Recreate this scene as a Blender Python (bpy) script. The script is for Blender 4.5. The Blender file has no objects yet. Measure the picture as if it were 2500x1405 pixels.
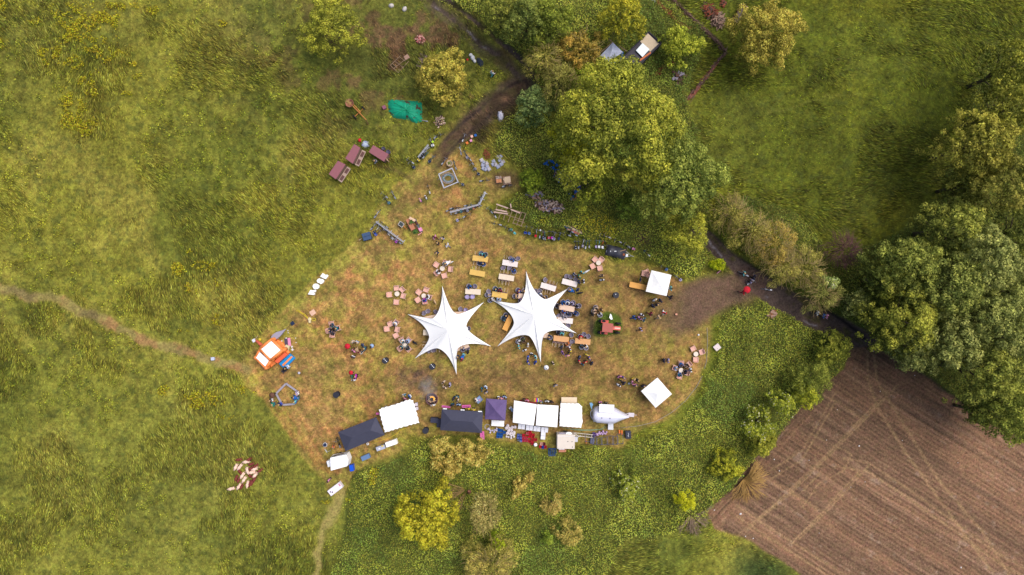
import bpy, bmesh, math, random
import numpy as np
from mathutils import Vector, Matrix
random.seed(7); RNG = np.random.default_rng(11)
scene = bpy.context.scene
COL = scene.collection
PI = math.pi
S = 17.0            # metres: 17 photo pixels on the ground are one metre
def P(px, py, h=0.0):
    k = (1 - h/100.0)/S
    return ((px-1250.0)*k, (702.5-py)*k)
def lin1(c):
    c /= 255.0
    return c/12.92 if c <= 0.04045 else ((c+0.055)/1.055)**2.4
def lin(c): return tuple(lin1(v) for v in c)

# ------------------------------------------------------------------ materials
LIGHT = (1.50, 1.44, 1.38)
_m = {}
def alb(c, k=1.0):
    return tuple(min(0.9, lin1(v)/LIGHT[i]*k) for i, v in enumerate(c))
def M(name, c, rough=0.75, var=0.12, metal=0.0, scale=6.0, bump=0.15, emit=0.0, k=1.0):
    key = (name, tuple(c))
    if key in _m: return _m[key]
    m = bpy.data.materials.new(name); m.use_nodes = True
    nt = m.node_tree; b = nt.nodes['Principled BSDF']
    a = alb(c, k*1.12)
    tc = nt.nodes.new('ShaderNodeTexCoord')
    nz = nt.nodes.new('ShaderNodeTexNoise'); nz.inputs['Scale'].default_value = scale
    nz.inputs['Detail'].default_value = 5; nz.inputs['Roughness'].default_value = 0.65
    nt.links.new(tc.outputs['Object'], nz.inputs['Vector'])
    rp = nt.nodes.new('ShaderNodeValToRGB')
    rp.color_ramp.elements[0].position = 0.3; rp.color_ramp.elements[1].position = 0.7
    rp.color_ramp.elements[0].color = tuple(v*(1-var) for v in a)+(1,)
    rp.color_ramp.elements[1].color = tuple(min(0.9, v*(1+var)) for v in a)+(1,)
    nt.links.new(nz.outputs['Fac'], rp.inputs['Fac'])
    nt.links.new(rp.outputs['Color'], b.inputs['Base Color'])
    b.inputs['Roughness'].default_value = rough; b.inputs['Metallic'].default_value = metal
    b.inputs['Specular IOR Level'].default_value = 0.3
    if bump:
        bp = nt.nodes.new('ShaderNodeBump'); bp.inputs['Strength'].default_value = bump
        bp.inputs['Distance'].default_value = 0.03
        nt.links.new(nz.outputs['Fac'], bp.inputs['Height']); nt.links.new(bp.outputs['Normal'], b.inputs['Normal'])
    if emit:
        b.inputs['Emission Color'].default_value = a+(1,); b.inputs['Emission Strength'].default_value = emit
    _m[key] = m
    return m
C = dict(white=(246,244,246), cream=(240,222,196), grey=(160,152,168), silver=(190,192,205), black=(34,34,42), navy=(34,50,84),
  blue=(26,98,176), teal=(22,112,128), turquoise=(110,200,200), green=(30,140,110), red=(214,30,50), maroon=(130,30,60), magenta=(205,30,200),
  pink=(236,150,190), purple=(120,90,160), lilac=(180,165,205), yellow=(235,205,60), orange=(240,130,60), beige=(226,196,168), tan=(196,160,120),
  brown=(110,74,58), salmon=(242,186,166), khaki=(120,108,84), paleblue=(165,190,225), olive=(96,100,60), skin=(222,170,140), denim=(70,90,130), lime=(180,215,60), royal=(20,70,190))
def mc(name, **k): return M(name+'_surface', C[name], **k)

# ------------------------------------------------------------------ mesh helpers
class MB:
    def __init__(s): s.v = []; s.f = []
    def add(s, vs, fs):
        n = len(s.v); s.v += [tuple(v) for v in vs]; s.f += [tuple(i+n for i in f) for f in fs]; return s
    def box(s, c, d, rz=0, rx=0, ry=0, taper=1.0):
        R = Matrix.Rotation(rz,3,'Z') @ Matrix.Rotation(ry,3,'Y') @ Matrix.Rotation(rx,3,'X')
        vs = []
        for z in (-.5,.5):
            t = taper if z > 0 else 1
            for x,y in ((-.5,-.5),(.5,-.5),(.5,.5),(-.5,.5)):
                vs.append(Vector(c)+R @ Vector((x*d[0]*t, y*d[1]*t, z*d[2])))
        return s.add(vs, [(3,2,1,0),(4,5,6,7),(0,1,5,4),(1,2,6,5),(2,3,7,6),(3,0,4,7)])
    def tube(s, pts, r, n=6, cap=True):
        rs = r if isinstance(r,(list,tuple)) else [r]*len(pts)
        pts = [Vector(p) for p in pts]; vs = []; fs = []
        for i,p in enumerate(pts):
            d = (pts[min(i+1,len(pts)-1)]-pts[max(i-1,0)])
            if d.length < 1e-9: d = Vector((0,0,1))
            d.normalize(); u = d.orthogonal().normalized(); w = d.cross(u)
            if i and False: pass
            if i == 0: pu = u
            else:
                u = (pu - d*pu.dot(d)); u = u.normalized() if u.length > 1e-6 else d.orthogonal().normalized(); w = d.cross(u); pu = u
            for k in range(n):
                a = 2*PI*k/n; vs.append(p+(u*math.cos(a)+w*math.sin(a))*rs[i])
        for i in range(len(pts)-1):
            for k in range(n):
                k2 = (k+1)%n; fs.append((i*n+k, i*n+k2, (i+1)*n+k2, (i+1)*n+k))
        if cap: fs += [tuple(reversed(range(n))), tuple(range((len(pts)-1)*n, len(pts)*n))]
        return s.add(vs, fs)
    def lathe(s, prof, c=(0,0,0), n=16, cap=True, sx=1, sy=1, rz=0):
        vs = []; fs = []
        for r,z in prof:
            for k in range(n):
                a = 2*PI*k/n; x = r*math.cos(a)*sx; y = r*math.sin(a)*sy
                vs.append((c[0]+x*math.cos(rz)-y*math.sin(rz), c[1]+x*math.sin(rz)+y*math.cos(rz), c[2]+z))
        m = len(prof)
        for i in range(m-1):
            for k in range(n):
                k2 = (k+1)%n; fs.append((i*n+k, i*n+k2, (i+1)*n+k2, (i+1)*n+k))
        if cap: fs += [tuple(reversed(range(n))), tuple(range((m-1)*n, m*n))]
        return s.add(vs, fs)
    def ball(s, c, r, n=10, sx=1, sy=1, sz=1, rz=0):
        pr = [(r*math.sin(PI*i/(n//2+1)), -r*sz*math.cos(PI*i/(n//2+1))) for i in range(n//2+2)]
        pr[0] = (r*.02, pr[0][1]); pr[-1] = (r*.02, pr[-1][1])
        return s.lathe(pr, c, n, True, sx, sy, rz)
    def prism(s, poly, z0, z1, top=1.0):
        n = len(poly); cx = sum(p[0] for p in poly)/n; cy = sum(p[1] for p in poly)/n
        a = sum(poly[i][0]*poly[(i+1)%n][1]-poly[(i+1)%n][0]*poly[i][1] for i in range(n))
        if a < 0: poly = poly[::-1]
        vs = [(x,y,z0) for x,y in poly]+[(cx+(x-cx)*top, cy+(y-cy)*top, z1) for x,y in poly]
        fs = [tuple(reversed(range(n))), tuple(range(n,2*n))]+[(i,(i+1)%n,n+(i+1)%n,n+i) for i in range(n)]
        return s.add(vs, fs)
    def torus(s, c, R, r, n=20, m=6, axis='z', arc=2*PI):
        vs = []; fs = []
        for i in range(n):
            a = arc*i/n
            for j in range(m):
                b = 2*PI*j/m; x = (R+r*math.cos(b))*math.cos(a); y = (R+r*math.cos(b))*math.sin(a); z = r*math.sin(b)
                q = {'z':(x,y,z),'y':(x,z,y),'x':(z,x,y)}[axis]
                vs.append((c[0]+q[0],c[1]+q[1],c[2]+q[2]))
        for i in range(n):
            for j in range(m):
                i2 = (i+1)%n; j2 = (j+1)%m; fs.append((i*m+j,i2*m+j,i2*m+j2,i*m+j2))
        return s.add(vs, fs)
    def build(s, name, mat, parent=None, smooth=False, bevel=0):
        me = bpy.data.meshes.new(name); me.from_pydata(s.v, [], s.f); me.update()
        bm = bmesh.new(); bm.from_mesh(me)
        bmesh.ops.recalc_face_normals(bm, faces=bm.faces)
        if bevel: bmesh.ops.bevel(bm, geom=bm.edges[:], offset=bevel, segments=2, affect='EDGES', profile=0.6)
        bm.to_mesh(me); bm.free()
        if smooth: me.polygons.foreach_set('use_smooth', [True]*len(me.polygons))
        me.materials.append(mat)
        o = bpy.data.objects.new(name, me); COL.objects.link(o)
        if parent: o.parent = parent
        return o
def tag(o, label=None, cat=None, group=None, kind=None):
    if label: o['label'] = label
    if cat: o['category'] = cat
    if group: o['group'] = group
    if kind: o['kind'] = kind
    return o
def empty(name, loc=(0,0,0), rz=0.0):
    o = bpy.data.objects.new(name, None); COL.objects.link(o); o.empty_display_size = .3
    o.location = loc; o.rotation_euler = (0,0,rz); return o
def kids(o): return [c for c in COL.objects if c.parent == o]
_tree = {}
def copy_tree(o, parent=None):
    c = o.copy(); COL.objects.link(c); c.parent = parent
    if o.name not in _tree: _tree[o.name] = kids(o)
    for ch in _tree[o.name]: copy_tree(ch, c)
    return c
USED = set()
def place(proto, x, y, z=0, rz=0):
    if proto.name in USED: o = copy_tree(proto)
    else:
        if proto.name not in _tree:
            _tree[proto.name] = kids(proto)
            for k in _tree[proto.name]: _tree[k.name] = kids(k)
        USED.add(proto.name); o = proto
    o.location = (x,y,z); o.rotation_euler = (0,0,rz); return o
def setmat(o, m):
    for s in o.material_slots: s.link = 'OBJECT'; s.material = m
def childnamed(o, base): return [c for c in COL.objects if c.parent == o and c.name.split('.')[0] == base]

# ------------------------------------------------------------------ labels that single things out
LM = []   # (px, py, phrase)
PEND = [] # (object, base, px, py)
def where(px, py, skip=None):
    best = min((l for l in LM if l[2] != skip), key=lambda l: math.hypot(px-l[0], py-l[1]))
    dx = px-best[0]; dy = best[1]-py
    a = math.degrees(math.atan2(dy, dx)) % 360
    d = ['right of','above right of','above','above left of','left of','below left of','below','below right of'][int((a+22.5)//45)%8]
    return d+' '+best[2]
def lab(o, base, px, py, cat, group=None, loc=True, skip=None):
    tag(o, None, cat, group)
    PEND.append((o, base+((' '+where(px,py,skip)) if loc else ''), px, py))
def finish_labels():
    g = {}
    for t in PEND: g.setdefault(t[1], []).append(t)
    num = ['','','two','three','four','five','six','seven','eight','nine','ten','eleven','twelve','thirteen','fourteen','fifteen','sixteen']
    order = ['','second','third','fourth','fifth','sixth','seventh','eighth','ninth','tenth','eleventh','twelfth','thirteenth','fourteenth','fifteenth','sixteenth']
    for base, L in g.items():
        if len(L) == 1: L[0][0]['label'] = base; continue
        if len(L) > 16:
            for t in L: t[0]['label'] = base
            continue
        sx = max(t[2] for t in L)-min(t[2] for t in L); sy = max(t[3] for t in L)-min(t[3] for t in L)
        if sx >= sy: L.sort(key=lambda t: t[2]); a, b, w = 'leftmost','rightmost','from left'
        else: L.sort(key=lambda t: t[3]); a, b, w = 'topmost','lowest','from top'
        for i,t in enumerate(L):
            q = a if i == 0 else b if i == len(L)-1 else order[i]+' '+w
            t[0]['label'] = base+', '+q

# ------------------------------------------------------------------ numpy noise and distance fields
def vnoise(x, y, scale, seed):
    r = np.random.default_rng(seed); n = 256; g = r.random((n,n))
    u = x/scale+seed*7.31; v = y/scale+seed*3.77
    i = np.floor(u).astype(int); j = np.floor(v).astype(int)
    fu = u-i; fv = v-j; fu = fu*fu*(3-2*fu); fv = fv*fv*(3-2*fv)
    i0 = i%n; i1 = (i+1)%n; j0 = j%n; j1 = (j+1)%n
    return (g[i0,j0]*(1-fu)+g[i1,j0]*fu)*(1-fv)+(g[i0,j1]*(1-fu)+g[i1,j1]*fu)*fv
def fbm(x, y, scale, seed, octv=4, gain=0.55):
    s = 0; a = 1; t = 0
    for k in range(octv):
        s = s+a*vnoise(x, y, scale/(2**k), seed+k*13); t += a; a *= gain
    return s/t
def sdf(px, py, poly):
    d = np.full(px.shape, 1e9); ins = np.zeros(px.shape, bool); n = len(poly)
    for i in range(n):
        ax, ay = poly[i]; bx, by = poly[(i+1)%n]; ex, ey = bx-ax, by-ay
        t = np.clip(((px-ax)*ex+(py-ay)*ey)/(ex*ex+ey*ey+1e-9), 0, 1)
        d = np.minimum(d, np.hypot(px-ax-t*ex, py-ay-t*ey))
        c = ((ay > py) != (by > py)) & (px < ex*(py-ay)/(ey+1e-12)+ax)
        ins ^= c
    return np.where(ins, -d, d)
def dline(px, py, pl):
    d = np.full(px.shape, 1e9)
    for (ax,ay),(bx,by) in zip(pl[:-1], pl[1:]):
        ex, ey = bx-ax, by-ay
        t = np.clip(((px-ax)*ex+(py-ay)*ey)/(ex*ex+ey*ey+1e-9), 0, 1)
        d = np.minimum(d, np.hypot(px-ax-t*ex, py-ay-t*ey))
    return d
def sm(a, b, x):
    t = np.clip((x-a)/(b-a), 0, 1); return t*t*(3-2*t)
def blob(px, py, cx, cy, rx, ry=None, ang=0):
    ry = ry or rx; a = math.radians(ang); dx = px-cx; dy = py-cy
    u = dx*math.cos(a)+dy*math.sin(a); v = -dx*math.sin(a)+dy*math.cos(a)
    return np.exp(-((u/rx)**2+(v/ry)**2))
def mesh_np(name, verts, faces, mat, cols=None, vcols=None, smooth=False):
    me = bpy.data.meshes.new(name); n = len(verts); f = len(faces); k = faces.shape[1]
    me.vertices.add(n); me.vertices.foreach_set('co', verts.astype(np.float32).ravel())
    me.loops.add(f*k); me.loops.foreach_set('vertex_index', faces.astype(np.int32).ravel())
    me.polygons.add(f); me.polygons.foreach_set('loop_start', (np.arange(f)*k).astype(np.int32))
    try: me.polygons.foreach_set('loop_total', np.full(f, k, np.int32))
    except Exception: pass
    if smooth: me.polygons.foreach_set('use_smooth', np.ones(f, bool))
    me.update(calc_edges=True)
    if cols is not None:
        a = me.attributes.new('Col', 'FLOAT_COLOR', 'FACE'); c4 = np.ones((f,4), np.float32); c4[:,:3] = cols; a.data.foreach_set('color', c4.ravel())
    if vcols is not None:
        a = me.attributes.new('Col', 'FLOAT_COLOR', 'POINT'); c4 = np.ones((n,4), np.float32); c4[:,:3] = vcols; a.data.foreach_set('color', c4.ravel())
    me.materials.append(mat)
    o = bpy.data.objects.new(name, me); COL.objects.link(o); return o
def np_lin(c):
    c = np.clip(c,0,255)/255.0
    return np.where(c <= 0.04045, c/12.92, ((c+0.055)/1.055)**2.4)
def np_alb(c, k=1.0): return np.clip(np_lin(c)/np.array(LIGHT)*k, 0, 0.8)
# ------------------------------------------------------------------ terrain
CLEAR = [(575,905),(610,858),(645,808),(700,748),(760,690),(850,608),(890,568),(915,520),(960,460),(1030,395),(1085,350),(1160,380),(1185,400),(1260,415),(1270,460),(1215,490),(1190,505),(1215,545),(1300,580),(1420,600),(1500,640),(1620,650),(1670,690),(1760,680),(1815,672),(1840,700),(1790,735),(1740,775),(1732,860),(1715,930),(1650,1010),(1560,1055),(1520,1095),(1420,1085),(1330,1095),(1250,1078),(1180,1066),(1100,1058),(1040,1075),(1000,1062),(980,1100),(900,1132),(865,1160),(842,1210),(800,1215),(795,1175),(740,1122),(690,1040),(640,975),(600,945)]
FIELD = [(2075,852),(2130,842),(2240,905),(2330,965),(2400,1030),(2500,1072),(2700,1150),(2900,1800),(2300,1700),(1950,1405),(1900,1365),(1835,1320),(1745,1290),(1722,1250),(1785,1195),(1830,1130),(1890,1070),(1980,960),(2060,900)]
UNDER = [(1745,810),(1790,745),(1850,735),(1950,768),(2050,815),(2092,840),(2045,905),(1995,965),(1900,1070),(1830,1150),(1760,1215),(1720,1262),(1640,1300),(1500,1330),(1480,1420),(1100,1420),(900,1420),(800,1420),(835,1320),(860,1200),(870,1150),(990,1105),(1050,1075),(1250,1088),(1350,1110),(1420,1092),(1530,1092),(1600,1058),(1660,1018),(1722,935),(1740,870)]
UNDER2 = [(1215,300),(1260,270),(1400,300),(1420,380),(1560,470),(1660,560),(1740,630),(1690,680),(1620,650),(1500,600),(1400,575),(1300,555),(1270,540),(1225,500),(1290,450),(1270,400),(1200,360)]
UNDER3 = [(1070,0),(1620,0),(1720,90),(1680,250),(1740,560),(1700,560),(1420,330),(1330,260),(1290,190),(1180,60)]
UNDER4 = [(1740,480),(1830,480),(1960,540),(2040,640),(2200,560),(2300,480),(2400,100),(2500,120),(2700,700),(2500,1060),(2400,1030),(2240,905),(2110,820),(1990,735),(1830,640),(1740,570)]
def build_terrain():
    st = 0.17
    xs = np.arange(-86, 86, st); ys = np.arange(-50, 50, st)
    X, Y = np.meshgrid(xs, ys); PX = 1250+X*S; PY = 702.5-Y*S
    wx = PX+(fbm(X,Y,3.2,5)-.5)*30+(fbm(X,Y,.9,6)-.5)*12; wy = PY+(fbm(X,Y,3.2,15)-.5)*30+(fbm(X,Y,.9,16)-.5)*12
    n1 = fbm(X,Y,9,1); n2 = fbm(X,Y,2.4,2); n3 = fbm(X,Y,.7,3,3); n4 = fbm(X,Y,24,4,3); n5 = fbm(X,Y,.36,8,2)
    def c(*v): return np.array(v, float)
    def mix(A, B, w): return A*(1-w[...,None])+B*w[...,None]
    col = np.zeros(X.shape+(3,))+c(146,141,54)
    # broad tone of the meadows
    right = sm(1500,2100,PX+.5*(700-PY)); col = mix(col, c(102,108,34), right)
    col = mix(col, c(166,154,68), sm(.45,.68,n1)*.7*(1-right))
    col = mix(col, c(112,116,44), sm(.48,.70,fbm(X,Y,13,21))*.8)
    col = mix(col, c(120,118,34), sm(.48,.7,fbm(X,Y,11,22))*.7*right)
    top = blob(PX,PY,1000,120,330,190); col = mix(col, c(98,102,46), np.clip(top*1.1,0,1)*.8)
    col = mix(col, c(116,88,64), top*sm(.50,.62,fbm(X,Y,3.2,23))*.95)
    low = blob(PX,PY,350,1200,500,300); col = mix(col, c(134,136,60), low*.6)
    for bx,by,rx,ry,w,cc in ((1560,1340,110,60,.6,(140,140,62)),(1860,1395,70,45,.8,(62,82,44)),(880,1270,60,130,.5,(78,98,44)),(100,80,150,120,.4,(92,100,46)),(640,40,120,70,.35,(104,108,52)),(2080,330,160,110,.3,(96,100,34)),(1640,260,40,70,.4,(78,92,36)),(1640,1350,90,50,.4,(100,112,44)),(1900,1350,70,30,.5,(120,120,54))):
        col = mix(col, c(*cc), np.clip(blob(PX,PY,bx,by,rx,ry)*1.2,0,1)*w)
    col = col*(0.78+0.40*n2+.34*(n3-.5)+.34*(n5-.5))[...,None]
    col = mix(col, c(158,156,62), sm(.60,.72,fbm(X,Y,1.0,24,2))*sm(.42,.58,fbm(X,Y,12,122))*(1-right)*.7); col = mix(col, c(84,92,44), sm(.60,.74,fbm(X,Y,.7,25,2))*.4)
    # tall-weed areas
    u = np.minimum(np.minimum(sdf(wx,wy,UNDER),sdf(wx,wy,UNDER2)),np.minimum(sdf(wx,wy,UNDER3),sdf(wx,wy,UNDER4)))
    mu = sm(6,-10,u); col = mix(col, c(88,96,42), mu*.8)
    # clearing
    kx = .35+.5*sm(1300,1600,PX); sc = sdf(PX+(wx-PX)*kx,PY+(wy-PY)*kx,CLEAR); mcl = sm(5,-5,sc)
    cc = np.zeros(col.shape)+c(178,142,82)
    lft = sm(1500,700,PX)
    a1 = fbm(X,Y,6,31); a2 = fbm(X*1.0+Y*.6,Y*1.9-X*.4,3.0,32); a3 = fbm(X,Y,1.2,33,3)
    cc = mix(cc, c(214,148,90), sm(.44,.70,a2*.6+a1*.4)*(.32+.5*lft))
    cc = mix(cc, c(168,152,70), sm(.50,.66,fbm(X,Y,3.4,34))*.75)
    cc = mix(cc, c(166,160,62), sm(.60,.74,fbm(X,Y,2.2,35))*.55)
    cc = mix(cc, c(122,114,60), sm(.56,.72,fbm(X,Y,2.6,36))*.5)
    dk = np.clip(blob(PX,PY,1180,930,240,50)+.9*blob(PX,PY,1500,760,190,110)+.7*blob(PX,PY,1330,1050,200,30)+.6*blob(PX,PY,1230,750,260,80)+.7*blob(PX,PY,1500,960,160,60),0,1)
    cc = mix(cc, c(134,104,66), dk*(.24+.42*sm(.4,.65,a1)))
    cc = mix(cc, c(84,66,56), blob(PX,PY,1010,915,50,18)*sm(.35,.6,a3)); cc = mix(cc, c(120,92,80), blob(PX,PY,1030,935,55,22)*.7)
    cc = mix(cc, c(176,170,66), blob(PX,PY,1060,565,60,40)*.5+0*a1); cc = mix(cc, c(150,150,56), blob(PX,PY,1330,585,80,16)*.6)
    cc = mix(cc, c(160,165,62), np.clip(sm(26,8,np.abs(sc+14))*sm(1700,1100,PX)*.35,0,1))
    for k in range(5):   # wheel marks at the left edge
        ln = dline(wx,wy,[(600+k*26,950+k*6),(700+k*24,1050+k*20),(790+k*10,1150)]); cc = mix(cc, c(192,126,76), sm(7,0,ln)*.45)
    cc = mix(cc, c(206,150,96), sm(.54,.66,fbm(X,Y,.75,38,2))*(.18+.2*lft)); cc = mix(cc, c(150,144,62), sm(.54,.66,fbm(X,Y,.6,39,2))*.3); cc = mix(cc, c(122,100,58), sm(.60,.72,fbm(X,Y,.5,40,2))*.4)
    cc = cc*(1+.045*np.sin((PX*.83-PY*.55)*2*PI/17+fbm(X,Y,8,37)*4)*lft)[...,None]
    for pl,w_ in (([(1700,760),(1600,790),(1450,880),(1300,930),(1100,940),(900,930)],26),([(1640,770),(1530,700),(1300,600),(1120,560),(1050,440)],14),([(1150,780),(1200,900),(1280,960)],16)): cc = mix(cc, c(130,98,66), sm(w_,2,dline(wx,wy,pl))*.45*sm(.38,.6,a3))
    cc = cc*(0.80+0.40*a3)[...,None]*(0.80+.40*n5)[...,None]
    col = mix(col, cc, mcl)
    # green ring at the clearing's right edge and the uncut island round the tractor
    col = mix(col, c(132,140,50), sm(22,4,np.abs(sc-8))*sm(1350,1650,PX)*sm(720,820,PY)*.6)
    isl = sm(1.15,.85,np.hypot((wx-1486)/38,(wy-800)/28)); col = mix(col, c(84,112,40)*(np.ones(3))*1.0, isl*.85)
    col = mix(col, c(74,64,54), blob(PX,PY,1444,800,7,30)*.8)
    # paths
    dp = np.minimum(dline(wx,wy,[(-60,690),(0,703),(120,730),(230,775),(330,815),(420,850),(510,882),(600,910)]), 1e9)
    mp = sm(19,6,dp)*.95; pc = mix(np.zeros(col.shape)+c(166,148,86), c(178,138,88), sm(.5,.65,fbm(X,Y,1.8,41)))
    pc = mix(pc, c(140,122,78), sm(.5,.7,fbm(X,Y,3,42)))
    col = mix(col, pc*(.85+.3*n3)[...,None], mp)
    dp2 = dline(wx,wy,[(835,1205),(812,1260),(785,1330),(765,1420)]); mp2 = sm(17,4,dp2)*.9; col = mix(col, c(176,158,92)*1.0+0*col, mp2)
    dp3 = dline(wx,wy,[(915,400),(960,418),(1010,440)]); col = mix(col, c(110,92,56)+0*col, sm(9,1,dp3)*.6)
    dp4 = np.minimum(dline(wx,wy,[(1598,-10),(1625,30),(1648,55),(1668,78)]), dline(wx,wy,[(1648,148),(1630,165),(1612,182)])); mp4 = sm(6,2,dp4); col = mix(col, c(140,80,54)+0*col, mp4*.9)
    dp5 = dline(wx,wy,[(1870,272),(1920,265),(2010,235),(2100,228)]); col = mix(col, c(140,140,66)+0*col, sm(6,0,dp5)*.35)
    # dirt tracks
    wx = PX+(wx-PX)*.4; wy = PY+(wy-PY)*.4
    tr1 = [(1030,-20),(1075,25),(1130,70),(1190,125),(1250,175),(1300,215)]
    t_a = dline(wx,wy,[(1035,-12),(1090,35),(1150,85),(1215,140),(1280,205)]); t_b = dline(wx,wy,[(1075,-12),(1130,35),(1190,80),(1250,130),(1305,190)])
    t_mid = dline(wx,wy,tr1)
    t2 = dline(wx,wy,[(1275,212),(1210,250),(1150,300),(1100,350),(1060,400)])
    t3 = dline(wx,wy,[(1700,560),(1760,615),(1830,678),(1900,725),(2000,780),(2110,840)])
    t3a = dline(wx,wy,[(1700,560),(1735,597),(1800,662),(1880,735),(1960,780),(2050,822),(2110,850)]); t3b = dline(wx,wy,[(1730,560),(1800,620),(1870,668),(1960,715),(2040,770),(2110,825)])
    ent = sm(60,22,dline(wx,wy,[(1830,695),(1760,715),(1690,745),(1640,768)])-sm(1850,1640,PX)*14)*sm(1560,1700,PX)
    mt = np.maximum.reduce([sm(9,5,t_a)*.95, sm(8,4,t_b)*.97, sm(21,14,t_mid)*.5, sm(38,20,t2+sm(1190,1060,PX)*12)*.95*sm(1040,1090,PX), sm(22,15,t3-12*sm(1780,1860,PX)), ent*.85])
    tc_ = np.zeros(col.shape)+c(92,77,70)
    tc_ = mix(tc_, c(120,93,80), ent*.9); tc_ = mix(tc_, c(86,80,44), sm(.5,.62,fbm(X,Y,1.5,51))*sm(4,14,np.minimum(t3a,t3b))*.8*(1-ent))
    tc_ = mix(tc_, c(104,80,62), sm(30,12,t2)*.8); tc_ = mix(tc_, c(70,56,54), sm(6,1,np.abs(t2-14))*.9); tc_ = mix(tc_, c(96,92,52), sm(.55,.66,fbm(X,Y,2,52))*sm(40,20,t2)*.35)
    tc_ = mix(tc_, c(150,142,150), sm(3.5,.5,t3a)*sm(.5,.62,fbm(X,Y,1.9,53))*.85)
    tc_ = mix(tc_, c(40,34,36), sm(6,1,t3b)*.8); tc_ = mix(tc_, c(150,140,148), sm(3,.5,t_a)*sm(.52,.62,fbm(X,Y,2,54))*.7)
    col = mix(col, tc_*(.82+.36*n3)[...,None], mt)
    pm = sm(1.1,.7,np.hypot((wx-1225)/38,(wy-262)/40)); col = mix(col, c(72,56,46)+0*col, pm*.7); col = mix(col, c(150,112,86)+0*col, blob(PX,PY,1233,243,14,8)*.9)
    col = mix(col, c(66,54,40)+0*col, sm(1.2,.7,np.hypot((wx-1172)/20,(wy-318)/40))*.7)
    pm2 = sm(1.1,.7,np.hypot((wx-1232)/36,(wy-440)/26)); col = mix(col, c(112,88,62)+0*col, pm2*.7)
    pm3 = blob(PX,PY,1570,582,20,16,20); col = mix(col, c(98,74,64)+0*col, pm3*.9)
    # ploughed field
    sf = sdf(wx,wy,FIELD); mf = sm(4,-4,sf)
    A1 = math.radians(33); A2 = math.radians(-48)
    v1 = -PX*math.sin(A1)+PY*math.cos(A1); u1 = PX*math.cos(A1)+PY*math.sin(A1); v2 = -PX*math.sin(A2)+PY*math.cos(A2); u2 = PX*math.cos(A2)+PY*math.sin(A2)
    head = sm(30,-30,(PX-2010)-(PY-950)*-.75+(fbm(X,Y,5,66)-.5)*120)       # headland rows beside the hedge
    def rows(v, u, per, sd):
        w = v+(fbm(u/260.0,v/900.0,1.0,sd)-.5)*14
        r = .5+.5*np.sin(2*PI*w/per); big = fbm(w/26.0, u/700.0, 1.0, sd+1, 3); fine = fbm(w/6.0, u/260.0, 1.0, sd+2, 3)
        return r, big, fine
    r1,b1,f1 = rows(v1,u1,9.5,61); r2,b2,f2 = rows(v2,u2,9.5,71)
    rr = r1*(1-head)+r2*head; bb = b1*(1-head)+b2*head; ff = f1*(1-head)+f2*head
    fc = np.zeros(col.shape)+c(162,122,92)
    fc = mix(fc, c(130,102,80), sm(.42,.70,bb)*.7); fc = mix(fc, c(188,148,118), sm(.58,.74,ff)*.6); fc = mix(fc, c(110,86,68), sm(.45,.28,ff)*.6)
    fc = mix(fc, c(118,90,70), sm(.35,.0,rr)*(.25+.7*sm(.35,.65,fbm(X,Y,4,67)))); fc = mix(fc, c(186,146,116), sm(.8,1,rr)*.35)
    tread = 0*X
    def track(pl, w=3.2):
        nonlocal fc, tread
        d = dline(PX,PY,pl); m = sm(w+1.5,w-1,d); pat = .5+.5*np.sin((PX+PY)*1.3); fc = mix(fc, c(192,156,112), m*(.38+.35*pat)); tread = np.maximum(tread,m)
    track([(2118,860),(2120,930),(2145,1000),(2215,1110),(2330,1270),(2440,1420)]); track([(2132,855),(2142,930),(2190,1010),(2290,1170),(2400,1300),(2475,1420)])
    for o in (0,22):
        track([(1800+o,1310-o*.6),(1900+o,1225-o*.6),(2020+o,1110-o*.6),(2140+o,985-o*.6),(2170+o,955-o*.6)],2.6)
        track([(1930+o,1330-o*.6),(2010+o,1250-o*.6),(2100+o,1150-o*.6)],2.4)
        track([(2060,1120+o),(2120,1130+o),(2240,1210+o),(2420,1340+o),(2520,1400+o)],2.4)
        track([(1800,1235+o*1.2),(1880,1290+o*1.2),(2040,1390+o*1.2),(2120,1440+o)],2.4)
        track([(1880,1150+o),(1960,1100+o),(2040,960+o)],2.2)
    track([(2010,965),(2060,990),(2110,1030)],2); track([(1980,1060),(2040,1090),(2080,1110)],2); track([(1890,1180),(1975,1230),(2000,1250)],2)
    track([(2080,1110),(2060,1150),(2000,1180),(1960,1240)],2); track([(1990,1110),(2000,1160),(1960,1200)],2)
    fc = mix(fc, c(190,165,145), sm(.70,.78,fbm(X,Y,1.1,81,2))*sm(.5,.6,ff)*.4)
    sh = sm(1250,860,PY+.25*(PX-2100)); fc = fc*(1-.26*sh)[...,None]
    fc = fc*(.92+.16*n3)[...,None]*(.93+.14*n5)[...,None]
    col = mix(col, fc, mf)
    # heights
    Z = (n2-.5)*.22*(1-mcl)*(1-mf)*(1-mt)+.10*(1-mcl)*(1-mf)*(1-mt)
    Z += mu*(1-mcl)*(1-mf)*(.25+.9*(fbm(X,Y,2.2,91)-.35)); Z -= .07*mt*(1-mcl)
    Z += mf*((rr-.5)*.10+(ff-.5)*.10-tread*.05-.03+(n3-.5)*.07); Z += (n5-.5)*.05*(1-mcl*.6)
    Z = np.where(mcl > .5, np.minimum(Z, .015), Z)
    cls = np.zeros(X.shape, int)
    cls[(mp > .35)] = 3; cls[mp2 > .35] = 3; cls[mp4 > .4] = 3; cls[mcl > .5] = 1; cls[(mt > .45)] = 4; cls[mf > .5] = 2
    return X, Y, Z, col, cls, dict(mcl=mcl, mf=mf, mt=mt, mp=np.maximum(mp,mp2), mu=mu, isl=isl, xs=xs, ys=ys, PX=PX, PY=PY, right=right, top=top)
TX, TY, TZ, TCOL, TCLS, TM = build_terrain()
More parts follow.
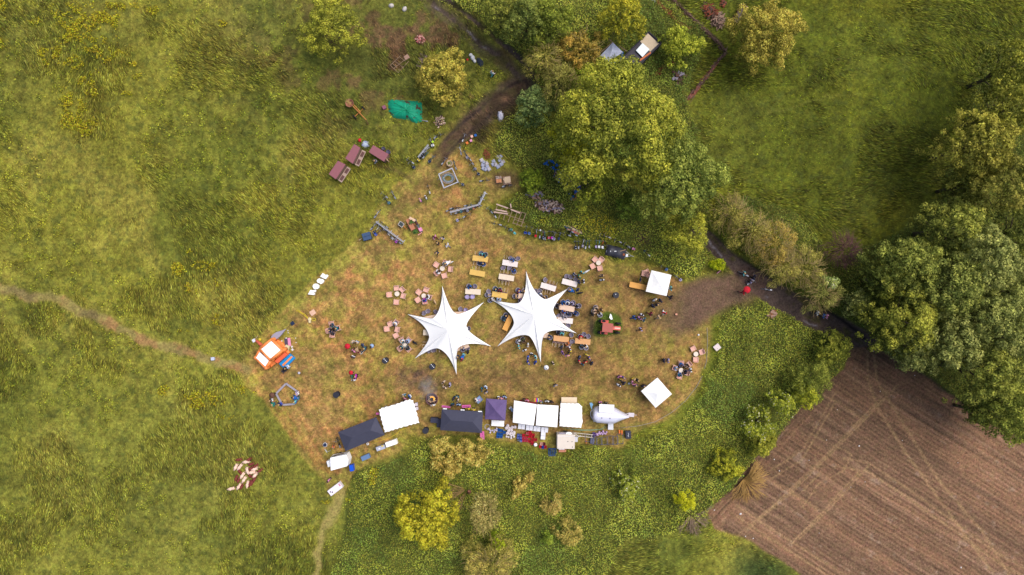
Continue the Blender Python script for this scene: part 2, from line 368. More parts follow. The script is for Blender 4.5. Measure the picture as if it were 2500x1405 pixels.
def tz(x, y):
    i = np.clip(((np.asarray(x)+86)/.17).astype(int), 0, TX.shape[1]-1); j = np.clip(((np.asarray(y)+50)/.17).astype(int), 0, TX.shape[0]-1)
    return TZ[j,i]
def tval(A, x, y):
    i = np.clip(((np.asarray(x)+86)/.17).astype(int), 0, TX.shape[1]-1); j = np.clip(((np.asarray(y)+50)/.17).astype(int), 0, TX.shape[0]-1)
    return A[j,i]
def attr_material(name, rough, fine, amp, hue=True, trans=0.0, bump=0.0, mid=1.5):
    m = bpy.data.materials.new(name); m.use_nodes = True; nt = m.node_tree; b = nt.nodes['Principled BSDF']
    at = nt.nodes.new('ShaderNodeAttribute'); at.attribute_name = 'Col'
    tc = nt.nodes.new('ShaderNodeTexCoord')
    nz = nt.nodes.new('ShaderNodeTexNoise'); nz.inputs['Scale'].default_value = fine; nz.inputs['Detail'].default_value = 4; nz.inputs['Roughness'].default_value = .7
    nt.links.new(tc.outputs['Object'], nz.inputs['Vector'])
    mr = nt.nodes.new('ShaderNodeMapRange'); mr.inputs['From Min'].default_value = .3; mr.inputs['From Max'].default_value = .7
    mr.inputs['To Min'].default_value = 1-amp; mr.inputs['To Max'].default_value = 1+amp
    nt.links.new(nz.outputs['Fac'], mr.inputs['Value'])
    n2 = nt.nodes.new('ShaderNodeTexNoise'); n2.inputs['Scale'].default_value = mid; n2.inputs['Detail'].default_value = 3
    nt.links.new(tc.outputs['Object'], n2.inputs['Vector'])
    hs = nt.nodes.new('ShaderNodeHueSaturation')
    mh = nt.nodes.new('ShaderNodeMapRange'); mh.inputs['From Min'].default_value = .3; mh.inputs['From Max'].default_value = .7; mh.inputs['To Min'].default_value = .488; mh.inputs['To Max'].default_value = .512
    nt.links.new(n2.outputs['Fac'], mh.inputs['Value']); nt.links.new(mh.outputs['Result'], hs.inputs['Hue'])
    nt.links.new(mr.outputs['Result'], hs.inputs['Value']); nt.links.new(at.outputs['Color'], hs.inputs['Color'])
    nt.links.new(hs.outputs['Color'], b.inputs['Base Color'])
    b.inputs['Roughness'].default_value = rough; b.inputs['Specular IOR Level'].default_value = .12
    if bump:
        bp = nt.nodes.new('ShaderNodeBump'); bp.inputs['Strength'].default_value = bump; bp.inputs['Distance'].default_value = .12
        nt.links.new(nz.outputs['Fac'], bp.inputs['Height']); nt.links.new(bp.outputs['Normal'], b.inputs['Normal'])
    if trans:
        tr = nt.nodes.new('ShaderNodeBsdfTranslucent'); mx = nt.nodes.new('ShaderNodeMixShader'); mx.inputs[0].default_value = trans
        nt.links.new(hs.outputs['Color'], tr.inputs['Color']); nt.links.new(b.outputs[0], mx.inputs[1]); nt.links.new(tr.outputs[0], mx.inputs[2])
        nt.links.new(mx.outputs[0], nt.nodes['Material Output'].inputs['Surface'])
    return m
TERR = attr_material('terrain_soil_and_turf', .95, 3.6, .42, bump=.9)
LEAF = attr_material('foliage', .6, 1.2, .10, trans=.35)
def split_terrain():
    ny, nx = TX.shape
    V = np.stack([TX,TY,TZ],-1).reshape(-1,3); VC = np_alb(TCOL).reshape(-1,3)
    idx = np.arange(ny*nx).reshape(ny,nx)
    F = np.stack([idx[:-1,:-1],idx[:-1,1:],idx[1:,1:],idx[1:,:-1]],-1).reshape(-1,4); fc = TCLS[:-1,:-1].ravel()
    for k,(nm,lb) in enumerate((('meadow','wild green meadow around the festival clearing'),('mown_clearing','mown reddish clearing where the festival stands'),('ploughed_field','brown ploughed field with wheel marks'),('footpath','trodden tan footpath through tall grass'),('dirt_track','dark muddy farm track'))):
        f = F[fc == k]; u, inv = np.unique(f.ravel(), return_inverse=True)
        o = mesh_np(nm, V[u], inv.reshape(-1,4), TERR, vcols=VC[u], smooth=True); tag(o, lb, None, None, 'structure')
split_terrain()
b = MB(); b.box((0,0,-1.0),(1600,1600,.2)); g = b.build('ground', M('far_grass',(100,108,44),.95,.25,scale=.05)); tag(g,'wide green countryside ground beyond the meadow',None,None,'structure')

# ------------------------------------------------------------------ loose vegetation
def quads(cen, nrm, size, asp, up, cols, name, mat, dirs=None, bend=0):
    n = len(cen); nrm = nrm/np.linalg.norm(nrm,axis=1,keepdims=True)
    if dirs is None: dirs = RNG.normal(size=(n,3))
    t = dirs-nrm*(dirs*nrm).sum(1,keepdims=True); t /= np.linalg.norm(t,axis=1,keepdims=True)+1e-9
    s = np.cross(nrm,t); L = size[:,None]; W = (size*asp)[:,None]
    # leaf as a pointed quad: base, side, tip, side
    v = np.stack([cen-t*L*.5, cen+s*W*.5-t*L*.05, cen+t*L*.5, cen-s*W*.5-t*L*.05],1).reshape(-1,3)
    f = np.arange(n*4).reshape(n,4)
    return v, f, cols
def scatter(name, n, box, dens, hfun, sizer, colf, tilt, asp, flow=None, label='', cat=None):
    x = RNG.uniform(box[0],box[1],n); y = RNG.uniform(box[2],box[3],n)
    k = RNG.random(n) < dens(x,y); x = x[k]; y = y[k]; m = len(x)
    size = sizer(x,y,m); z = tz(x,y)+hfun(x,y,m)
    nr = RNG.normal(size=(m,3))*tilt; nr[:,2] = 1
    dr = None
    if flow is not None: dr = flow(x,y,m)
    v,f,c = quads(np.stack([x,y,z],1), nr, size, asp, 0, colf(x,y,m), name, LEAF, dr)
    o = mesh_np(name, v, f, LEAF, cols=c); tag(o, label, cat, None, 'stuff'); return o
def gcol(x, y, m, k, jit=.22, shift=(0,0,0), up=0.0):
    c = tval(TCOL,x,y)+np.array(shift)
    c = c*(1+RNG.normal(size=(m,1))*jit)+RNG.normal(size=(m,3))*4
    return np_alb(c*k)
HP = [(1340,505,38,19,10),(1305,478,20,12,0),(1378,440,34,13,35),(1405,470,12,22,-10),(1352,408,24,7,25),(1240,525,44,30,18),(1751,848,10,10,0),(1655,190,9,11,0),(598,1160,34,36,0),(1882,766,9,11,0)]
def heapm(x,y):
    px = 1250+x*S; py = 702.5-y*S; w = 0*px
    for a,b_,rx,ry,g in HP: w = np.maximum(w, sm(.30,.5,blob(px,py,a,b_,rx,ry,g))*(.6 if a == 1240 else .92))
    return w
def notgrass(x,y):
    return np.maximum.reduce([heapm(x,y), tval(TM['mcl'],x,y)*(1-tval(TM['isl'],x,y)), tval(TM['mf'],x,y), tval(TM['mt'],x,y), np.minimum(1,tval(TM['mp'],x,y)*1.4)])
BX = (-78,78,-45,45)
def flowf(x,y,m):
    a = math.radians(-58)+(fbm(x,y,14,101)-.5)*2.6+RNG.normal(size=m)*.22
    r = sm(.3,-.3,x/78.0)
    a = a*r+(1-r)*(math.radians(-20)+(fbm(x,y,10,103)-.5)*3)
    return np.stack([np.cos(a),np.sin(a),RNG.normal(size=m)*.15+.15],1)
long_m = lambda x,y: sm(.46,.60,fbm(x,y,7,111))
scatter('tall_meadow_grass', 520000, BX, lambda x,y: (1-notgrass(x,y))*(1-.8*tval(TM['mu'],x,y))*(.30+.7*long_m(x,y)), lambda x,y,m: RNG.uniform(.08,.42,m),
  lambda x,y,m: RNG.uniform(.22,.5,m)+.35*long_m(x,y), lambda x,y,m: gcol(x,y,m,1.15,.24,(10,8,4)), .35, .10, flowf, 'long combed grass covering the meadows','grass')
def clumpm(x,y): return sm(.50,.62,fbm(x,y,1.15,121,2))*(sm(.42,.56,fbm(x,y,12,122)))
scatter('meadow_weeds', 300000, BX, lambda x,y: (1-notgrass(x,y))*(1-.6*tval(TM['mu'],x,y))*clumpm(x,y)*(1-.75*tval(TM['right'],x,y)), lambda x,y,m: RNG.uniform(.1,.5,m)*clumpm(x,y)+.05,
  lambda x,y,m: RNG.uniform(.14,.30,m), lambda x,y,m: gcol(x,y,m,1.22,.22,(10,12,-4)), .6, .6, None, 'rounded clumps of leafy green meadow weeds','weeds')
YB = [(185,40,42,34),(235,70,60,42),(175,85,40,26),(130,140,34,22),(185,155,24,16),(270,135,42,16),(240,112,24,18),(215,205,18,12),(165,235,14,22),(185,265,26,22),(210,310,36,22),(175,290,20,22),(225,232,16,12),(8,20,16,22),(95,58,14,10),(345,190,14,8),(310,232,18,8),(235,178,10,8),(5,105,10,12),(440,660,18,20),(500,650,24,12),(470,700,14,22),(530,690,14,8),(465,620,8,8),(535,780,11,12),(455,808,14,6),(490,850,10,6),(500,975,40,18),(405,955,14,14),(330,158,10,10),(545,60,10,8),(300,20,40,10),(375,30,16,12),(920,1150,18,10),(912,1165,8,12),(840,1200,10,6),(795,1222,12,6),(850,1210,8,10),(1210,25,12,8),(620,950,26,14),(560,1010,18,10)]
def ybm(x,y):
    px = 1250+x*S; py = 702.5-y*S; w = 0*px
    for a,b_,rx,ry in YB: w = np.maximum(w, sm(1.25,.8,np.hypot((px-a)/rx,(py-b_)/ry)+(fbm(x,y,1.1,131)-.5)*1.5))
    return w
scatter('yellow_leaved_plants', 420000, (-76,-18,-33,44), lambda x,y: ybm(x,y)*sm(.42,.55,fbm(x,y,.7,133,2))*(1-notgrass(x,y)), lambda x,y,m: RNG.uniform(.3,.7,m),
  lambda x,y,m: RNG.uniform(.16,.30,m), lambda x,y,m: np_alb(np.array([192,178,48])*(1+RNG.normal(size=(m,1))*.22)+RNG.normal(size=(m,3))*8,1.1), .5, .6, None, 'patches of bright yellow leaved plants in the meadow','plants')
def ucol(x,y,m):
    px = 1250+x*S; py = 702.5-y*S
    b0 = np.array([118,120,46.]) + np.zeros((m,3)); n = fbm(x,y,5,141)[:,None]; n2_ = fbm(x,y,1.2,142,2)[:,None]
    b0 = b0*(1-sm(.45,.65,n))+np.array([134,136,54])*sm(.45,.65,n)
    b0 = b0*(1-sm(.55,.7,fbm(x,y,7,143)[:,None])*.7)+np.array([92,108,46])*sm(.55,.7,fbm(x,y,7,143)[:,None])*.7
    yl = (blob(px,py,1450,545,45,30)+blob(px,py,1325,540,16,10)+blob(px,py,1480,560,20,30))[:,None]; b0 = b0*(1-np.clip(yl,0,1)*.6)+np.array([165,145,30])*np.clip(yl,0,1)*.6
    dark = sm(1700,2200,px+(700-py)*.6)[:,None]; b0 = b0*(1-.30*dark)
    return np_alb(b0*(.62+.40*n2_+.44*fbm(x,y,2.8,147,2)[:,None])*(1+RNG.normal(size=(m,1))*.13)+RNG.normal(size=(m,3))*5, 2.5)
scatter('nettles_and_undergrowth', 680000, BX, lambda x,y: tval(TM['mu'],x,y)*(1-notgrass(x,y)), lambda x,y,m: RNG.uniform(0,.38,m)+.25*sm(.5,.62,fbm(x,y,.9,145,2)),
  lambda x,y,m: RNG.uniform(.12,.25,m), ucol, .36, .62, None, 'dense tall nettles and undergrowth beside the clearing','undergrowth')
scatter('short_turf', 130000, BX, lambda x,y: tval(TM['mcl'],x,y)*(1-.8*tval(TM['mt'],x,y)), lambda x,y,m: RNG.uniform(.02,.05,m),
  lambda x,y,m: RNG.uniform(.12,.30,m), lambda x,y,m: gcol(x,y,m,1.15,.28,(0,0,0)), .25, .22, None, 'short mown grass and dry cuttings on the clearing','grass')
scatter('field_clods', 22000, (25,78,-45,-8), lambda x,y: tval(TM['mf'],x,y)*.9, lambda x,y,m: RNG.uniform(.0,.05,m),
  lambda x,y,m: RNG.uniform(.08,.22,m), lambda x,y,m: gcol(x,y,m,1.05,.12), .5, .7, None, 'loose clods of soil on the ploughed field','soil')
# ------------------------------------------------------------------ trees and shrubs
BARK = M('bark', (92,78,62), .9, .25, scale=4, bump=.4)
TWIG = M('twigs', (164,142,88), .9, .25, scale=4)
def crown_mesh(R, h, zb, kind, col, hi, dens=1.0, ax=1.0, ay=1.0, rot=0, leaf=.26, flowers=None, sparse=0.0, asp=.6, seed=0, puff=None):
    r = np.random.default_rng(seed)
    pr = puff or max(.42, min(1.0, R*.11+.16))
    st = pr*1.12; g = np.arange(-R*1.25,R*1.25,st); gx,gy = np.meshgrid(g,g*.87); gx = gx+(np.arange(len(g))%2)[:,None]*st*.5
    gx = gx.ravel(); gy = gy.ravel(); gx = gx+r.uniform(-.38,.38,len(gx))*st; gy = gy+r.uniform(-.38,.38,len(gy))*st
    def keep(gx,gy,s_):
        a = np.arctan2(gy,gx); q = np.hypot(gx,gy)/(R*s_*(1+.12*np.sin(a*3+seed)+.09*np.sin(a*5+seed*2.1)+.07*np.sin(a*9+seed*.7)+.05*np.sin(a*14+seed))); return q
    q = keep(gx,gy,.95); k1 = q < 1
    if sparse: k1 &= vnoise(gx+9,gy+9,R*.42,seed+9) > sparse
    cx = gx[k1]; cy = gy[k1]; q = q[k1]
    lump = vnoise(cx+50,cy+50,max(1.4,R*.30),seed+5)-.5
    dome = np.sqrt(np.clip(1-q**2.4,0,1))
    cz = zb+h*(.12+.82*dome)+lump*min(h,3.2)*.75+r.uniform(-.5,.25,len(cx))*pr
    depth = 0*cx
    # a darker second layer inside the crown
    k2 = r.random(len(cx)) < .8
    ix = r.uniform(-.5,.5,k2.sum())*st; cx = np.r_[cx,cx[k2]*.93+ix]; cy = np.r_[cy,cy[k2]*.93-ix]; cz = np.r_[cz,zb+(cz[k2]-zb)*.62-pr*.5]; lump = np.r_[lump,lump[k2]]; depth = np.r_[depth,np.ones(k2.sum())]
    cz = np.maximum(cz,.35)
    npf = len(cx); pw = pr*(.45+.85*r.random(npf)**1.3)
    nl = np.maximum(10,(dens*(pw/leaf)**2*np.where(depth>0,9,19))).astype(int)
    pid = np.repeat(np.arange(npf), nl); m = len(pid)
    d = r.normal(size=(m,3)); d /= np.linalg.norm(d,axis=1,keepdims=True); d[:,2] = np.abs(d[:,2])*1.05-.22
    rad = pw[pid]*(.62+.5*r.random(m))
    p = np.stack([cx[pid],cy[pid],cz[pid]],1)+d*rad[:,None]*np.array([1,1,.85])
    nr = d*1.0+r.normal(size=(m,3))*.42+np.array([0,0,.25])
    out = np.stack([cx[pid],cy[pid],0*cx[pid]],1)
    if kind == 'willow': dirs = out+r.normal(size=(m,3))*.8*R*.25; dirs[:,2] -= .3
    else: dirs = None
    tone = np.clip(.34+.55*lump[pid]+.50*d[:,2]*(rad/pw[pid])-.45*depth[pid]+r.normal(size=m)*.15+.40*(r.random(npf)[pid]-.5),0,1)[:,None]  # shading painted into leaf colour: lighter puff tops, darker undersides and inner layer
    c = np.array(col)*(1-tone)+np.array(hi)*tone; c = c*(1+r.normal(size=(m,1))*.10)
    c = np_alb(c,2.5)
    if flowers is not None:
        fl = (r.random(m) < flowers) & (d[:,2] > .15); c[fl] = np_alb(np.array([[236,228,186.]]),1.3)
    size = leaf*r.uniform(.5,1.3,m)
    ca,sa = math.cos(rot),math.sin(rot)
    x = p[:,0]*ax; y = p[:,1]*ay; p[:,0] = x*ca-y*sa; p[:,1] = x*sa+y*ca
    v,f,c = quads(p,nr,size,asp,0,c,'',LEAF,dirs)
    return v,f,c
def tree(px, py, rpx, H, kind, col, hi, label, cat='tree', ax=1, ay=1, rot=0, name=None, low=None, twigs=0, group=None, twm=None, **kw):
    seed = int(px*7+py*3)%9973
    zc = H*.75; x,y = P(px,py,zc); R = rpx/S*(1-zc/100)
    zb = low if low is not None else H*.28
    root = empty(name or 'tree', (x,y,0)); root['label'] = label; root['category'] = cat
    if group: root['group'] = group
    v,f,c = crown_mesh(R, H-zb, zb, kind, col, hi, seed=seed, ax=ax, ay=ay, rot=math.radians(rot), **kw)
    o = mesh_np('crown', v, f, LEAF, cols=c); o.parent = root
    rd = random.Random(seed); b = MB(); tr = max(.06, H*.022)
    b.tube([(0,0,-.1),(.05*H*.2,0,H*.3),(0,.03*H,H*.6),(0,0,H*.78)],[tr*1.25,tr,tr*.6,tr*.2],8); b.build('trunk',BARK,root,True)
    lb = MB()
    for k in range(7):
        a = rd.uniform(0,2*PI); z0 = H*rd.uniform(.25,.5); L = R*rd.uniform(.5,.85)
        lb.tube([(0,0,z0),(L*.4*math.cos(a),L*.4*math.sin(a),z0+H*.14),(L*math.cos(a),L*math.sin(a),z0+H*.22)],[tr*.5,tr*.3,tr*.1],5)
    lb.build('branch',BARK,root,True)
    if twigs:
        tb = MB()
        for k in range(twigs):
            a = rd.uniform(0,2*PI); q = rd.uniform(.2,1.0); L = rd.uniform(.5,1.5); z = zb+(H-zb)*math.sqrt(max(0,1-q*q))*.85+.25
            X0 = q*R*ax*math.cos(a)*.9; Y0 = q*R*ay*math.sin(a)*.9; da = a+rd.uniform(-.6,.6)
            tb.tube([(X0,Y0,z),(X0+L*.5*math.cos(da),Y0+L*.5*math.sin(da),z+.22),(X0+L*math.cos(da+.25),Y0+L*math.sin(da+.25),z+.2)],[.045,.03,.012],3)
        t = tb.build('twigs',twm or TWIG,root); t['kind'] = 'stuff'; t.rotation_euler.z = math.radians(rot)
    return root
YG=((88,92,34),(166,160,56)); GG=((98,92,38),(182,164,72)); BG=((72,80,30),(168,162,58)); MG=((68,80,34),(148,150,66)); DG=((62,70,30),(130,130,54)); BL=((64,82,46),(128,138,76)); OL=((96,94,40),(168,154,76)); FO=((70,76,32),(150,148,62)); FO2=((82,88,44),(158,156,84)); TN=((122,110,50),(206,176,92)); BY=((120,118,24),(208,196,40))
T = tree
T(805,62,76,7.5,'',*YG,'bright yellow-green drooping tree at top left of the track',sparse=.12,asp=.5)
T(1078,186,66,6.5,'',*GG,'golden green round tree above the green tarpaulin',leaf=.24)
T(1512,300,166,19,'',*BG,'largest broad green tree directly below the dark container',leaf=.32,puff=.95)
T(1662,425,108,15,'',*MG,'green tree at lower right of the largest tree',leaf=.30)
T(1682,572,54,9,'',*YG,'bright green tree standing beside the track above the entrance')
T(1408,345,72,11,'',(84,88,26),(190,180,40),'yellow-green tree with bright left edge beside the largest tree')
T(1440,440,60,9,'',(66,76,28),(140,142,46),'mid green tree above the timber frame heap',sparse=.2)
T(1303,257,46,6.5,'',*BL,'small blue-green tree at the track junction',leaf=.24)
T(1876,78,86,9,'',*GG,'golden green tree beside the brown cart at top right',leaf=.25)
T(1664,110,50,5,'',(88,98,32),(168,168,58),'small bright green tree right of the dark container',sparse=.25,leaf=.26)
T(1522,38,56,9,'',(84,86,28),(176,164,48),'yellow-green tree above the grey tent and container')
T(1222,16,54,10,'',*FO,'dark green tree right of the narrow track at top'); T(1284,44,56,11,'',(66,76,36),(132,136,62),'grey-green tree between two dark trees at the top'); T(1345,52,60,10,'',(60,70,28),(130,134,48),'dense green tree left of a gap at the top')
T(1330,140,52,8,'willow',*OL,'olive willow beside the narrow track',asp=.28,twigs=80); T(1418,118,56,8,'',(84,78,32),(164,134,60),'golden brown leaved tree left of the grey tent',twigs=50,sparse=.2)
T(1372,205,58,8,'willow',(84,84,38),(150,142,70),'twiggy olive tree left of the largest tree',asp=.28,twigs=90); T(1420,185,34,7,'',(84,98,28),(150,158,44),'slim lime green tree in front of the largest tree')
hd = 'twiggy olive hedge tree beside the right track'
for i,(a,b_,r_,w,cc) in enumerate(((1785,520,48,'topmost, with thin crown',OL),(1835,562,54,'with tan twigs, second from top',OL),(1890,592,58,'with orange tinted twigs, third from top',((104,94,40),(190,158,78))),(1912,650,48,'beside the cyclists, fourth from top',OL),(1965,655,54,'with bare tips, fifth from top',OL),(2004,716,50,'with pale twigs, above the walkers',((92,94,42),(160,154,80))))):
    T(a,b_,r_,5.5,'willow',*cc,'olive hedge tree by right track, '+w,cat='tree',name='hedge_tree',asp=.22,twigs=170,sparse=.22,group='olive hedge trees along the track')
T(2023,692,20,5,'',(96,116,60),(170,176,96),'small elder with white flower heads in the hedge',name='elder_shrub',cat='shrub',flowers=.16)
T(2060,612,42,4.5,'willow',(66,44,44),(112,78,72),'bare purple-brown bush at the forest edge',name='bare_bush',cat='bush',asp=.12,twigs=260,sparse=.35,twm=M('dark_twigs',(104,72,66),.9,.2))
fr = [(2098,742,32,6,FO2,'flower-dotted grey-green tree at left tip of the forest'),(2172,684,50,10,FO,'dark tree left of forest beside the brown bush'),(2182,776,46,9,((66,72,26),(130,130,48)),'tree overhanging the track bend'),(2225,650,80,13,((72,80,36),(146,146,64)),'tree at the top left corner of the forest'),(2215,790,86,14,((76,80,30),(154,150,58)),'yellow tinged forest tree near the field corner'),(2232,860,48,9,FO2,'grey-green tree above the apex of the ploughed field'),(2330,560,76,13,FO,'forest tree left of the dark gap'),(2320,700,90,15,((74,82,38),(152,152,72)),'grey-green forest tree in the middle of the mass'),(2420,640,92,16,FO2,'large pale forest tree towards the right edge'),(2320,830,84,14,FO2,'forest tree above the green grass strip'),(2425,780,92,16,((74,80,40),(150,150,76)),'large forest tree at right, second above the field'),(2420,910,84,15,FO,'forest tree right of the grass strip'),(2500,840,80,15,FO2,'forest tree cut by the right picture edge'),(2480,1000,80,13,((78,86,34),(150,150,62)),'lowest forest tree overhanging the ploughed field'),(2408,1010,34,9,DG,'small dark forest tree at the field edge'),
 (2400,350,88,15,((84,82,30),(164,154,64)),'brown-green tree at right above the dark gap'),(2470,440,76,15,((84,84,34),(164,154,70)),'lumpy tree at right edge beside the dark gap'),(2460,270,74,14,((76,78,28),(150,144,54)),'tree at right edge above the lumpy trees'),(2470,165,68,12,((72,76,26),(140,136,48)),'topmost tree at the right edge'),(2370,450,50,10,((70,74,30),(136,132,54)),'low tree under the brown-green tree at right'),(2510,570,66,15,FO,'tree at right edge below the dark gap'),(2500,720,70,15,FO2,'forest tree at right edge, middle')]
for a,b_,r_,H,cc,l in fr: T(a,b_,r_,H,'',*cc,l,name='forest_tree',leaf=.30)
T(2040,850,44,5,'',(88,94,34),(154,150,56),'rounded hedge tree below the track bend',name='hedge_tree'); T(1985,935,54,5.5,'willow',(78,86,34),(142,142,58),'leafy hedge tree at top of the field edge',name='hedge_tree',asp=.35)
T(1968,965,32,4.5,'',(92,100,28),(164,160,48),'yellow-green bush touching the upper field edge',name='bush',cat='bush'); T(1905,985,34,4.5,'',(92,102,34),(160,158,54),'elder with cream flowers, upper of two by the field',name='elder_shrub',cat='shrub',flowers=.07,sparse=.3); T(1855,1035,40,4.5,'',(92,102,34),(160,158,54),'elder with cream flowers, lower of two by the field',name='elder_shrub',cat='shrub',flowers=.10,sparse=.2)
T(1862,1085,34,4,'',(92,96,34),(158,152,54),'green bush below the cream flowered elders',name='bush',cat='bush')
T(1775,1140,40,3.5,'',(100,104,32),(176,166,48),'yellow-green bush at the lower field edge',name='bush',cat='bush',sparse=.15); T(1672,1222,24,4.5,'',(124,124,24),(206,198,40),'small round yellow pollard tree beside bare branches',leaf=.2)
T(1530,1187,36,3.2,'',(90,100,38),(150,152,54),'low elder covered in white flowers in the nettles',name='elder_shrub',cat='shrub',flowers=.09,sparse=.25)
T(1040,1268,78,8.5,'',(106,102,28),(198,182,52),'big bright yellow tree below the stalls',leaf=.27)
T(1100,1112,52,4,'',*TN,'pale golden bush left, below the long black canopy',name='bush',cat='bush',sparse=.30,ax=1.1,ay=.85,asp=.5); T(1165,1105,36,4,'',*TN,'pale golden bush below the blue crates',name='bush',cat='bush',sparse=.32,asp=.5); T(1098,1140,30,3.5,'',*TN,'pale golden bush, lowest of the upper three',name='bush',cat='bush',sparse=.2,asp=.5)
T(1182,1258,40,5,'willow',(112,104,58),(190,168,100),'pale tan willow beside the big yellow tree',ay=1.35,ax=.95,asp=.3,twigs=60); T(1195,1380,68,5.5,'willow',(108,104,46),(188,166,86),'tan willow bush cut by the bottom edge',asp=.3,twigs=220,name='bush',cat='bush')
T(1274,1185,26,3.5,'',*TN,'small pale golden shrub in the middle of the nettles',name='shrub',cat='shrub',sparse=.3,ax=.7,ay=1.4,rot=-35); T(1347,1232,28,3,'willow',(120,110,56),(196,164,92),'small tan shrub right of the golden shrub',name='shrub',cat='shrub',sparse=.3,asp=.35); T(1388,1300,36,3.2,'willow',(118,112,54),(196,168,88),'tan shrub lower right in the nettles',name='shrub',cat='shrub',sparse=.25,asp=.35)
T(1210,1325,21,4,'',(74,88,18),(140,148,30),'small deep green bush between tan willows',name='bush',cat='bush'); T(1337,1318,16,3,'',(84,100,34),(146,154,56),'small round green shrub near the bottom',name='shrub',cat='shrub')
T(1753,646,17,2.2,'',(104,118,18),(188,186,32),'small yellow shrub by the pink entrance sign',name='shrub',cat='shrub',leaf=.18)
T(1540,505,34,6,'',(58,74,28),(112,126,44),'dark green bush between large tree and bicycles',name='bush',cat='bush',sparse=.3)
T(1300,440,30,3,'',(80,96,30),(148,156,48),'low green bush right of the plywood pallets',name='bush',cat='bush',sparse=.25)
def twiggy(px, py, n, L, z0, z1, mat, label, name, a0=0, a1=360, fork=True):
    rd = random.Random(int(px+py)); b = MB(); 
    for k in range(n):
        a = math.radians(rd.uniform(a0,a1)); l = L*rd.uniform(.55,1.05); z = rd.uniform(z0,z1)
        p1 = (l*.45*math.cos(a),l*.45*math.sin(a),z*.8+.2); p2 = (l*math.cos(a+.12),l*math.sin(a+.12),z)
        b.tube([(0,0,.1),p1,p2],[.05,.035,.012],4)
        for q in range(3 if fork else 0):
            da = a+rd.uniform(-.7,.7); t = rd.uniform(.4,.8); b.tube([(p1[0]*(1-t)+p2[0]*t,p1[1]*(1-t)+p2[1]*t,z),(p1[0]*(1-t)+p2[0]*t+.28*l*math.cos(da),p1[1]*(1-t)+p2[1]*t+.28*l*math.sin(da),z+.1)],[.03,.01],3)
    o = b.build(name, mat); x,y = P(px,py,1); o.location = (x,y,0); tag(o,label,'branches'); return o
twiggy(1820,1175,110,3.2,.4,1.6,M('orange_twigs',(200,158,92),.9,.2),'fan of orange twigs spreading over the ploughed field','twig_bush',-150,60)
twiggy(1690,1260,50,2.9,.3,1.3,M('grey_twigs',(158,132,110),.9,.2),'bare grey branches spreading below the yellow pollard','bare_branches',-150,30)
twiggy(1140,1200,26,3.4,.5,1.5,M('tan_branches',(168,136,90),.9,.2),'arching bare branches of the broken tree','bare_branches',150,260)
b = MB(); b.tube([(0,0,0),(.1,.3,1.4),(.15,.9,3.0)],[.34,.3,.12],8); b.tube([(0,.2,1.2),(.25,.8,2.9)],[.14,.05],5)
o = b.build('dead_tree', M('split_wood',(140,92,72),.9,.3,scale=3,bump=.5)); o.location = P(1145,1200)+(0,); tag(o,'split reddish broken tree trunk in the nettles','trunk')
# ------------------------------------------------------------------ people (one skinned body surface per pose)
def skin(nodes, edges, radii, levels=1):
    names = list(nodes); ix = {n:i for i,n in enumerate(names)}
    me = bpy.data.meshes.new('s'); me.from_pydata([nodes[n] for n in names], [(ix[a],ix[b]) for a,b in edges], []); me.update()
    o = bpy.data.objects.new('s', me); COL.objects.link(o)
    sk_ = o.modifiers.new('k','SKIN'); sk_.use_smooth_shade = True
    for i,n in enumerate(names):
        r = radii[n]; r = r if isinstance(r,tuple) else (r,r)
        me.skin_vertices[0].data[i].radius = r
        me.skin_vertices[0].data[i].use_root = (i == 0)
    sb = o.modifiers.new('b','SUBSURF'); sb.levels = levels; sb.render_levels = levels
    dg = bpy.context.evaluated_depsgraph_get(); out = bpy.data.meshes.new_from_object(o.evaluated_get(dg))
    COL.objects.unlink(o); bpy.data.objects.remove(o); bpy.data.meshes.remove(me); return out
def merge(me, mb):
    bm = bmesh.new(); bm.from_mesh(me); m2 = bpy.data.meshes.new('t'); m2.from_pydata(mb.v,[],mb.f); m2.update(); bm.from_mesh(m2)
    for f in bm.faces: f.smooth = True
    bm.to_mesh(me); bm.free(); bpy.data.meshes.remove(m2); return me
def mkobj(name, me, mat, parent=None):
    me.name = name; me.materials.clear(); me.materials.append(mat); o = bpy.data.objects.new(name, me); COL.objects.link(o)
    if parent: o.parent = parent
    return o
SKIN_T = mc('skin',var=.05,bump=0)
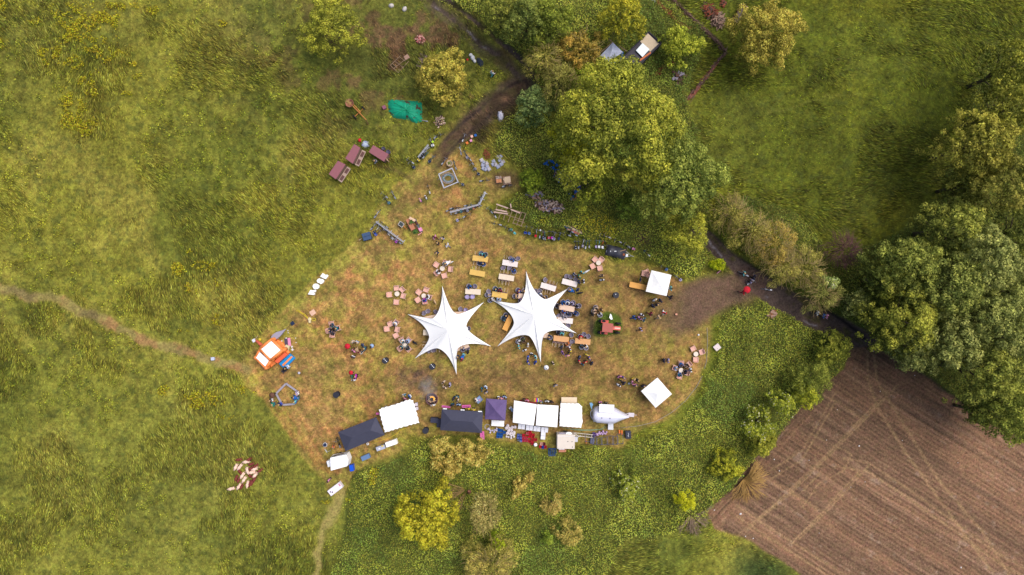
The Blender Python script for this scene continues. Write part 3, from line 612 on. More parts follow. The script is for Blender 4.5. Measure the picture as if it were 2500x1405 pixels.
def human(pose):
    # faces +Y, feet at z=0
    V = Vector
    if pose == 'stand': pel = V((0,0,.93)); lean = 0; kn = [(-.11,.03,.50),(.11,.03,.50)]; an = [(-.12,-.02,.08),(.13,-.02,.08)]; el = [(-.27,-.02,1.12),(.27,-.02,1.12)]; ha = [(-.25,.14,.92),(.27,.12,.90)]
    if pose == 'walk': pel = V((0,0,.92)); lean = .05; kn = [(-.10,.22,.52),(.10,-.02,.50)]; an = [(-.10,.32,.10),(.10,-.36,.16)]; el = [(-.25,-.14,1.14),(.26,.10,1.14)]; ha = [(-.24,-.10,.92),(.24,.33,1.0)]
    if pose == 'sit': pel = V((0,-.05,.52)); lean = .06; kn = [(-.13,.40,.52),(.13,.40,.52)]; an = [(-.13,.42,.08),(.14,.44,.08)]; el = [(-.27,.10,.78),(.27,.10,.78)]; ha = [(-.14,.34,.74),(.15,.36,.72)]
    if pose == 'bend': pel = V((0,-.10,.90)); lean = .42; kn = [(-.12,.02,.48),(.12,.02,.48)]; an = [(-.12,-.05,.08),(.13,-.05,.08)]; el = [(-.22,.48,.95),(.22,.48,.95)]; ha = [(-.16,.66,.80),(.16,.68,.80)]
    c1 = pel+V((0,lean*.4,.22 if lean < .3 else .18)); c2 = pel+V((0,lean*.9,.43 if lean < .3 else .32)); nb = c2+V((0,lean*.25,.10)); nk = nb+V((0,.01+lean*.2,.07)); hd = nk+V((0,.02+lean*.1,.10)); ht = hd+V((0,.0,.09))
    n = {'pel':pel,'c1':c1,'c2':c2,'nb':nb,'nk':nk,'hd':hd,'ht':ht}; E = [('pel','c1'),('c1','c2'),('c2','nb'),('nb','nk'),('nk','hd'),('hd','ht')]
    R = {'pel':(.15,.11),'c1':(.13,.10),'c2':(.16,.11),'nb':.07,'nk':.055,'hd':(.078,.095),'ht':.06}
    for i,s in ((0,'l'),(1,'r')):
        sx = -1 if i == 0 else 1
        n['sh'+s] = c2+V((sx*.19,0,.04)); n['el'+s] = V(el[i]); n['wr'+s] = V(ha[i])+(V(el[i])-V(ha[i])).normalized()*.06; n['ha'+s] = V(ha[i])
        n['hp'+s] = pel+V((sx*.10,0,-.04)); n['kn'+s] = V(kn[i]); n['an'+s] = V(an[i]); n['to'+s] = V(an[i])+V((0,.17,-.04))
        E += [('c2','sh'+s),('sh'+s,'el'+s),('el'+s,'wr'+s),('wr'+s,'ha'+s),('pel','hp'+s),('hp'+s,'kn'+s),('kn'+s,'an'+s),('an'+s,'to'+s)]
        R.update({'sh'+s:.065,'el'+s:.045,'wr'+s:.03,'ha'+s:(.038,.022),'hp'+s:.095,'kn'+s:.062,'an'+s:.042,'to'+s:(.04,.03)})
    body = skin(n,E,R,1)
    fx = MB()
    f = hd
    for sx in (-1,1):
        fx.ball((f.x+sx*.03,f.y+.088,f.z+.02),.012,6); fx.ball((f.x+sx*.085,f.y,f.z),.022,6,.5,1,1.3)
    fx.tube([(f.x,f.y+.085,f.z+.03),(f.x,f.y+.115,f.z-.015),(f.x,f.y+.088,f.z-.02)],[.008,.016,.01],5); fx.box((f.x,f.y+.088,f.z-.05),(.045,.012,.012))
    for s in 'lr':
        h = n['ha'+s]; d = (n['ha'+s]-n['el'+s]).normalized(); sd = V((1 if s == 'r' else -1,0,0))
        for k in range(4):
            o_ = V((0,0,0))+d.cross(sd).normalized()*(k-1.5)*.018; L = (.07,.08,.075,.06)[k]
            fx.tube([h+o_+d*.01,h+o_+d*(.02+L*.55),h+o_+d*(.02+L*.9)-sd*.02],[.009,.008,.006],5)
        t = d.cross(sd).normalized(); fx.tube([h-t*.03-d*.01,h-t*.055+d*.02,h-t*.05+d*.045],[.011,.009,.007],5)
    merge(body,fx); root = mkobj('person',body,SKIN_T)
    tn = {k:n[k] for k in ('pel','c1','c2','nb','shl','shr','ell','elr','wrl','wrr')}
    for s in 'lr': tn['wr'+s] = n['el'+s].lerp(n['wr'+s],.8)
    te = [('pel','c1'),('c1','c2'),('c2','nb'),('c2','shl'),('c2','shr'),('shl','ell'),('shr','elr'),('ell','wrl'),('elr','wrr')]
    tr_ = {'pel':(.185,.145),'c1':(.16,.13),'c2':(.19,.14),'nb':.085,'shl':.088,'shr':.088,'ell':.066,'elr':.066,'wrl':.052,'wrr':.052}
    mkobj('jacket',skin(tn,te,tr_,1),mc('navy'),root)
    ln = {k:n[k] for k in ('pel','hpl','hpr','knl','knr','anl','anr')}
    for s in 'lr': ln['an'+s] = n['kn'+s].lerp(n['an'+s],.92)
    mkobj('trousers',skin(ln,[('pel','hpl'),('pel','hpr'),('hpl','knl'),('hpr','knr'),('knl','anl'),('knr','anr')],{'pel':(.165,.125),'hpl':.112,'hpr':.112,'knl':.082,'knr':.082,'anl':.062,'anr':.062},1),mc('denim'),root)
    b = MB(); b.ball((hd.x,hd.y-.02,hd.z+.045),.125,10,.92,1.02,.92); b.ball((hd.x,hd.y-.07,hd.z-.03),.08,8,1,.7,1.2); mkobj_h = b.build('hair',mc('brown'),root,True)
    for s in 'lr':
        b = MB(); a = n['an'+s]; b.box((a.x,a.y+.06,max(.04,a.z-.03)),(.10,.28,.085),taper=.8); b.build('shoe',mc('black'),root)
    return root
HUM = {p: human(q) for p,q in (('s','stand'),('w','walk'),('u','sit'),('b','bend'))}
HAIR = ['hair_brown','hair_black','hair_blond']; C['hair_brown'] = (84,58,44); C['hair_black'] = (40,32,32); C['hair_blond'] = (198,160,110); C['hair_grey'] = (170,160,155); C['hat_white'] = (235,230,225); C['cap_red'] = (200,30,40)
CN = dict(paleblue='pale blue')
def person(px, py, pose, top, legs='denim', hair=None, face=None, note='', loc=True, group=None):
    rd = random.Random(int(px*31+py*17))
    h = .9 if pose == 'u' else 1.3
    x,y = P(px,py,h)
    if face: rz = math.atan2(-(face[1]-py), face[0]-px)-PI/2
    else: rz = rd.uniform(0,2*PI)
    o = place(HUM[pose],x,y,0,rz); sc = rd.uniform(.95,1.06)*1.08; o.scale = (sc,sc,sc)
    hair = hair or rd.choice(HAIR)
    for c in [k for k in COL.objects if k.parent == o] if False else KID(o):
        b = c.name.split('.')[0]
        if b == 'jacket': setmat(c, mc(top))
        elif b == 'trousers': setmat(c, mc(legs))
        elif b == 'hair': setmat(c, mc(hair))
    verb = {'s':'standing','w':'walking','u':'seated','b':'bending'}[pose]
    base = 'person in %s top%s %s' % (CN.get(top,top), note and ' '+note, verb)
    lab(o, base, px, py, 'person', group or 'visitors on the clearing', loc)
    return o
_kid = {}
def KID(o):
    # children of a freshly placed object are the last linked ones: walk them quickly
    return [c for c in o.children]
# ------------------------------------------------------------------ furniture and things that repeat
def P3(px,py,h=0,z=0): x,y = P(px,py,h); return x,y,z
def mk_tub():
    r = empty('tub_chair'); b = MB(); b.lathe([(.20,.40),(.27,.42),(.29,.50),(.24,.47),(.02,.46)],n=16,cap=True); b.build('seat',M('tub_seat',(122,110,126)),r,True)
    b = MB(); vs=[]; n=14
    for i in range(n+1):
        a = math.radians(-200+220*i/n); hh = .78-.16*abs(i/n-.5)*2
        for rr,z in ((.27,.44),(.33,hh),(.36,hh),(.31,.42)): vs.append((rr*math.cos(a),rr*math.sin(a),z))
    fs = [(i*4+j,i*4+(j+1)%4,(i+1)*4+(j+1)%4,(i+1)*4+j) for i in range(n) for j in range(4)]+[(0,1,2,3),(n*4+3,n*4+2,n*4+1,n*4)]
    b.add(vs,fs); b.build('backrest',M('chair_shell',(186,180,192)),r,True)
    for sx in (-1,1):
        for sy in (-1,1): q = MB(); q.tube([(sx*.16,sy*.16,.42),(sx*.24,sy*.24,0)],[.018,.014],6); q.build('leg',mc('black'),r)
    return r
def mk_arm():
    r = empty('lounge_chair'); m = mc('salmon'); b = MB(); b.box((0,0,.36),(.70,.66,.10)); b.build('seat',m,r,bevel=.03)
    b = MB(); b.box((0,-.34,.58),(.64,.07,.40),rx=.12); b.build('backrest',m,r,bevel=.03)
    for sx in (-1,1):
        q = MB(); q.box((sx*.35,-.02,.50),(.05,.62,.04)); q.tube([(sx*.37,.27,.5),(sx*.37,.30,.34)],.03,6); q.build('armrest',M('chair_arm',(246,200,182)),r,bevel=0)
        for sy in (-1,1): q = MB(); q.tube([(sx*.30,sy*.28,.34),(sx*.40,sy*.44,0)],[.028,.02],6); q.build('leg',M('chair_leg',(246,214,196)),r)
    return r
def mk_round():
    r = empty('side_table'); b = MB(); b.lathe([(.33,.48),(.35,.50),(.35,.525),(.33,.54)],n=24); b.build('tabletop',M('round_top',(244,226,206),.5,.05),r)
    for k in range(3): a = 2*PI*k/3; q = MB(); q.tube([(.12*math.cos(a),.12*math.sin(a),.49),(.27*math.cos(a),.27*math.sin(a),0)],.02,6); q.build('leg',mc('tan'),r)
    return r
TOPC = dict(yellow=(236,190,98),cream=(244,222,196),white=(250,234,226),peach=(240,206,178),tan=(230,170,112),orange=(240,172,84))
def mk_table(col, L=2.2):
    r = empty('beer_table'); b = MB(); b.box((0,0,.75),(L,.78,.045)); b.build('tabletop',M('planked_top_'+col,TOPC[col],.55,.07,scale=2),r,bevel=.008)
    for sx in (-1,1):
        q = MB()
        for sy in (-1,1): q.tube([(sx*(L/2-.25),sy*.28,.73),(sx*(L/2-.2),sy*.32,0)],.02,6)
        q.tube([(sx*(L/2-.22),-.3,.35),(sx*(L/2-.22),.3,.35)],.015,6); q.build('leg_frame',mc('green'),r)
    return r
def mk_fold():   # folding chair tipped forward against the table edge, rear legs sticking out (towards -Y)
    r = empty('folding_chair'); b = MB(); b.box((0,.44,.60),(.38,.34,.03),rx=.15); b.build('seat',M('slats',(120,92,92)),r)
    b = MB(); b.box((0,.24,.70),(.36,.03,.05)); b.build('backrest',M('slats',(120,92,92)),r)
    for sx in (-1,1): q = MB(); q.tube([(sx*.2,.55,.30),(sx*.2,.20,.66),(sx*.2,-.30,.84)],.020,6); q.build('leg',M('chair_rods',(232,206,184)),r)
    return r
def mk_bar():
    r = empty('bar_table'); b = MB(); b.lathe([(.42,1.06),(.44,1.08),(.44,1.11),(.42,1.12)],n=28); b.build('tabletop',M('black_cover',(44,46,58),.6,.08),r)
    b = MB(); b.lathe([(.43,1.08),(.20,.75),(.14,.5),(.22,.25),(.40,.03)],n=28,cap=False); b.build('stretch_cover',M('black_cover2',(30,30,40),.8,.1),r,True)
    return r
def mk_bike(seed, frame, bagc=None, seatc=None, helmet=None):
    r = empty('bicycle'); m = mc(frame); dk = mc('black'); lean = .12
    for y in (-.52,.52):
        b = MB(); b.torus((0,y,.34),.32,.026,20,5,'x'); w_ = b.build('wheel',M('tyre',(36,36,42),.9,.1),r)
        b = MB(); b.torus((0,y,.34),.29,.012,20,4,'x')
        for k in range(8): a = 2*PI*k/8; b.tube([(0,y,.34),(0,y+.29*math.cos(a),.34+.29*math.sin(a))],.004,3)
        b.tube([(-.05,y,.34),(.05,y,.34)],.02,6); b.build('rim',M('steel_rim',(170,172,180),.35,.05,metal=.6),w_)
    b = MB()
    for p,q in (((0,-.52,.34),(0,-.16,.85)),((0,-.52,.34),(0,-.08,.32)),((0,-.08,.32),(0,-.18,.88)),((0,-.08,.32),(0,.36,.80)),((0,-.16,.78),(0,.36,.86)),((0,.34,.96),(0,.52,.34))): b.tube([p,q],.022,6)
    b.build('frame',m,r)
    b = MB(); b.tube([(-.30,.26,1.03),(-.20,.36,1.05),(0,.38,1.0),(.20,.36,1.05),(.30,.26,1.03)],.016,6); b.build('handlebar',M('bars',(150,152,162),.4,.05,metal=.4),r)
    b = MB(); b.prism([(-.09,-.34),(.09,-.34),(.03,-.04),(-.03,-.04)],.92,.98,.9); b.build('saddle',dk,r)
    b = MB(); b.box((0,-.52,.76),(.16,.40,.02)); b.tube([(-.07,-.68,.76),(-.05,-.54,.36)],.01,4); b.tube([(.07,-.68,.76),(.05,-.54,.36)],.01,4); b.build('luggage_rack',M('bars',(150,152,162)),r)
    if bagc: b = MB(); b.box((0,-.52,.62),(.42,.34,.30),taper=.9); b.build('pannier',mc(bagc),r,bevel=.03)
    if seatc: b = MB(); b.box((0,-.5,.86),(.30,.30,.10)); b.box((0,-.66,1.02),(.30,.08,.40),rx=.2); b.build('child_seat',mc(seatc),r,bevel=.02)
    if helmet: b = MB(); b.ball((0,.40,1.10),.14,10,.85,1.1,.75); b.build('helmet',mc(helmet),r,True)
    return r
BNOTE = {}
def bike(px, py, ang, frame='black', bag=None, seat=None, helmet=None, note=''):
    key = (frame,bag,seat,helmet)
    if key not in BNOTE: BNOTE[key] = mk_bike(0,*key)
    x,y = P(px,py,.8); o = place(BNOTE[key],x,y,0,math.radians(ang)); o.rotation_euler.x = 0; o.rotation_euler.y = random.Random(int(px)).uniform(-.16,.16)
    d = 'bicycle with %s frame' % CN.get(frame,frame)
    if seat: d += ' and %s child seat' % CN.get(seat,seat)
    elif bag: d += ' and %s pannier' % CN.get(bag,bag)
    elif helmet: d += ' and %s helmet' % CN.get(helmet,helmet)
    lab(o, d, px, py, 'bicycle', 'bicycles parked around the clearing'); return o
TUB=mk_tub(); ARM=mk_arm(); RND=mk_round(); FOLD=mk_fold(); BAR=mk_bar(); TAB={}
def tub(px,py,rz=None,col=None,face=None,occ=False):
    x,y = P(px,py,.5); rd = random.Random(int(px*3+py))
    if face: rz = math.atan2(-(face[1]-py),face[0]-px)-PI/2
    elif rz is None: rz = rd.uniform(0,6.28)
    o = place(TUB,x,y,0,rz)
    if col:
        for c in KID(o):
            if c.name.startswith(('seat','backrest')): setmat(c, mc(col))
    nm = {'grey':'grey','lilac':'pinkish grey','blue':'blue'}.get(col or 'grey',col)
    lab(o,('occupied ' if occ else 'empty ')+nm+' tub chair',px,py,'chair','round tub chairs at the long tables'); return o
def arm(px,py,face,occ=False,side=None):
    x,y = P(px,py,.5); rz = math.atan2(-(face[1]-py),face[0]-px)-PI/2; o = place(ARM,x,y,0,rz)
    lab(o,('occupied ' if occ else 'empty ')+'salmon lounge chair',px,py,'chair','salmon lounge chairs'); return o
def rtable(px,py):
    x,y = P(px,py,.5); o = place(RND,x,y,0,0); lab(o,'small round cream table among lounge chairs',px,py,'table','round side tables'); return o
def table(px,py,ang,col,lb,L=2.2):
    if (col,L) not in TAB: TAB[(col,L)] = mk_table(col,L)
    x,y = P(px,py,.75); o = place(TAB[(col,L)],x,y,0,math.radians(-ang)); tag(o,lb,'table','long beer tables'); return o
def fold(px,py,ang):   # ang: direction (photo degrees, clockwise from right) the legs point to
    x,y = P(px,py,.7); o = place(FOLD,x,y,0,math.radians(-ang)+PI/2); lab(o,'folding chair tipped against table',px,py,'chair','folding chairs tipped against tables'); return o
# ------------------------------------------------------------------ canopies and tents
def canopy(corners, h, peak, mat, label, name='canopy', inset=.03, valance=.25, flat=False, ridge=None, frame=(70,70,76)):
    pts = [P(a,b_,h) for a,b_ in corners]; cx = sum(p[0] for p in pts)/4; cy = sum(p[1] for p in pts)/4
    root = empty(name,(cx,cy,0)); q = [(p[0]-cx,p[1]-cy) for p in pts]
    b = MB()
    if ridge:   # hipped: ridge from midpoint fractions
        (ax,ay),(bx,by) = ridge; tops = [(ax-cx,ay-cy,peak),(bx-cx,by-cy,peak)]
        vs = [(x,y,h) for x,y in q]+tops
        b.add(vs,[(0,1,5,4),(1,2,5),(2,3,4,5),(3,0,4)])
    else:
        n = 6; vs = [(0,0,peak)]; fs = []
        ring = []
        for i in range(4):
            x0,y0 = q[i]; x1,y1 = q[(i+1)%4]
            for k in range(n): t = k/n; ring.append((x0+(x1-x0)*t,y0+(y1-y0)*t, abs(t-.5)))
        m = len(ring)
        for s_ in (.33,.66,1.0):
            for x,y,t in ring:
                sag = (-.10*(1-2*t))*math.sin(s_*PI*.5)*(0 if s_ == 1 else 1)
                vs.append((x*s_,y*s_,peak+(h-peak)*(s_**.92)+sag))
        for k in range(m): fs.append((0,1+k,1+(k+1)%m))
        for s_ in range(2):
            for k in range(m): fs.append((1+s_*m+k,1+(s_+1)*m+k,1+(s_+1)*m+(k+1)%m,1+s_*m+(k+1)%m))
        b.add(vs,fs)
    roof = b.build('roof',mat,root,False)
    v = MB()
    for i in range(4):
        x0,y0 = q[i]; x1,y1 = q[(i+1)%4]; v.add([(x0,y0,h),(x1,y1,h),(x1*.995,y1*.995,h-valance),(x0*.995,y0*.995,h-valance)],[(0,1,2,3)])
    v.build('valance',mat,root)
    for x,y in q: l = MB(); l.box((x*.96,y*.96,(h-.05)/2),(.05,.05,h-.05)); l.build('leg',M('canopy_frame',frame,.4,.05,metal=.3),root)
    root['label'] = label; root['category'] = 'canopy'; return root
def star_tent(tips, vals, cpx, peak, label, hv=1.8, pm=(1.0,1.0)):
    mat = M('star_canvas',(252,252,255),.55,.015,scale=.6,bump=.05,k=1.7); cx,cy = P(cpx[0],cpx[1],peak); root = empty('star_tent',(cx,cy,0)); n = len(tips); ring = []
    tp = [P(a+(a-cpx[0])*.03,b_+(b_-cpx[1])*.03,.25) for a,b_ in tips]; vp = [P(a,b_,hv) for a,b_ in vals]
    for i in range(n):
        A = Vector(tp[i]); B = Vector(tp[(i+1)%n]); V_ = Vector(vp[i]); u = (B-A).normalized()
        def ctrl(T):
            ax = (Vector((cx,cy))-T).normalized(); w = V_-T; sg = 1 if ax.x*w.y-ax.y*w.x > 0 else -1
            th = math.radians(7.5)*sg; d = Vector((ax.x*math.cos(th)-ax.y*math.sin(th), ax.x*math.sin(th)+ax.y*math.cos(th)))
            den = d.x*u.y-d.y*u.x; q = (w.x*u.y-w.y*u.x)/den; return T+d*q
        Q1 = ctrl(A); Q2 = ctrl(B)
        for k in range(24):
            t = k/12
            if t < 1: p = A*(1-t)**2+Q1*2*t*(1-t)+V_*t*t
            else: t -= 1; p = V_*(1-t)**2+Q2*2*t*(1-t)+B*t*t
            z = .25+(hv-.25)*(math.sin(PI*k/24)**1.5); ring.append((p.x-cx,p.y-cy,z))
    m = len(ring); vs = [(0,0,peak)]; fs = []; rows = [.06,.15,.28,.42,.56,.70,.84,.93,1.0]
    for s_ in rows:
        for x,y,z in ring: vs.append((x*s_,y*s_,z+(peak-z)*(1-s_)**1.08))
    fs += [(0,1+k,1+(k+1)%m) for k in range(m)]
    for r_ in range(len(rows)-1):
        for k in range(m): fs.append((1+r_*m+k,1+(r_+1)*m+k,1+(r_+1)*m+(k+1)%m,1+r_*m+(k+1)%m))
    b = MB(); b.add(vs,fs); b.build('membrane',mat,root,True)
    b = MB(); b.tube([(0,0,0),(0,0,peak-.02)],.06,8); b.build('mast',mc('grey'),root)
    e = MB(); e.tube([(x,y,z-.01) for x,y,z in ring]+[(ring[0][0],ring[0][1],ring[0][2]-.01)],.02,4,False); e.build('edge_band',M('edge_band',(190,186,190)),root)
    for x,y in tp:
        x-=cx; y-=cy; L = math.hypot(x,y); g_ = MB(); g_.tube([(x,y,.25),(x+x/L*.55,y+y/L*.55,0)],.012,4); g_.tube([(x+x/L*.55,y+y/L*.55,-.05),(x+x/L*.60,y+y/L*.60,.12)],.025,5); g_.build('guy_peg',mc('black'),root)
    root['label'] = label; root['category'] = 'tent'; root['group'] = 'white star shaped tents'; return root
def boxthing(name, px, py, wpx, hpx, ang, z0, z1, mat, label, cat, taper=1.0, group=None, bevel=.01, parts=()):
    x,y = P(px,py,z1); k = (1-z1/100)/S
    root = empty(name,(x,y,0),math.radians(-ang)); b = MB(); b.box((0,0,(z0+z1)/2),(wpx*k,hpx*k,z1-z0),taper=taper); b.build('body',mat,root,bevel=bevel)
    root['label'] = label; root['category'] = cat
    if group: root['group'] = group
    return root, wpx*k, hpx*k
def single(name, mb, mat, x, y, z, rz, label, cat, group=None, smooth=False):
    o = mb.build(name,mat,None,smooth); o.location = (x,y,z); o.rotation_euler.z = rz; tag(o,label,cat,group); return o
# ------------------------------------------------------------------ landmarks used in the descriptions
LM += [(1094,808,'left star tent'),(1303,772,'right star tent'),(1491,800,'red tractor'),(660,868,'orange bouncy castle'),(700,962,'grey pentagon frame'),(1054,976,'fire pit'),(1210,1000,'purple canopy'),(1127,1028,'long black canopy'),(882,1062,'tilted black canopy'),(974,1017,'white scalloped tent'),(1283,1008,'first white stall'),(1336,1012,'second white stall'),(1393,1015,'third white stall'),(1491,1016,'silver trailer'),(1602,959,'diamond-set white canopy'),(1608,692,'white entrance canopy'),(1382,1078,'beige trailer'),(826,1130,'white caravan'),(813,1195,'white chest'),
 (1245,643,'upper white table'),(1236,678,'lower white table'),(1172,632,'upper yellow table'),(1165,667,'lower yellow table'),(1155,713,'lone cream table'),(1220,721,'yellow table between star tents'),(1339,701,'white table above right star'),(1391,691,'white table right of star tip'),(1384,753,'peach table'),(1380,783,'pale pink table'),(1370,828,'tan table'),(1423,834,'rightmost tan table'),(1500,615,'black covered trailer'),(1095,436,'square steel frame'),(1135,510,'lower steel rail'),(950,566,'left steel rail'),(1034,370,'upper steel rail'),(1010,548,'wooden flower cart'),(1240,525,'timber frame heap'),(925,375,'brown wooden sheds'),(1335,500,'rubble heap'),(1820,705,'track junction'),(2000,768,'dark track bend'),(1699,865,'side table near white board'),(1663,905,'side table by right nettles'),(1080,656,'side table above left star'),(969,718,'leftmost side table'),(1035,723,'side table left of star tip'),(1461,642,'side table by covered trailer'),(987,843,'side table left of tent'),(1460,762,'five friends beside tractor'),(957,803,'chairs without a table'),(813,805,'lone chair circle'),(1200,403,'grey stone slabs'),(1400,560,'leaning plank pile'),(894,577,'dark blue box'),(1185,180,'top track'),(1522,925,'talking pairs'),(1283,875,'standing circle under star')]
# ------------------------------------------------------------------ tents and stalls
star_tent([(1080,702),(1179,740),(1196,845),(1114,912),(1015,874),(998,769)],[(1114.7,767),(1138.5,798),(1119.8,849),(1071,851.5),(1047.7,822),(1058,777)],(1094,806),3.3,'left white six pointed star tent, centre of the clearing')
star_tent([(1285,666),(1387,705),(1405,813),(1320,882),(1217,844),(1203,734)],[(1329.9,731),(1350.8,759.2),(1331,815),(1290,820),(1254.7,787.4),(1268.4,739)],(1304,770),3.3,'right white six pointed star tent, nearer the tractor')
WH = M('white_pvc',(253,253,255),.5,.02,scale=1,bump=.05,k=1.7); WH2 = M('white_pvc_matt',(248,246,250),.6,.03,scale=1,bump=.05,k=1.2)
BKC = M('black_canvas',(74,74,92),.75,.08,scale=2,k=1.0); PUC = M('purple_canvas',(112,92,138),.75,.08,scale=2)
canopy([(1590.6,660.4),(1639.2,672),(1627.3,723.2),(1576.6,712.1)],2.3,2.9,WH,'square white canopy beside the orange table near the entrance')
canopy([(1605.2,922.6),(1640.3,962.7),(1600.6,996.3),(1565.3,955.6)],2.3,2.9,WH,'square white canopy turned like a diamond, lower right')
canopy([(1186.8,973.8),(1237.4,977.2),(1233.5,1027),(1184,1023.9)],2.3,3.2,PUC,'purple square canopy between black canopy and white stalls')
def rid(c, h, f=.28):
    m0 = [(c[0][0]+c[3][0])/2,(c[0][1]+c[3][1])/2]; m1 = [(c[1][0]+c[2][0])/2,(c[1][1]+c[2][1])/2]
    return P(m0[0]+(m1[0]-m0[0])*f,m0[1]+(m1[1]-m0[1])*f,h),P(m1[0]+(m0[0]-m1[0])*f,m1[1]+(m0[1]-m1[1])*f,h)
cD = [(1078.6,1000),(1179.1,1006),(1176.6,1057.8),(1074.5,1050.7)]; canopy(cD,2.2,3.1,BKC,'long black canopy with pink boards along its front',ridge=rid(cD,3.1,.24))
cE = [(825.3,1055.8),(917.8,1019.3),(939,1062.4),(844,1102.5)]; canopy(cE,2.2,3.1,BKC,'long black canopy set at a tilt beside the scalloped tent',ridge=rid(cE,3.1,.26))
def stall(c, h, peak, lb, wob=0, wall=True):
    pts = [P(a,b_,h) for a,b_ in c]; n = len(pts); cx = sum(p[0] for p in pts)/n; cy = sum(p[1] for p in pts)/n; r = empty('market_tent',(cx,cy,0)); rd = random.Random(int(c[0][0]))
    ring = []
    for i in range(n):
        x0,y0 = pts[i]; x1,y1 = pts[(i+1)%n]; k_ = max(2,int(math.hypot(x1-x0,y1-y0)/.28))
        for k in range(k_):
            t = k/k_; w_ = wob*(math.sin(k*PI)*0+abs(math.sin(k*PI/2)))-wob*.5; nx = (y1-y0); ny = -(x1-x0); L = math.hypot(nx,ny); ring.append((x0+(x1-x0)*t-cx-nx/L*w_*-1,y0+(y1-y0)*t-cy-ny/L*w_*-1))
    m = len(ring); vs = [(0,0,peak)]+[(x*.5,y*.5,(peak+h)/2-.03) for x,y in ring]+[(x,y,h) for x,y in ring]
    fs = [(0,1+k,1+(k+1)%m) for k in range(m)]+[(1+k,1+m+k,1+m+(k+1)%m,1+(k+1)%m) for k in range(m)]
    b = MB(); b.add(vs,fs); b.build('roof',WH,r)
    b = MB(); vs = [(x,y,h) for x,y in ring]+[(x*.985,y*.985,h-.3) for x,y in ring]; b.add(vs,[(k,(k+1)%m,m+(k+1)%m,m+k) for k in range(m)]); b.build('valance',WH2,r)
    if wall:
        q = [(p[0]-cx,p[1]-cy) for p in pts]
        if n >= 4:
            w_ = MB(); a_,b_ = q[-2],q[-1]; w_.add([(a_[0]*.95,a_[1]*.95,0),(b_[0]*.95,b_[1]*.95,0),(b_[0]*.95,b_[1]*.95,h-.3),(a_[0]*.95,a_[1]*.95,h-.3)],[(0,1,2,3)]); w_.build('back_wall',WH2,r)
    for p in pts[:4]: l = MB(); l.box(((p[0]-cx)*.93,(p[1]-cy)*.93,h/2-.03),(.05,.05,h-.08)); l.build('leg',mc('grey'),r)
    r['label'] = lb; r['category'] = 'tent'; return r
stall([(925.3,1001.5),(932,997),(960,990),(990,979),(1000,976),(1008,978),(1015,1000),(1023.5,1032.7),(990,1041),(940,1056.5),(931,1025)],2.4,2.9,'white tent with scalloped edge left of the fire pit',.10)
stall([(1255.1,978.4),(1310.5,988),(1303,1039.7),(1251.8,1032)],2.4,2.9,'white square stall next to the purple canopy')
stall([(1311.7,988),(1363.6,991.2),(1360.2,1043.8),(1308.2,1039.3)],2.4,2.9,'middle white square stall of the three in the row')
stall([(1369,985),(1413,986),(1421,993),(1421,1015),(1422,1031),(1418.7,1045),(1366.2,1041.2),(1367,1010)],2.4,2.9,'white stall with cream table in front, right of the row',.05)
boxthing('serving_table',1389.5,977.5,38,14,.5,.70,.76,M('cream_top',(248,222,190),.5,.05),'long cream serving table in front of the third stall','table')
for t_ in (('serving_table',1215.3,1034.2,31,14,4,.7,.76,WH2,'white table below the purple canopy','table'),):
    boxthing(*t_)
for o in [o for o in list(COL.objects) if o.name.startswith('serving_table')]:
    for sx in (-1,1):
        for sy in (-1,1): q = MB(); q.box((sx*.85,sy*.3,.35),(.05,.05,.70)); q.build('leg',mc('grey'),o)
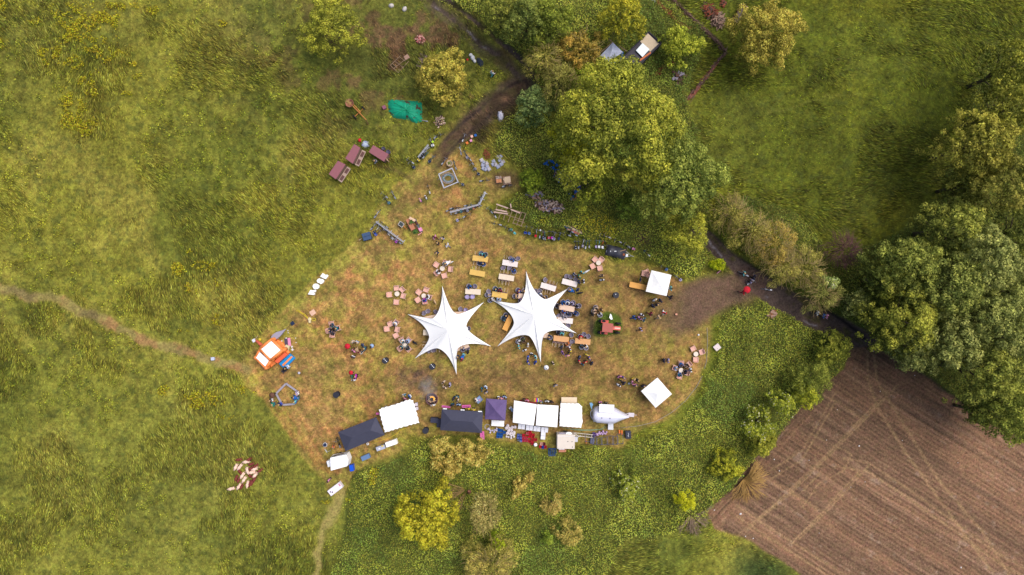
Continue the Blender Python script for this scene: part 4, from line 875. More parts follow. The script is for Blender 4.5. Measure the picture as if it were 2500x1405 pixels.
# ------------------------------------------------------------------ silver trailer
def silver():
    h=2.3; cx,cy = P(1490,1016,1.6); r = empty('food_trailer',(cx,cy,0)); m = M('silver_skin',(226,222,236),.3,.05,metal=.15,scale=.8,k=1.25)
    k = .984/S; ring=[(-44,8),(-38,17),(-32,20.5),(-10,21),(10,20.5),(24,10),(44,1.5)]   # (x, halfwidth) px
    prof=[]; vs=[]; fs=[]; xs_=[(-42,9,.9),(-38,17,1.0),(-31,20.5,1.0),(-5,21,1.0),(11,20,1.0),(26,12,.96),(45,2.5,.86)]; n=14
    for x,wd,hh in xs_:
        for j in range(n+1):
            a = PI*j/n; vs.append((x*k, wd*k*math.cos(a)*1.0+0, .45+(1.85*hh)*math.sin(a)**.62))
    for i in range(len(xs_)-1):
        for j in range(n): fs.append((i*(n+1)+j,(i+1)*(n+1)+j,(i+1)*(n+1)+j+1,i*(n+1)+j+1))
    for i in (0,len(xs_)-1): fs.append(tuple(i*(n+1)+j for j in range(n+1)))
    for i in range(len(xs_)-1): fs.append((i*(n+1),i*(n+1)+n,(i+1)*(n+1)+n,(i+1)*(n+1)))
    b=MB(); b.add(vs,fs); b.build('body',m,r,True)
    b=MB(); b.box((-12*k,20*k,2.45),(36*k,20*k,.04),rx=.05); b.build('hatch_flap',WH2,r)
    b=MB(); b.box((-12*k,11*k,2.40),(37*k,.12,.08)); b.build('hinge',mc('grey'),r)
    b=MB(); b.tube([(42*k,.28,.5),(62*k,.25,.5)],.05,6); b.tube([(42*k,-.28+.2,.5),(62*k,.0,.5)],.05,6); b.box((54*k,.12,.52),(14*k,10*k,.05)); b.tube([(60*k,.12,.5),(68*k,.12,.5)],.035,6); b.build('drawbar',M('bar_white',(226,214,220)),r)
    b=MB(); b.box((5*k,-28*k,.55),(13*k,18*k,.05),rx=-.2); b.build('entrance_ramp',M('ramp',(226,226,232)),r)
    b=MB(); b.tube([(-42*k,9*k,.5),(-46*k,4*k,.55),(-45*k,-6*k,.55),(-36*k,-20*k,.5)],.06,6); b.build('rear_bumper',M('bumper',(232,226,234)),r)
    for s_ in (-1,1):
        for xx in (-8,6): w_=MB(); w_.torus((xx*k,s_*17*k,.33),.24,.09,16,6,'y'); w_.build('wheel',mc('black'),r)
    for xx in (-22,-2): v=MB(); v.lathe([(.09,0),(.09,.08)],(xx*k,-4*k,2.27),8); v.build('roof_vent',mc('grey'),r)
    r['label']='silver teardrop shaped food trailer with raised white hatch'; r['category']='trailer'; r.rotation_euler.z=math.radians(-3)
silver()
def beige():
    r,w_,d_ = boxthing('box_trailer',1382,1079,44,36,1,.5,2.3,M('beige_panel',(236,220,204),.5,.05,scale=1.5),'beige box trailer with white dish on its front edge','trailer',taper=.97)
    b=MB(); b.box((0,d_*.5-.25,2.33),(w_*.97,.05,.05)); b.build('roof_rail',mc('white'),r)
    b=MB(); b.lathe([(.30,0),(.42,.06),(.38,.10)],(.15*w_,d_*.52,2.0),20,True,1.1,.6); b.build('dish',WH2,r,True)
    b=MB(); b.box((-.18*w_,d_*.52,1.9),(1.0,.25,.1)); b.build('vent_box',mc('grey'),r)
    b=MB(); b.tube([(w_*.5,d_*.42,.6),(w_*.5+.7,d_*.2,.6),(w_*.5,-d_*.1,.6)],.04,6); b.tube([(w_*.5+.6,d_*.2,.6),(w_*.5+1.0,d_*.24,.6)],.04,6); b.build('drawbar',mc('white'),r)
    b=MB(); b.box((w_*.5+.25,d_*.02,.75),(.5,.7,.4)); b.build('gas_locker',M('locker',(206,204,214)),r)
    for s_ in (-1,1): q=MB(); q.torus((0,s_*d_*.5,.34),.24,.09,16,6,'y'); q.build('wheel',mc('black'),r)
    for x_,y_ in ((.1,.02),(.33,.02),(.36,-.35)): q=MB(); q.lathe([(.06,0),(.06,.06)],(x_*w_,y_*d_,2.3),8); q.build('roof_vent',mc('black'),r)
beige()
def caravan():
    x,y = P(826,1129,2.2); k=.978/S; r=empty('caravan',(x,y,0),math.radians(13)); b=MB(); b.prism([(-24*k,-17*k),(20*k,-15*k),(27*k,0),(24*k,15*k),(-18*k,16*k)],.45,2.3,.94); b.build('body',M('caravan_shell',(250,246,250),.4,.03,k=1.2),r,bevel=.04)
    b=MB(); b.box((-27*k,-1*k,1.0),(9*k,15*k,1.0)); b.build('front_locker',WH2,r,bevel=.03)
    b=MB(); b.tube([(-30*k,0,.5),(-38*k,-1*k,.5)],.05,6); b.build('drawbar',mc('white'),r)
    b=MB(); b.box((2*k,16.2*k,1.5),(1.4,.03,.5)); b.build('window',M('dark_glass',(60,66,80),.2,.05),r)
    b=MB(); b.box((-8*k,15.9*k,1.7),(.6,.03,.7)); b.build('counter_window',M('dark_glass',(60,66,80),.2,.05),r)
    for s_ in (-1,1): q=MB(); q.torus((0,s_*15*k,.33),.24,.09,16,6,'y'); q.build('wheel',mc('black'),r)
    r['label']='white caravan with small front locker at the clearing corner'; r['category']='caravan'
caravan()
# ------------------------------------------------------------------ tractor
def tractor():
    x,y=P(1482,800,1.5); k=.98/S; r=empty('tractor',(x,y,0),math.radians(-5)); red=M('tractor_red',(222,92,78),.45,.08); dk=mc('black')
    b=MB(); b.box((0,0,2.15),(26*k,22*k,.08)); b.build('cab_roof',M('faded_red_roof',(190,104,92),.7,.08),r,bevel=.02)
    for sx in (-1,1):
        for sy in (-1,1): q=MB(); q.tube([(sx*11*k,sy*9.5*k,1.0),(sx*11*k,sy*9.5*k,2.12)],.035,6); q.build('cab_post',dk,r)
    b=MB(); b.box((23*k,0,1.05),(24*k,10*k,.6),taper=.92); b.build('bonnet',M('bonnet_red',(236,110,92),.4,.06),r,bevel=.04)
    b=MB(); b.box((26*k,0,1.37),(14*k,3*k,.02)); b.build('bonnet_stripe',M('stripe',(246,214,196)),r)
    b=MB(); b.box((10*k,0,.75),(46*k,7*k,.45)); b.build('chassis',dk,r)
    for s_ in (-1,1):
        w_=MB(); w_.torus((-9*k,s_*14.5*k,.72),.52,.20,24,8,'y'); wo=w_.build('rear_wheel',mc('black'),r,True)
        h_=MB(); h_.tube([(-9*k,s_*13.5*k,.72),(-9*k,s_*15.5*k,.72)],.34,14); h_.build('rim',red,wo)
        f=MB(); f.box((-6*k,s_*13.7*k,1.32),(18*k,7*k,.07)); f.build('mudguard',red,r,bevel=.02)
        w_=MB(); w_.torus((29*k,s_*11.5*k,.42),.30,.13,20,8,'y'); wo=w_.build('front_wheel',mc('black'),r,True); h_=MB(); h_.tube([(29*k,s_*10.8*k,.42),(29*k,s_*12.2*k,.42)],.2,12); h_.build('rim',red,wo)
    b=MB(); b.tube([(29*k,-11*k,.45),(29*k,11*k,.45)],.05,6); b.build('front_axle',dk,r)
    b=MB(); b.tube([(18*k,4*k,1.3),(18*k,4*k,1.9)],.04,8); b.build('exhaust',mc('grey'),r)
    r['label']='red tractor with flat cab roof on an uncut grass patch'; r['category']='tractor'
tractor()
# ------------------------------------------------------------------ bouncy castle
def castle():
    x,y=P(658,866,2); k=.98/S; r=empty('bouncy_castle',(x,y,0),math.radians(0)); OR=M('orange_pvc',(244,140,74),.4,.05,k=1.2); BLU=M('blue_pvc',(30,150,220),.4,.05)
    def L(px,py): return ((px-658)*k,-(py-866)*k)
    hexo=[(662,827),(681,839),(699,864),(668,888),(649,903),(636,890),(618,875),(634,849)]
    base=MB(); base.prism([L(*p) for p in hexo],0,.5,.98); base.build('base',OR,r,bevel=.08)
    ring=[(664,830),(690,855),(661,879),(636,851)]; ring2=[(636,851),(661,879),(648,899),(623,874)]
    for pl,nm,z in ((ring,'roof_tube',2.1),(ring2,'front_tube',1.75)):
        for i in range(4): b=MB(); a_=L(*pl[i]); c_=L(*pl[(i+1)%4]); b.tube([a_+(z,),c_+(z,)],.24,10); b.build('tube',OR,r,True)
    for p in ((664,830),(690,855),(661,879),(636,851),(648,899),(623,874)): b=MB(); q=L(*p); b.tube([q+(.3,),q+(2.0,)],[.30,.24],10); b.build('pillar',OR,r,True)
    b=MB(); b.prism([L(*p) for p in ((665,832),(687,854.6),(662,875.4),(639,853))],2.22,2.30,.99); b.build('roof_sheet',WH,r)
    b=MB(); b.prism([L(*p) for p in ((634,860.3),(657,880.5),(647.7,895),(625.4,874))],1.98,2.05,.99); b.build('roof_sheet',WH,r)
    b=MB(); b.prism([L(*p) for p in ((690,862),(698,868),(672,890),(664,884))],.5,1.2,.95); b.build('front_wall',M('orange_red_pvc',(244,110,70),.4,.05),r,bevel=.05)
    b=MB(); b.prism([L(*p) for p in ((698,866),(712,878),(685,906),(671,892))],.02,.42,.97); m_=b.build('mat',BLU,r,bevel=.05)
    b=MB(); b.prism([L(*p) for p in ((703,872),(706,875),(683,898),(679,895))],.42,.50,.97); b.build('mat_stripe',OR,m_)
    b=MB(); b.prism([L(*p) for p in ((630,879),(646,895),(637,906),(623,890))],.02,.5,.95); b.build('side_mat',BLU,r,bevel=.05)
    b=MB(); b.tube([L(634,850)+(.5,),L(624,842)+(.35,),L(614,834)+(.3,)],[.30,.24,.2],10); b.build('air_hose',M('hose_red',(226,110,80)),r,True)
    b=MB(); b.box(L(609.5,834)+(.25,),(.45,.45,.45),rz=.5); b.build('blower',M('blower_white',(236,236,244)),r,bevel=.03)
    b=MB(); b.tube([L(612,832)+(.5,),L(620,822)+(.55,)],.03,5); b.build('tether',M('wooden_stick',(236,200,170)),r)
    r['label']='orange bouncy castle with white roof sheets and blue mats'; r['category']='bouncy castle'
castle()
# ------------------------------------------------------------------ square things
def flag():
    r=empty('feather_flag',P3(715,790)); k=1/S; o=[(0,0),(-10,-12)]
    b=MB(); pl=[(-10,12),(-22,17),(-34,20),(-43,26),(-48,33),(-44,38),(-38,39),(-30,36),(-20,26)]
    b.prism([(x*k*1.0,-y*k*1.0) for x,y in pl],1.0,1.03); b.build('flag_cloth',M('flag_grey',(168,160,176),.7,.06),r)
    b=MB(); b.tube([(0,0,.3),(-10*k,-12*k,1.0),(-24*k,-30*k,1.05),(-36*k,-39.5*k,1.05),(-46*k,-38*k,1.05)],.025,6); b.build('pole',mc('black'),r)
    b=MB(); b.box((0,0,.15),(8*k,8*k,.28),rz=.6); b.build('base',mc('navy'),r,bevel=.02)
    r['label']='grey teardrop feather flag leaning beside the bouncy castle'; r['category']='flag'
flag()
boxthing('play_mat',701,836,13,19,-6,.02,.05,M('dark_mat',(84,74,96)),'dark play mat with pink strip by the bouncy castle','mat')
o_=[o for o in COL.objects if o.name.startswith('play_mat')][0]; q=MB(); q.box((.32,0,.08),(.4,1.15,.05)); q.build('pink_strip',mc('pink'),o_)
boxthing('toy_box',700,850,10,13,20,.0,.45,M('toy_cream',(226,214,170)),'cream toy box with green trim beside the bouncy castle','box')
o_=[o for o in COL.objects if o.name.startswith('toy_box')][0]; q=MB(); q.box((.0,.0,.36),(.35,.5,.03)); q.build('lid_picture',mc('turquoise'),o_)
b=MB(); b.ball((0,0,.22),.22,14); single('ball',b,mc('yellow'),*P(634.4,829.6,.2),0,0,'yellow ball lying above the bouncy castle','ball',smooth=True)
b=MB(); b.ball((0,0,.2),.2,12); single('ball',b,M('pale_ball',(206,200,210)),*P(730,911,.2),0,0,'pale grey ball right of the bouncy castle mat','ball',smooth=True)
for i,(a,b_,s_) in enumerate(((699,826,3),(713,847,4),(714,854,5),(704,813,2),(703,808,2),(688,833,3),(722,826,2),(723,837,2))):
    q=MB(); q.box((0,0,.05),(s_*.06,s_*.05,.08),rz=i); q.box((s_*.03,.02,.08),(s_*.05,.03,.05),rz=i+1); x,y=P(a,b_); o=single('toy',q,M('white_toy',(240,232,232)),x,y,0,0,'x','toy'); PEND.append((o,'small white toy dropped beside the bouncy castle',a,b_)); o['group']='white toys on the grass'
# pentagon
pv=[(698,937),(724,955.4),(719.7,987),(689.4,989.2),(673.6,961.8)]; x,y=P(700,962,.5); r=empty('pentagon_barrier',(x,y,0))
for i in range(5):
    a_=pv[i]; c_=pv[(i+1)%5]; p0=P(*a_,.5); p1=P(*c_,.5); L=math.hypot(p1[0]-p0[0],p1[1]-p0[1]); b=MB(); b.box(((p0[0]+p1[0])/2-x,(p0[1]+p1[1])/2-y,.45),(L-.12,.26,.10),rz=math.atan2(p1[1]-p0[1],p1[0]-p0[0])); b.build('bench_plank',M('grey_plank',(170,162,172),.7,.08),r)
    q=MB(); q.box((p0[0]-x,p0[1]-y,.2),(.12,.12,.40)); q.build('leg',mc('grey'),r)
r['label']='grey pentagon of benches around bare grass, lower left'; r['category']='bench'
# letters
LT=[([(365,970),(450,985),(590,965),(625,1005),(600,1075),(520,1095),(470,1112),(575,1122),(550,1220),(240,1185)],'lowest'),([(630+158*math.cos(t*PI/8+.2),800+140*math.sin(t*PI/8+.2)) for t in range(16)],'second from bottom'),([(800,400),(870,440),(950,430),(1030,535),(950,650),(865,685),(800,640),(700,600),(670,530),(720,440)],'second from top'),([(960,150),(1050,205),(1110,245),(1160,215),(1235,270),(1110,445),(835,315)],'topmost')]
for i,(pl,w_) in enumerate(LT):
    pp=[(740+a/20.07,660+b_/20.07) for a,b_ in pl]; cx=sum(p[0] for p in pp)/len(pp); cy=sum(p[1] for p in pp)/len(pp); x,y=P(cx,cy,.4)
    q=[((a-cx)/S,-(b_-cy)/S) for a,b_ in pp]; b=MB()
    if i==1:
        n=16; inn=[(.09*math.cos(t*PI/8+.2)*1,.05*math.sin(t*PI/8+.2)) for t in range(16)]; inn=[(a,-b_) for a,b_ in inn]
        vs=[(a,b_,.05) for a,b_ in q]+[(a,b_,.45) for a,b_ in q]+[(a,b_,.05) for a,b_ in inn]+[(a,b_,.45) for a,b_ in inn]
        fs=[]
        for k in range(n): k2=(k+1)%n; fs+=[(k,k2,n+k2,n+k),(n+k,n+k2,3*n+k2,3*n+k),(2*n+k,3*n+k,3*n+k2,2*n+k2)]
        b.add(vs,fs)
    else: b.prism(q,.05,.45)
    o=single('foam_letter',b,WH,x,y,0,0,['blocky white foam letter with a notch, lowest in the row','round white foam letter O with a small hole','white foam letter with rounded bulges, third up the row','broad white foam letter, topmost in the row'][i],'letter','white foam letters standing at the edge')
# bar tables
for a,b_,l in ((820,965,'black covered bar table, leftmost, on open grass'),(940,881,'black covered bar table with cups left of left star tent'),(1055,896,'black covered bar table with white plates below left star tent'),(1504,721,'round dark blue covered bar table left of entrance canopy'),(1038.5,1052.5,'black round bar table with hole between the two black canopies')):
    x,y=P(a,b_,1.1); o=place(BAR,x,y,0,.4*a); tag(o,l,'table','black covered bar tables')
for a,b_,n in ((940,880,3),(1055,894,3),(1505,722,1)):
    for k in range(n):
        x,y=P(a-2+k*3,b_-3+k*3,1.15); q=MB(); q.lathe([(.05,1.12),(.07,1.24)],n=10); o=single('cup',q,mc('white'),x,y,0,0,'x','cup'); PEND.append((o,'cup on bar table '+where(a,b_),a-2+k*3,b_-3+k*3))
# tables
TB=[(1172.4,632.3,7,'yellow','yellow long table with two pairs seated, top of the rows'),(1165.3,667.3,10,'yellow','empty yellow long table, second from top left'),(1154.7,712.7,4,'cream','cream long table with four tub chairs, alone at left'),(1219.8,721,9,'yellow','yellow long table between the two star tents'),(1245.3,643.6,9,'white','white long table, topmost, with blue jacket beside'),(1236.4,677.8,9,'cream','cream long table with tipped chairs on both sides'),(1284,725.5,9,'peach','peach long table partly under the right star tent'),(1338.6,701.2,16,'white','white long table, tilted, above the right star tent'),(1390.7,691.2,15,'white','white long table beside the white garments'),(1383.7,752.8,11,'peach','peach long table right of the right star tent'),(1379.8,782.9,6,'white','pale pink long table right of the star tent'),(1239.6,789.5,-65,'orange','orange long table set steeply left of the right star tent'),(1320,817,10,'peach','peach long table mostly hidden under the right star tent'),(1370.2,828,7,'tan','tan long table with tipped chairs below the star tent'),(1422.8,834.2,6,'tan','tan long table, rightmost of the rows'),(1050,778,-12,'peach','pale table peeping out at upper left of the left star'),(1125,768,-3,'peach','pale table peeping out at upper right of the left star'),(1052,813,3,'cream','cream table end peeping out left of the left star'),(1126,848,-20,'peach','pale table under lower right of the left star tent')]
for a,b_,g_,c_,l in TB: table(a,b_,g_,c_,l)
table(1558,699,12,'orange','bright orange long table reaching under the entrance canopy',2.5)
for a,b_,g_ in ((1163.5,620,-85),(1160,642.5,95),(1157,655,-82),(1166,656,-82),(1234,629,-83),(1226,664,-83),(1235,664,-83),(1244,666,-83),(1222,689,96),(1231,691,96),(1239,692,98),(1228,708,-80),(1236,710,-80),(1338,689,-72),(1347,690,-72),(1356,693,-72),(1328,712,106),(1340,713,106),(1352,842,100),(1361,843,100),(1370,843,100),(1379,844,95),(1377,792,95),(1069,855,90),(1077,855,92),(1037,839,180),(1036,846,175),(1281,703,-105),(1378,775,-85)): fold(a,b_,g_)
EMPTY=[(1159.2,699.9,None),(1141,724.9,'lilac'),(1154.2,725.5,'lilac'),(1193.8,711.5,None),(1228,653.8,None),(1034.7,764.6,None),(1045.5,760.8,None),(1063.5,762.7,None),(1125,755.3,None),(1136.5,758.2,'lilac'),(1246.6,630.1,None),(1263.9,631.4,None),(1244,655.7,None),(1332,683.9,None),(1383.7,675.6,None),(1393.3,676.2,None),(1406,682.6,None),(1390.7,707,None),(1308,711.4,None),(1317,711.4,None),(1364.5,771,None),(1386.9,795.7,None),(1394,818,None),(1424.7,816.9,None),(1435,821.3,None),(1396.5,834.8,None),(1046,856.6,None),(1059,856,None),(1137.8,843.8,None),(1141.6,850,None)]
for a,b_,c_ in EMPTY: tub(a,b_,None,c_)
# ------------------------------------------------------------------ people at tables: (x, y, pose, top, legs, faceX, faceY)
SEAT=[(1174.9,619.2,'turquoise','denim',1172,632),(1185,622.4,'teal','black',1172,632),(1171,643.6,'navy','denim',1172,632),(1180.7,646.1,'black','blue',1172,632),(1145,699.3,'blue','navy',1155,713),(1208.9,705,'black','teal',1219,721),(1220.4,708.3,'maroon','black',1219,721),(1217.8,733.2,'paleblue','white',1219,721),(1196.7,733.9,'navy','white',1219,721),(1189.7,720.4,'grey','grey',1219,721),(1251.7,634.6,'blue','denim',1245,643),(1255,664,'blue','navy',1245,643),(1264.5,708.9,'maroon','blue',1284,725),(1280,710,'tan','black',1284,725),(1256.9,723.6,'tan','denim',1284,725),(1271,735.5,'purple','navy',1284,725),(1316.4,719,'white','blue',1330,731),(1331.2,726.8,'tan','black',1318,735),
(1374,737.7,'blue','denim',1384,753),(1385.6,737.7,'white','blue',1384,753),(1398.4,739.6,'lilac','grey',1384,753),(1413.2,747.3,'grey','navy',1384,753),(1360,747.3,'black','black',1384,753),(1374.7,763.3,'blue','orange',1384,753),(1390,769,'navy','denim',1384,753),(1408,766.5,'navy','blue',1384,753),(1356.8,775.5,'grey','black',1380,783),(1378.6,773.5,'grey','grey',1380,783),(1363.8,811,'black','navy',1370,828),(1372.2,813.7,'turquoise','black',1370,828),(1416.4,822,'red','black',1423,834),(1342.7,824.5,'navy','navy',1320,817),(1419.6,847.6,'black','teal',1423,834),(1430.4,849.5,'white','black',1423,834),(1388,841.8,'orange','tan',1370,828),(1228.7,777,'navy','teal',1239,789),(1235,769.5,'black','navy',1239,789),(1143.5,802.8,'white','navy',1100,806),(1130,854,'grey','black',1126,846),(1276,828.4,'olive','black',1283,840),(1265,834.2,'white','black',1278,842),(1454,751.5,'beige','black',1460,762),(1449,760.5,'beige','tan',1460,762),(1465,769.5,'white','black',1460,762)]
for a,b_,t_,l_,fx,fy in SEAT:
    rd=random.Random(int(a)); col_=rd.choice([None,None,'navy' if t_ in('navy','black') else None])
    tub(a,b_,None,None,(fx,fy),True); person(a+(fx-a)*.08,b_+(fy-b_)*.08,'u',t_,l_,None,(fx,fy))
LOUNGE=[((1079.7,656.1),[(1065.4,646.8,0),(1066.7,666.6,('white','black')),(1084.6,673.3,0),(1099.3,657.6,0),(1087,642.3,('teal','beige'))],1),
((969.3,718),[(968,704.4,0),(981.2,707.6,0),(950.5,719.8,0),(984,722.7,0),(967.4,737.7,0)],1),
((1034.7,723),[(1022.5,714,0),(1040,708.3,0),(1020.6,732.6,0),(1048,726.2,('white','black')),(1036.8,736.4,('blue','magenta'))],1),
((1461.2,642.3),[(1452.9,634,0),(1468,634.3,0),(1447,650.2,0),(1464.6,655,0)],1),
((957,802),[(952.7,791.9,0),(966.4,788,('white','denim')),(944.6,803.4,0),(969.3,804.7,0),(966.4,819.4,0)],0),
((987.5,843),[(980.8,831,('white','teal')),(997.5,831,('paleblue','paleblue')),(977,850.8,('black','teal')),(996.9,852.7,('black','teal'))],1),
((813,805),[(809.3,791.8,('navy','teal')),(802.5,807.6,('navy','black')),(824,801.8,('teal','black')),(811,817.7,('black','navy'))],0),
((1662.8,904.8),[(1663.5,887.7,('blue','denim')),(1682,890.5,('black','beige')),(1647.9,899,('paleblue','denim')),(1659.2,919,('teal','blue')),(1677,910.5,('navy','black'))],1),
((1699,865),[(1692.7,852,0),(1713,860,0),(1699,878.4,0)],1)]
for (cx,cy),ch,tb in LOUNGE:
    if tb: rtable(cx,cy)
    for a,b_,oc in ch:
        arm(a,b_,(cx,cy),bool(oc))
        if oc: person(a+(cx-a)*.12,b_+(cy-b_)*.12,'u',oc[0],oc[1],None,(cx,cy))
STAND=[(1025.8,489,'s','pink','denim',1039,482),(1039.3,482,'s','white','black',1026,489),(1060.7,578.8,'w','pink','maroon'),(1079.9,582.3,'w','grey','black'),(1067.8,594.4,'s','black','black'),(1092,599.4,'w','white','grey'),(1066.4,617.2,'w','navy','black'),(1201.6,178,'w','white','turquoise'),(916,393,'w','navy','white'),(1096,640,'b','white','beige',1087,645),
(1421.5,665.3,'s','turquoise','black',1414,676),(1414.4,675.6,'s','green','black',1405,680),(1403,670.5,'s','navy','white',1394,680),(1414.4,688.4,'s','navy','denim',1425,687),(1425.3,687.1,'s','white','maroon',1414,688),(1399.7,711.5,'b','blue','navy',1390,707),(1468.9,673,'s','tan','navy',1469,684),(1469.5,683.9,'s','white','black',1468,673),
(1371.5,848.9,'s','navy','teal',1388,855),(1391.4,850.8,'s','white','orange',1382,855),(1373.4,861.7,'s','purple','pink',1383,857),(1392,861,'s','yellow','navy',1383,857),(1385,868.7,'s','pink','navy',1383,857),(1433,866.8,'s','yellow','black',1427,879),(1414.4,873.9,'s','denim','black',1427,879),(1438.8,875,'s','purple','black',1427,879),(1414.4,883.5,'s','red','navy',1427,879),(1420.8,889.6,'s','teal','maroon',1427,879),(1429.2,884.8,'s','red','black',1427,879),(1444.5,888,'s','navy','black',1430,879),
(1267,848.2,'s','turquoise','denim',1278,845),(1280.6,855.9,'s','white','black',1275,842),(1288.9,843,'s','white','teal',1278,842),(1297.9,865.5,'s','black','white',1296,875),(1288.9,873.9,'s','royal','white',1300,876),(1307.5,872.6,'s','turquoise','white',1298,876),(1289.5,886,'s','royal','navy',1300,880),(1306.8,886,'s','royal','blue',1298,880),(1350.4,887.3,'s','beige','black'),(1142,859.8,'s','black','black',1130,860),(1117.3,872,'s','navy','black',1127,876),(1127.5,878.4,'s','red','black',1117,872),(1131,869,'b','blue','turquoise',1126,878),
(1447,768,'s','black','black',1460,762),(1470,757,'s','brown','black',1460,762),
(1598.7,732.7,'s','white','navy',1603,741),(1613,734.2,'s','navy','navy',1603,741),(1594.5,747.7,'s','navy','black',1603,741),(1605,744.8,'s','navy','black',1600,738),(1637.9,726.3,'w','black','navy'),(1637.2,704.3,'w','turquoise','white'),(1548.2,775.5,'w','blue','blue'),(1567.4,769,'s','white','grey',1563,777),(1561.7,776.9,'s','pink','blue',1568,770),(1573,781,'s','teal','white',1563,777),(1588.8,767,'w','maroon','maroon'),(1622.2,764,'w','red','white'),(1609.4,774.7,'w','tan','beige'),(1565.3,804.6,'w','lilac','black'),
(1621.5,881.3,'s','navy','black',1631,881),(1631.5,881.3,'s','lilac','navy',1621,881),(1687,904,'w','white','grey',1663,905),
(1512.6,920.4,'s','pink','navy',1517,930),(1522.6,922.6,'s','purple','black',1517,930),(1515.5,929.7,'s','black','yellow',1520,922),(1510.5,941,'s','white','navy',1517,932),(1523.3,936.8,'s','navy','black',1516,930),(1547.5,926.8,'s','tan','yellow',1550,934),(1557.5,929.7,'s','black','navy',1550,934),(1544,934.7,'s','pink','beige',1552,934),(1551.8,941.8,'s','navy','pink',1550,932),(1571.7,943.2,'s','navy','black'),
(859.4,835,'s','beige','white',866,846),(870.2,836.4,'s','beige','paleblue',866,846),(883.9,843.6,'s','navy','denim',872,848),(890.3,851.5,'s','teal','navy',875,850),(863,857.3,'s','pink','brown',870,848),(881,861.8,'s','black','white',872,850),(860.8,872.6,'s','black','white',866,860),(873,858,'b','tan','maroon',868,850),(858.7,919.4,'s','green','black',866,918),(868.7,919.4,'s','magenta','black',860,918),(863,928.7,'s','white','black',862,918),(690.9,906.4,'b','black','navy',700,897),(701,896.3,'s','paleblue','white',692,905),
(724,961.8,'s','lilac','white',712,965),(724,973,'b','blue','teal',712,970),(720,982,'s','turquoise','blue',710,975),(660.6,978.4,'s','black','white',672,975),(666.4,987.8,'s','green','teal',675,982),(683,987.8,'s','navy','royal',692,980),
(985.5,966,'s','teal','white',990,975),(1000,968.7,'s','blue','white',990,975),(987.4,976.4,'s','brown','pink',992,968),(1082.6,933.5,'s','beige','tan',1089,940),(1098,940,'s','lilac','grey',1088,940),(1085.5,946.3,'s','beige','black',1089,940),(1106.8,974,'s','navy','brown',1114,977),(1115.7,969,'s','teal','black',1114,977),(1117.5,978.4,'s','beige','khaki',1110,975),(1104.3,989,'s','navy','teal',1108,1000),(1119.6,988.3,'s','paleblue','black',1119,1000),(1185.8,946.3,'s','paleblue','white',1180,953),(1175.9,951.3,'s','teal','black',1183,951),(1186.5,959,'s','grey','black',1181,951),(1161,977.6,'s','beige','white',1168,977),(1141.7,999,'s','yellow','black',1141,985),(1156,1001,'s','yellow','khaki',1156,985),(1217,972,'s','black','white',1215,985),(1224,973,'s','pink','black',1222,985),(1232,969.8,'s','paleblue','navy',1228,985),(1247.8,999,'b','paleblue','white',1255,1004),(1057,989.7,'s','white','black',1054,978),
(1280,977,'s','brown','black',1281,990),(1286.2,978.4,'s','pink','red',1286,990),(1320.4,982.6,'s','teal','pink',1320,995),(1335.3,980.5,'s','white','black',1335,992),(1346.3,982.3,'s','black','black',1345,995),(1466.7,985,'s','navy','pink',1468,998),(1482,986,'s','black','khaki',1480,998),(801.3,1174.6,'s','pink','navy',815,1185),(1563,683,'s','navy','yellow',1578,685),(1411,708,'s','navy','blue',1420,715),(1356,942,'s','grey','black')]
for t_ in STAND:
    fc=(t_[5],t_[6]) if len(t_)>6 else None
    person(t_[0],t_[1],t_[2],t_[3],t_[4],None,fc)
# track people and cyclists
for a,b_,t_,l_,nt_ in ((1816,714,'red','maroon','under red umbrella'),(2011,772,'blue','black',''),(2019,773,'pink','white',''),(1995,765,'white','black','')): person(a,b_,'w',t_,l_,None,(a+10,b_+6),nt_,group='walkers on the dark track')
def brolly(px,py,col,h,lb,R=.52,tilt=0.0,rz=0):
    x,y=P(px,py,h); r=empty('umbrella',(x,y,0),rz); b=MB(); b.lathe([(.01,h+.24),(R*.35,h+.20),(R*.75,h+.10),(R,h-.04)],n=8,cap=False); c=b.build('canopy',mc(col,k=1.1),r); c.rotation_euler.x=0
    b=MB(); b.tube([(0,0,h-.85),(0,0,h+.30)],.012,5); b.tube([(0,0,h-.85),(.05,0,h-.92),(.08,0,h-.84)],.014,5); b.build('handle',mc('black'),r)
    for k in range(8): a=2*PI*k/8; q=MB(); q.tube([(0,0,h+.22),(R*.98*math.cos(a),R*.98*math.sin(a),h-.05)],.006,3); q.build('rib',mc('grey'),r)
    r['label']=lb; r['category']='umbrella'; return r
brolly(1824,708,'red',1.9,'bright red umbrella held at the track junction'); brolly(848,846,'red',1.8,'red umbrella left of the group near left star tent',.42); brolly(1333.7,898,'white',1.8,'cream white umbrella below the right star tent',.36); brolly(856.5,910.5,'red',1.8,'small red umbrella beside the magenta jacket',.33)
brolly(663.5,965.4,'brown',1.7,'brown umbrella left of the pentagon',.42); brolly(907.6,845,'paleblue',1.7,'pale umbrella right of the group near left star',.30)
for a,b_ in ((848,847),(1333.7,899),(856.8,911.5),(663.5,966),(907,846)): person(a,b_,'s','navy','black',None,None,'under umbrella')
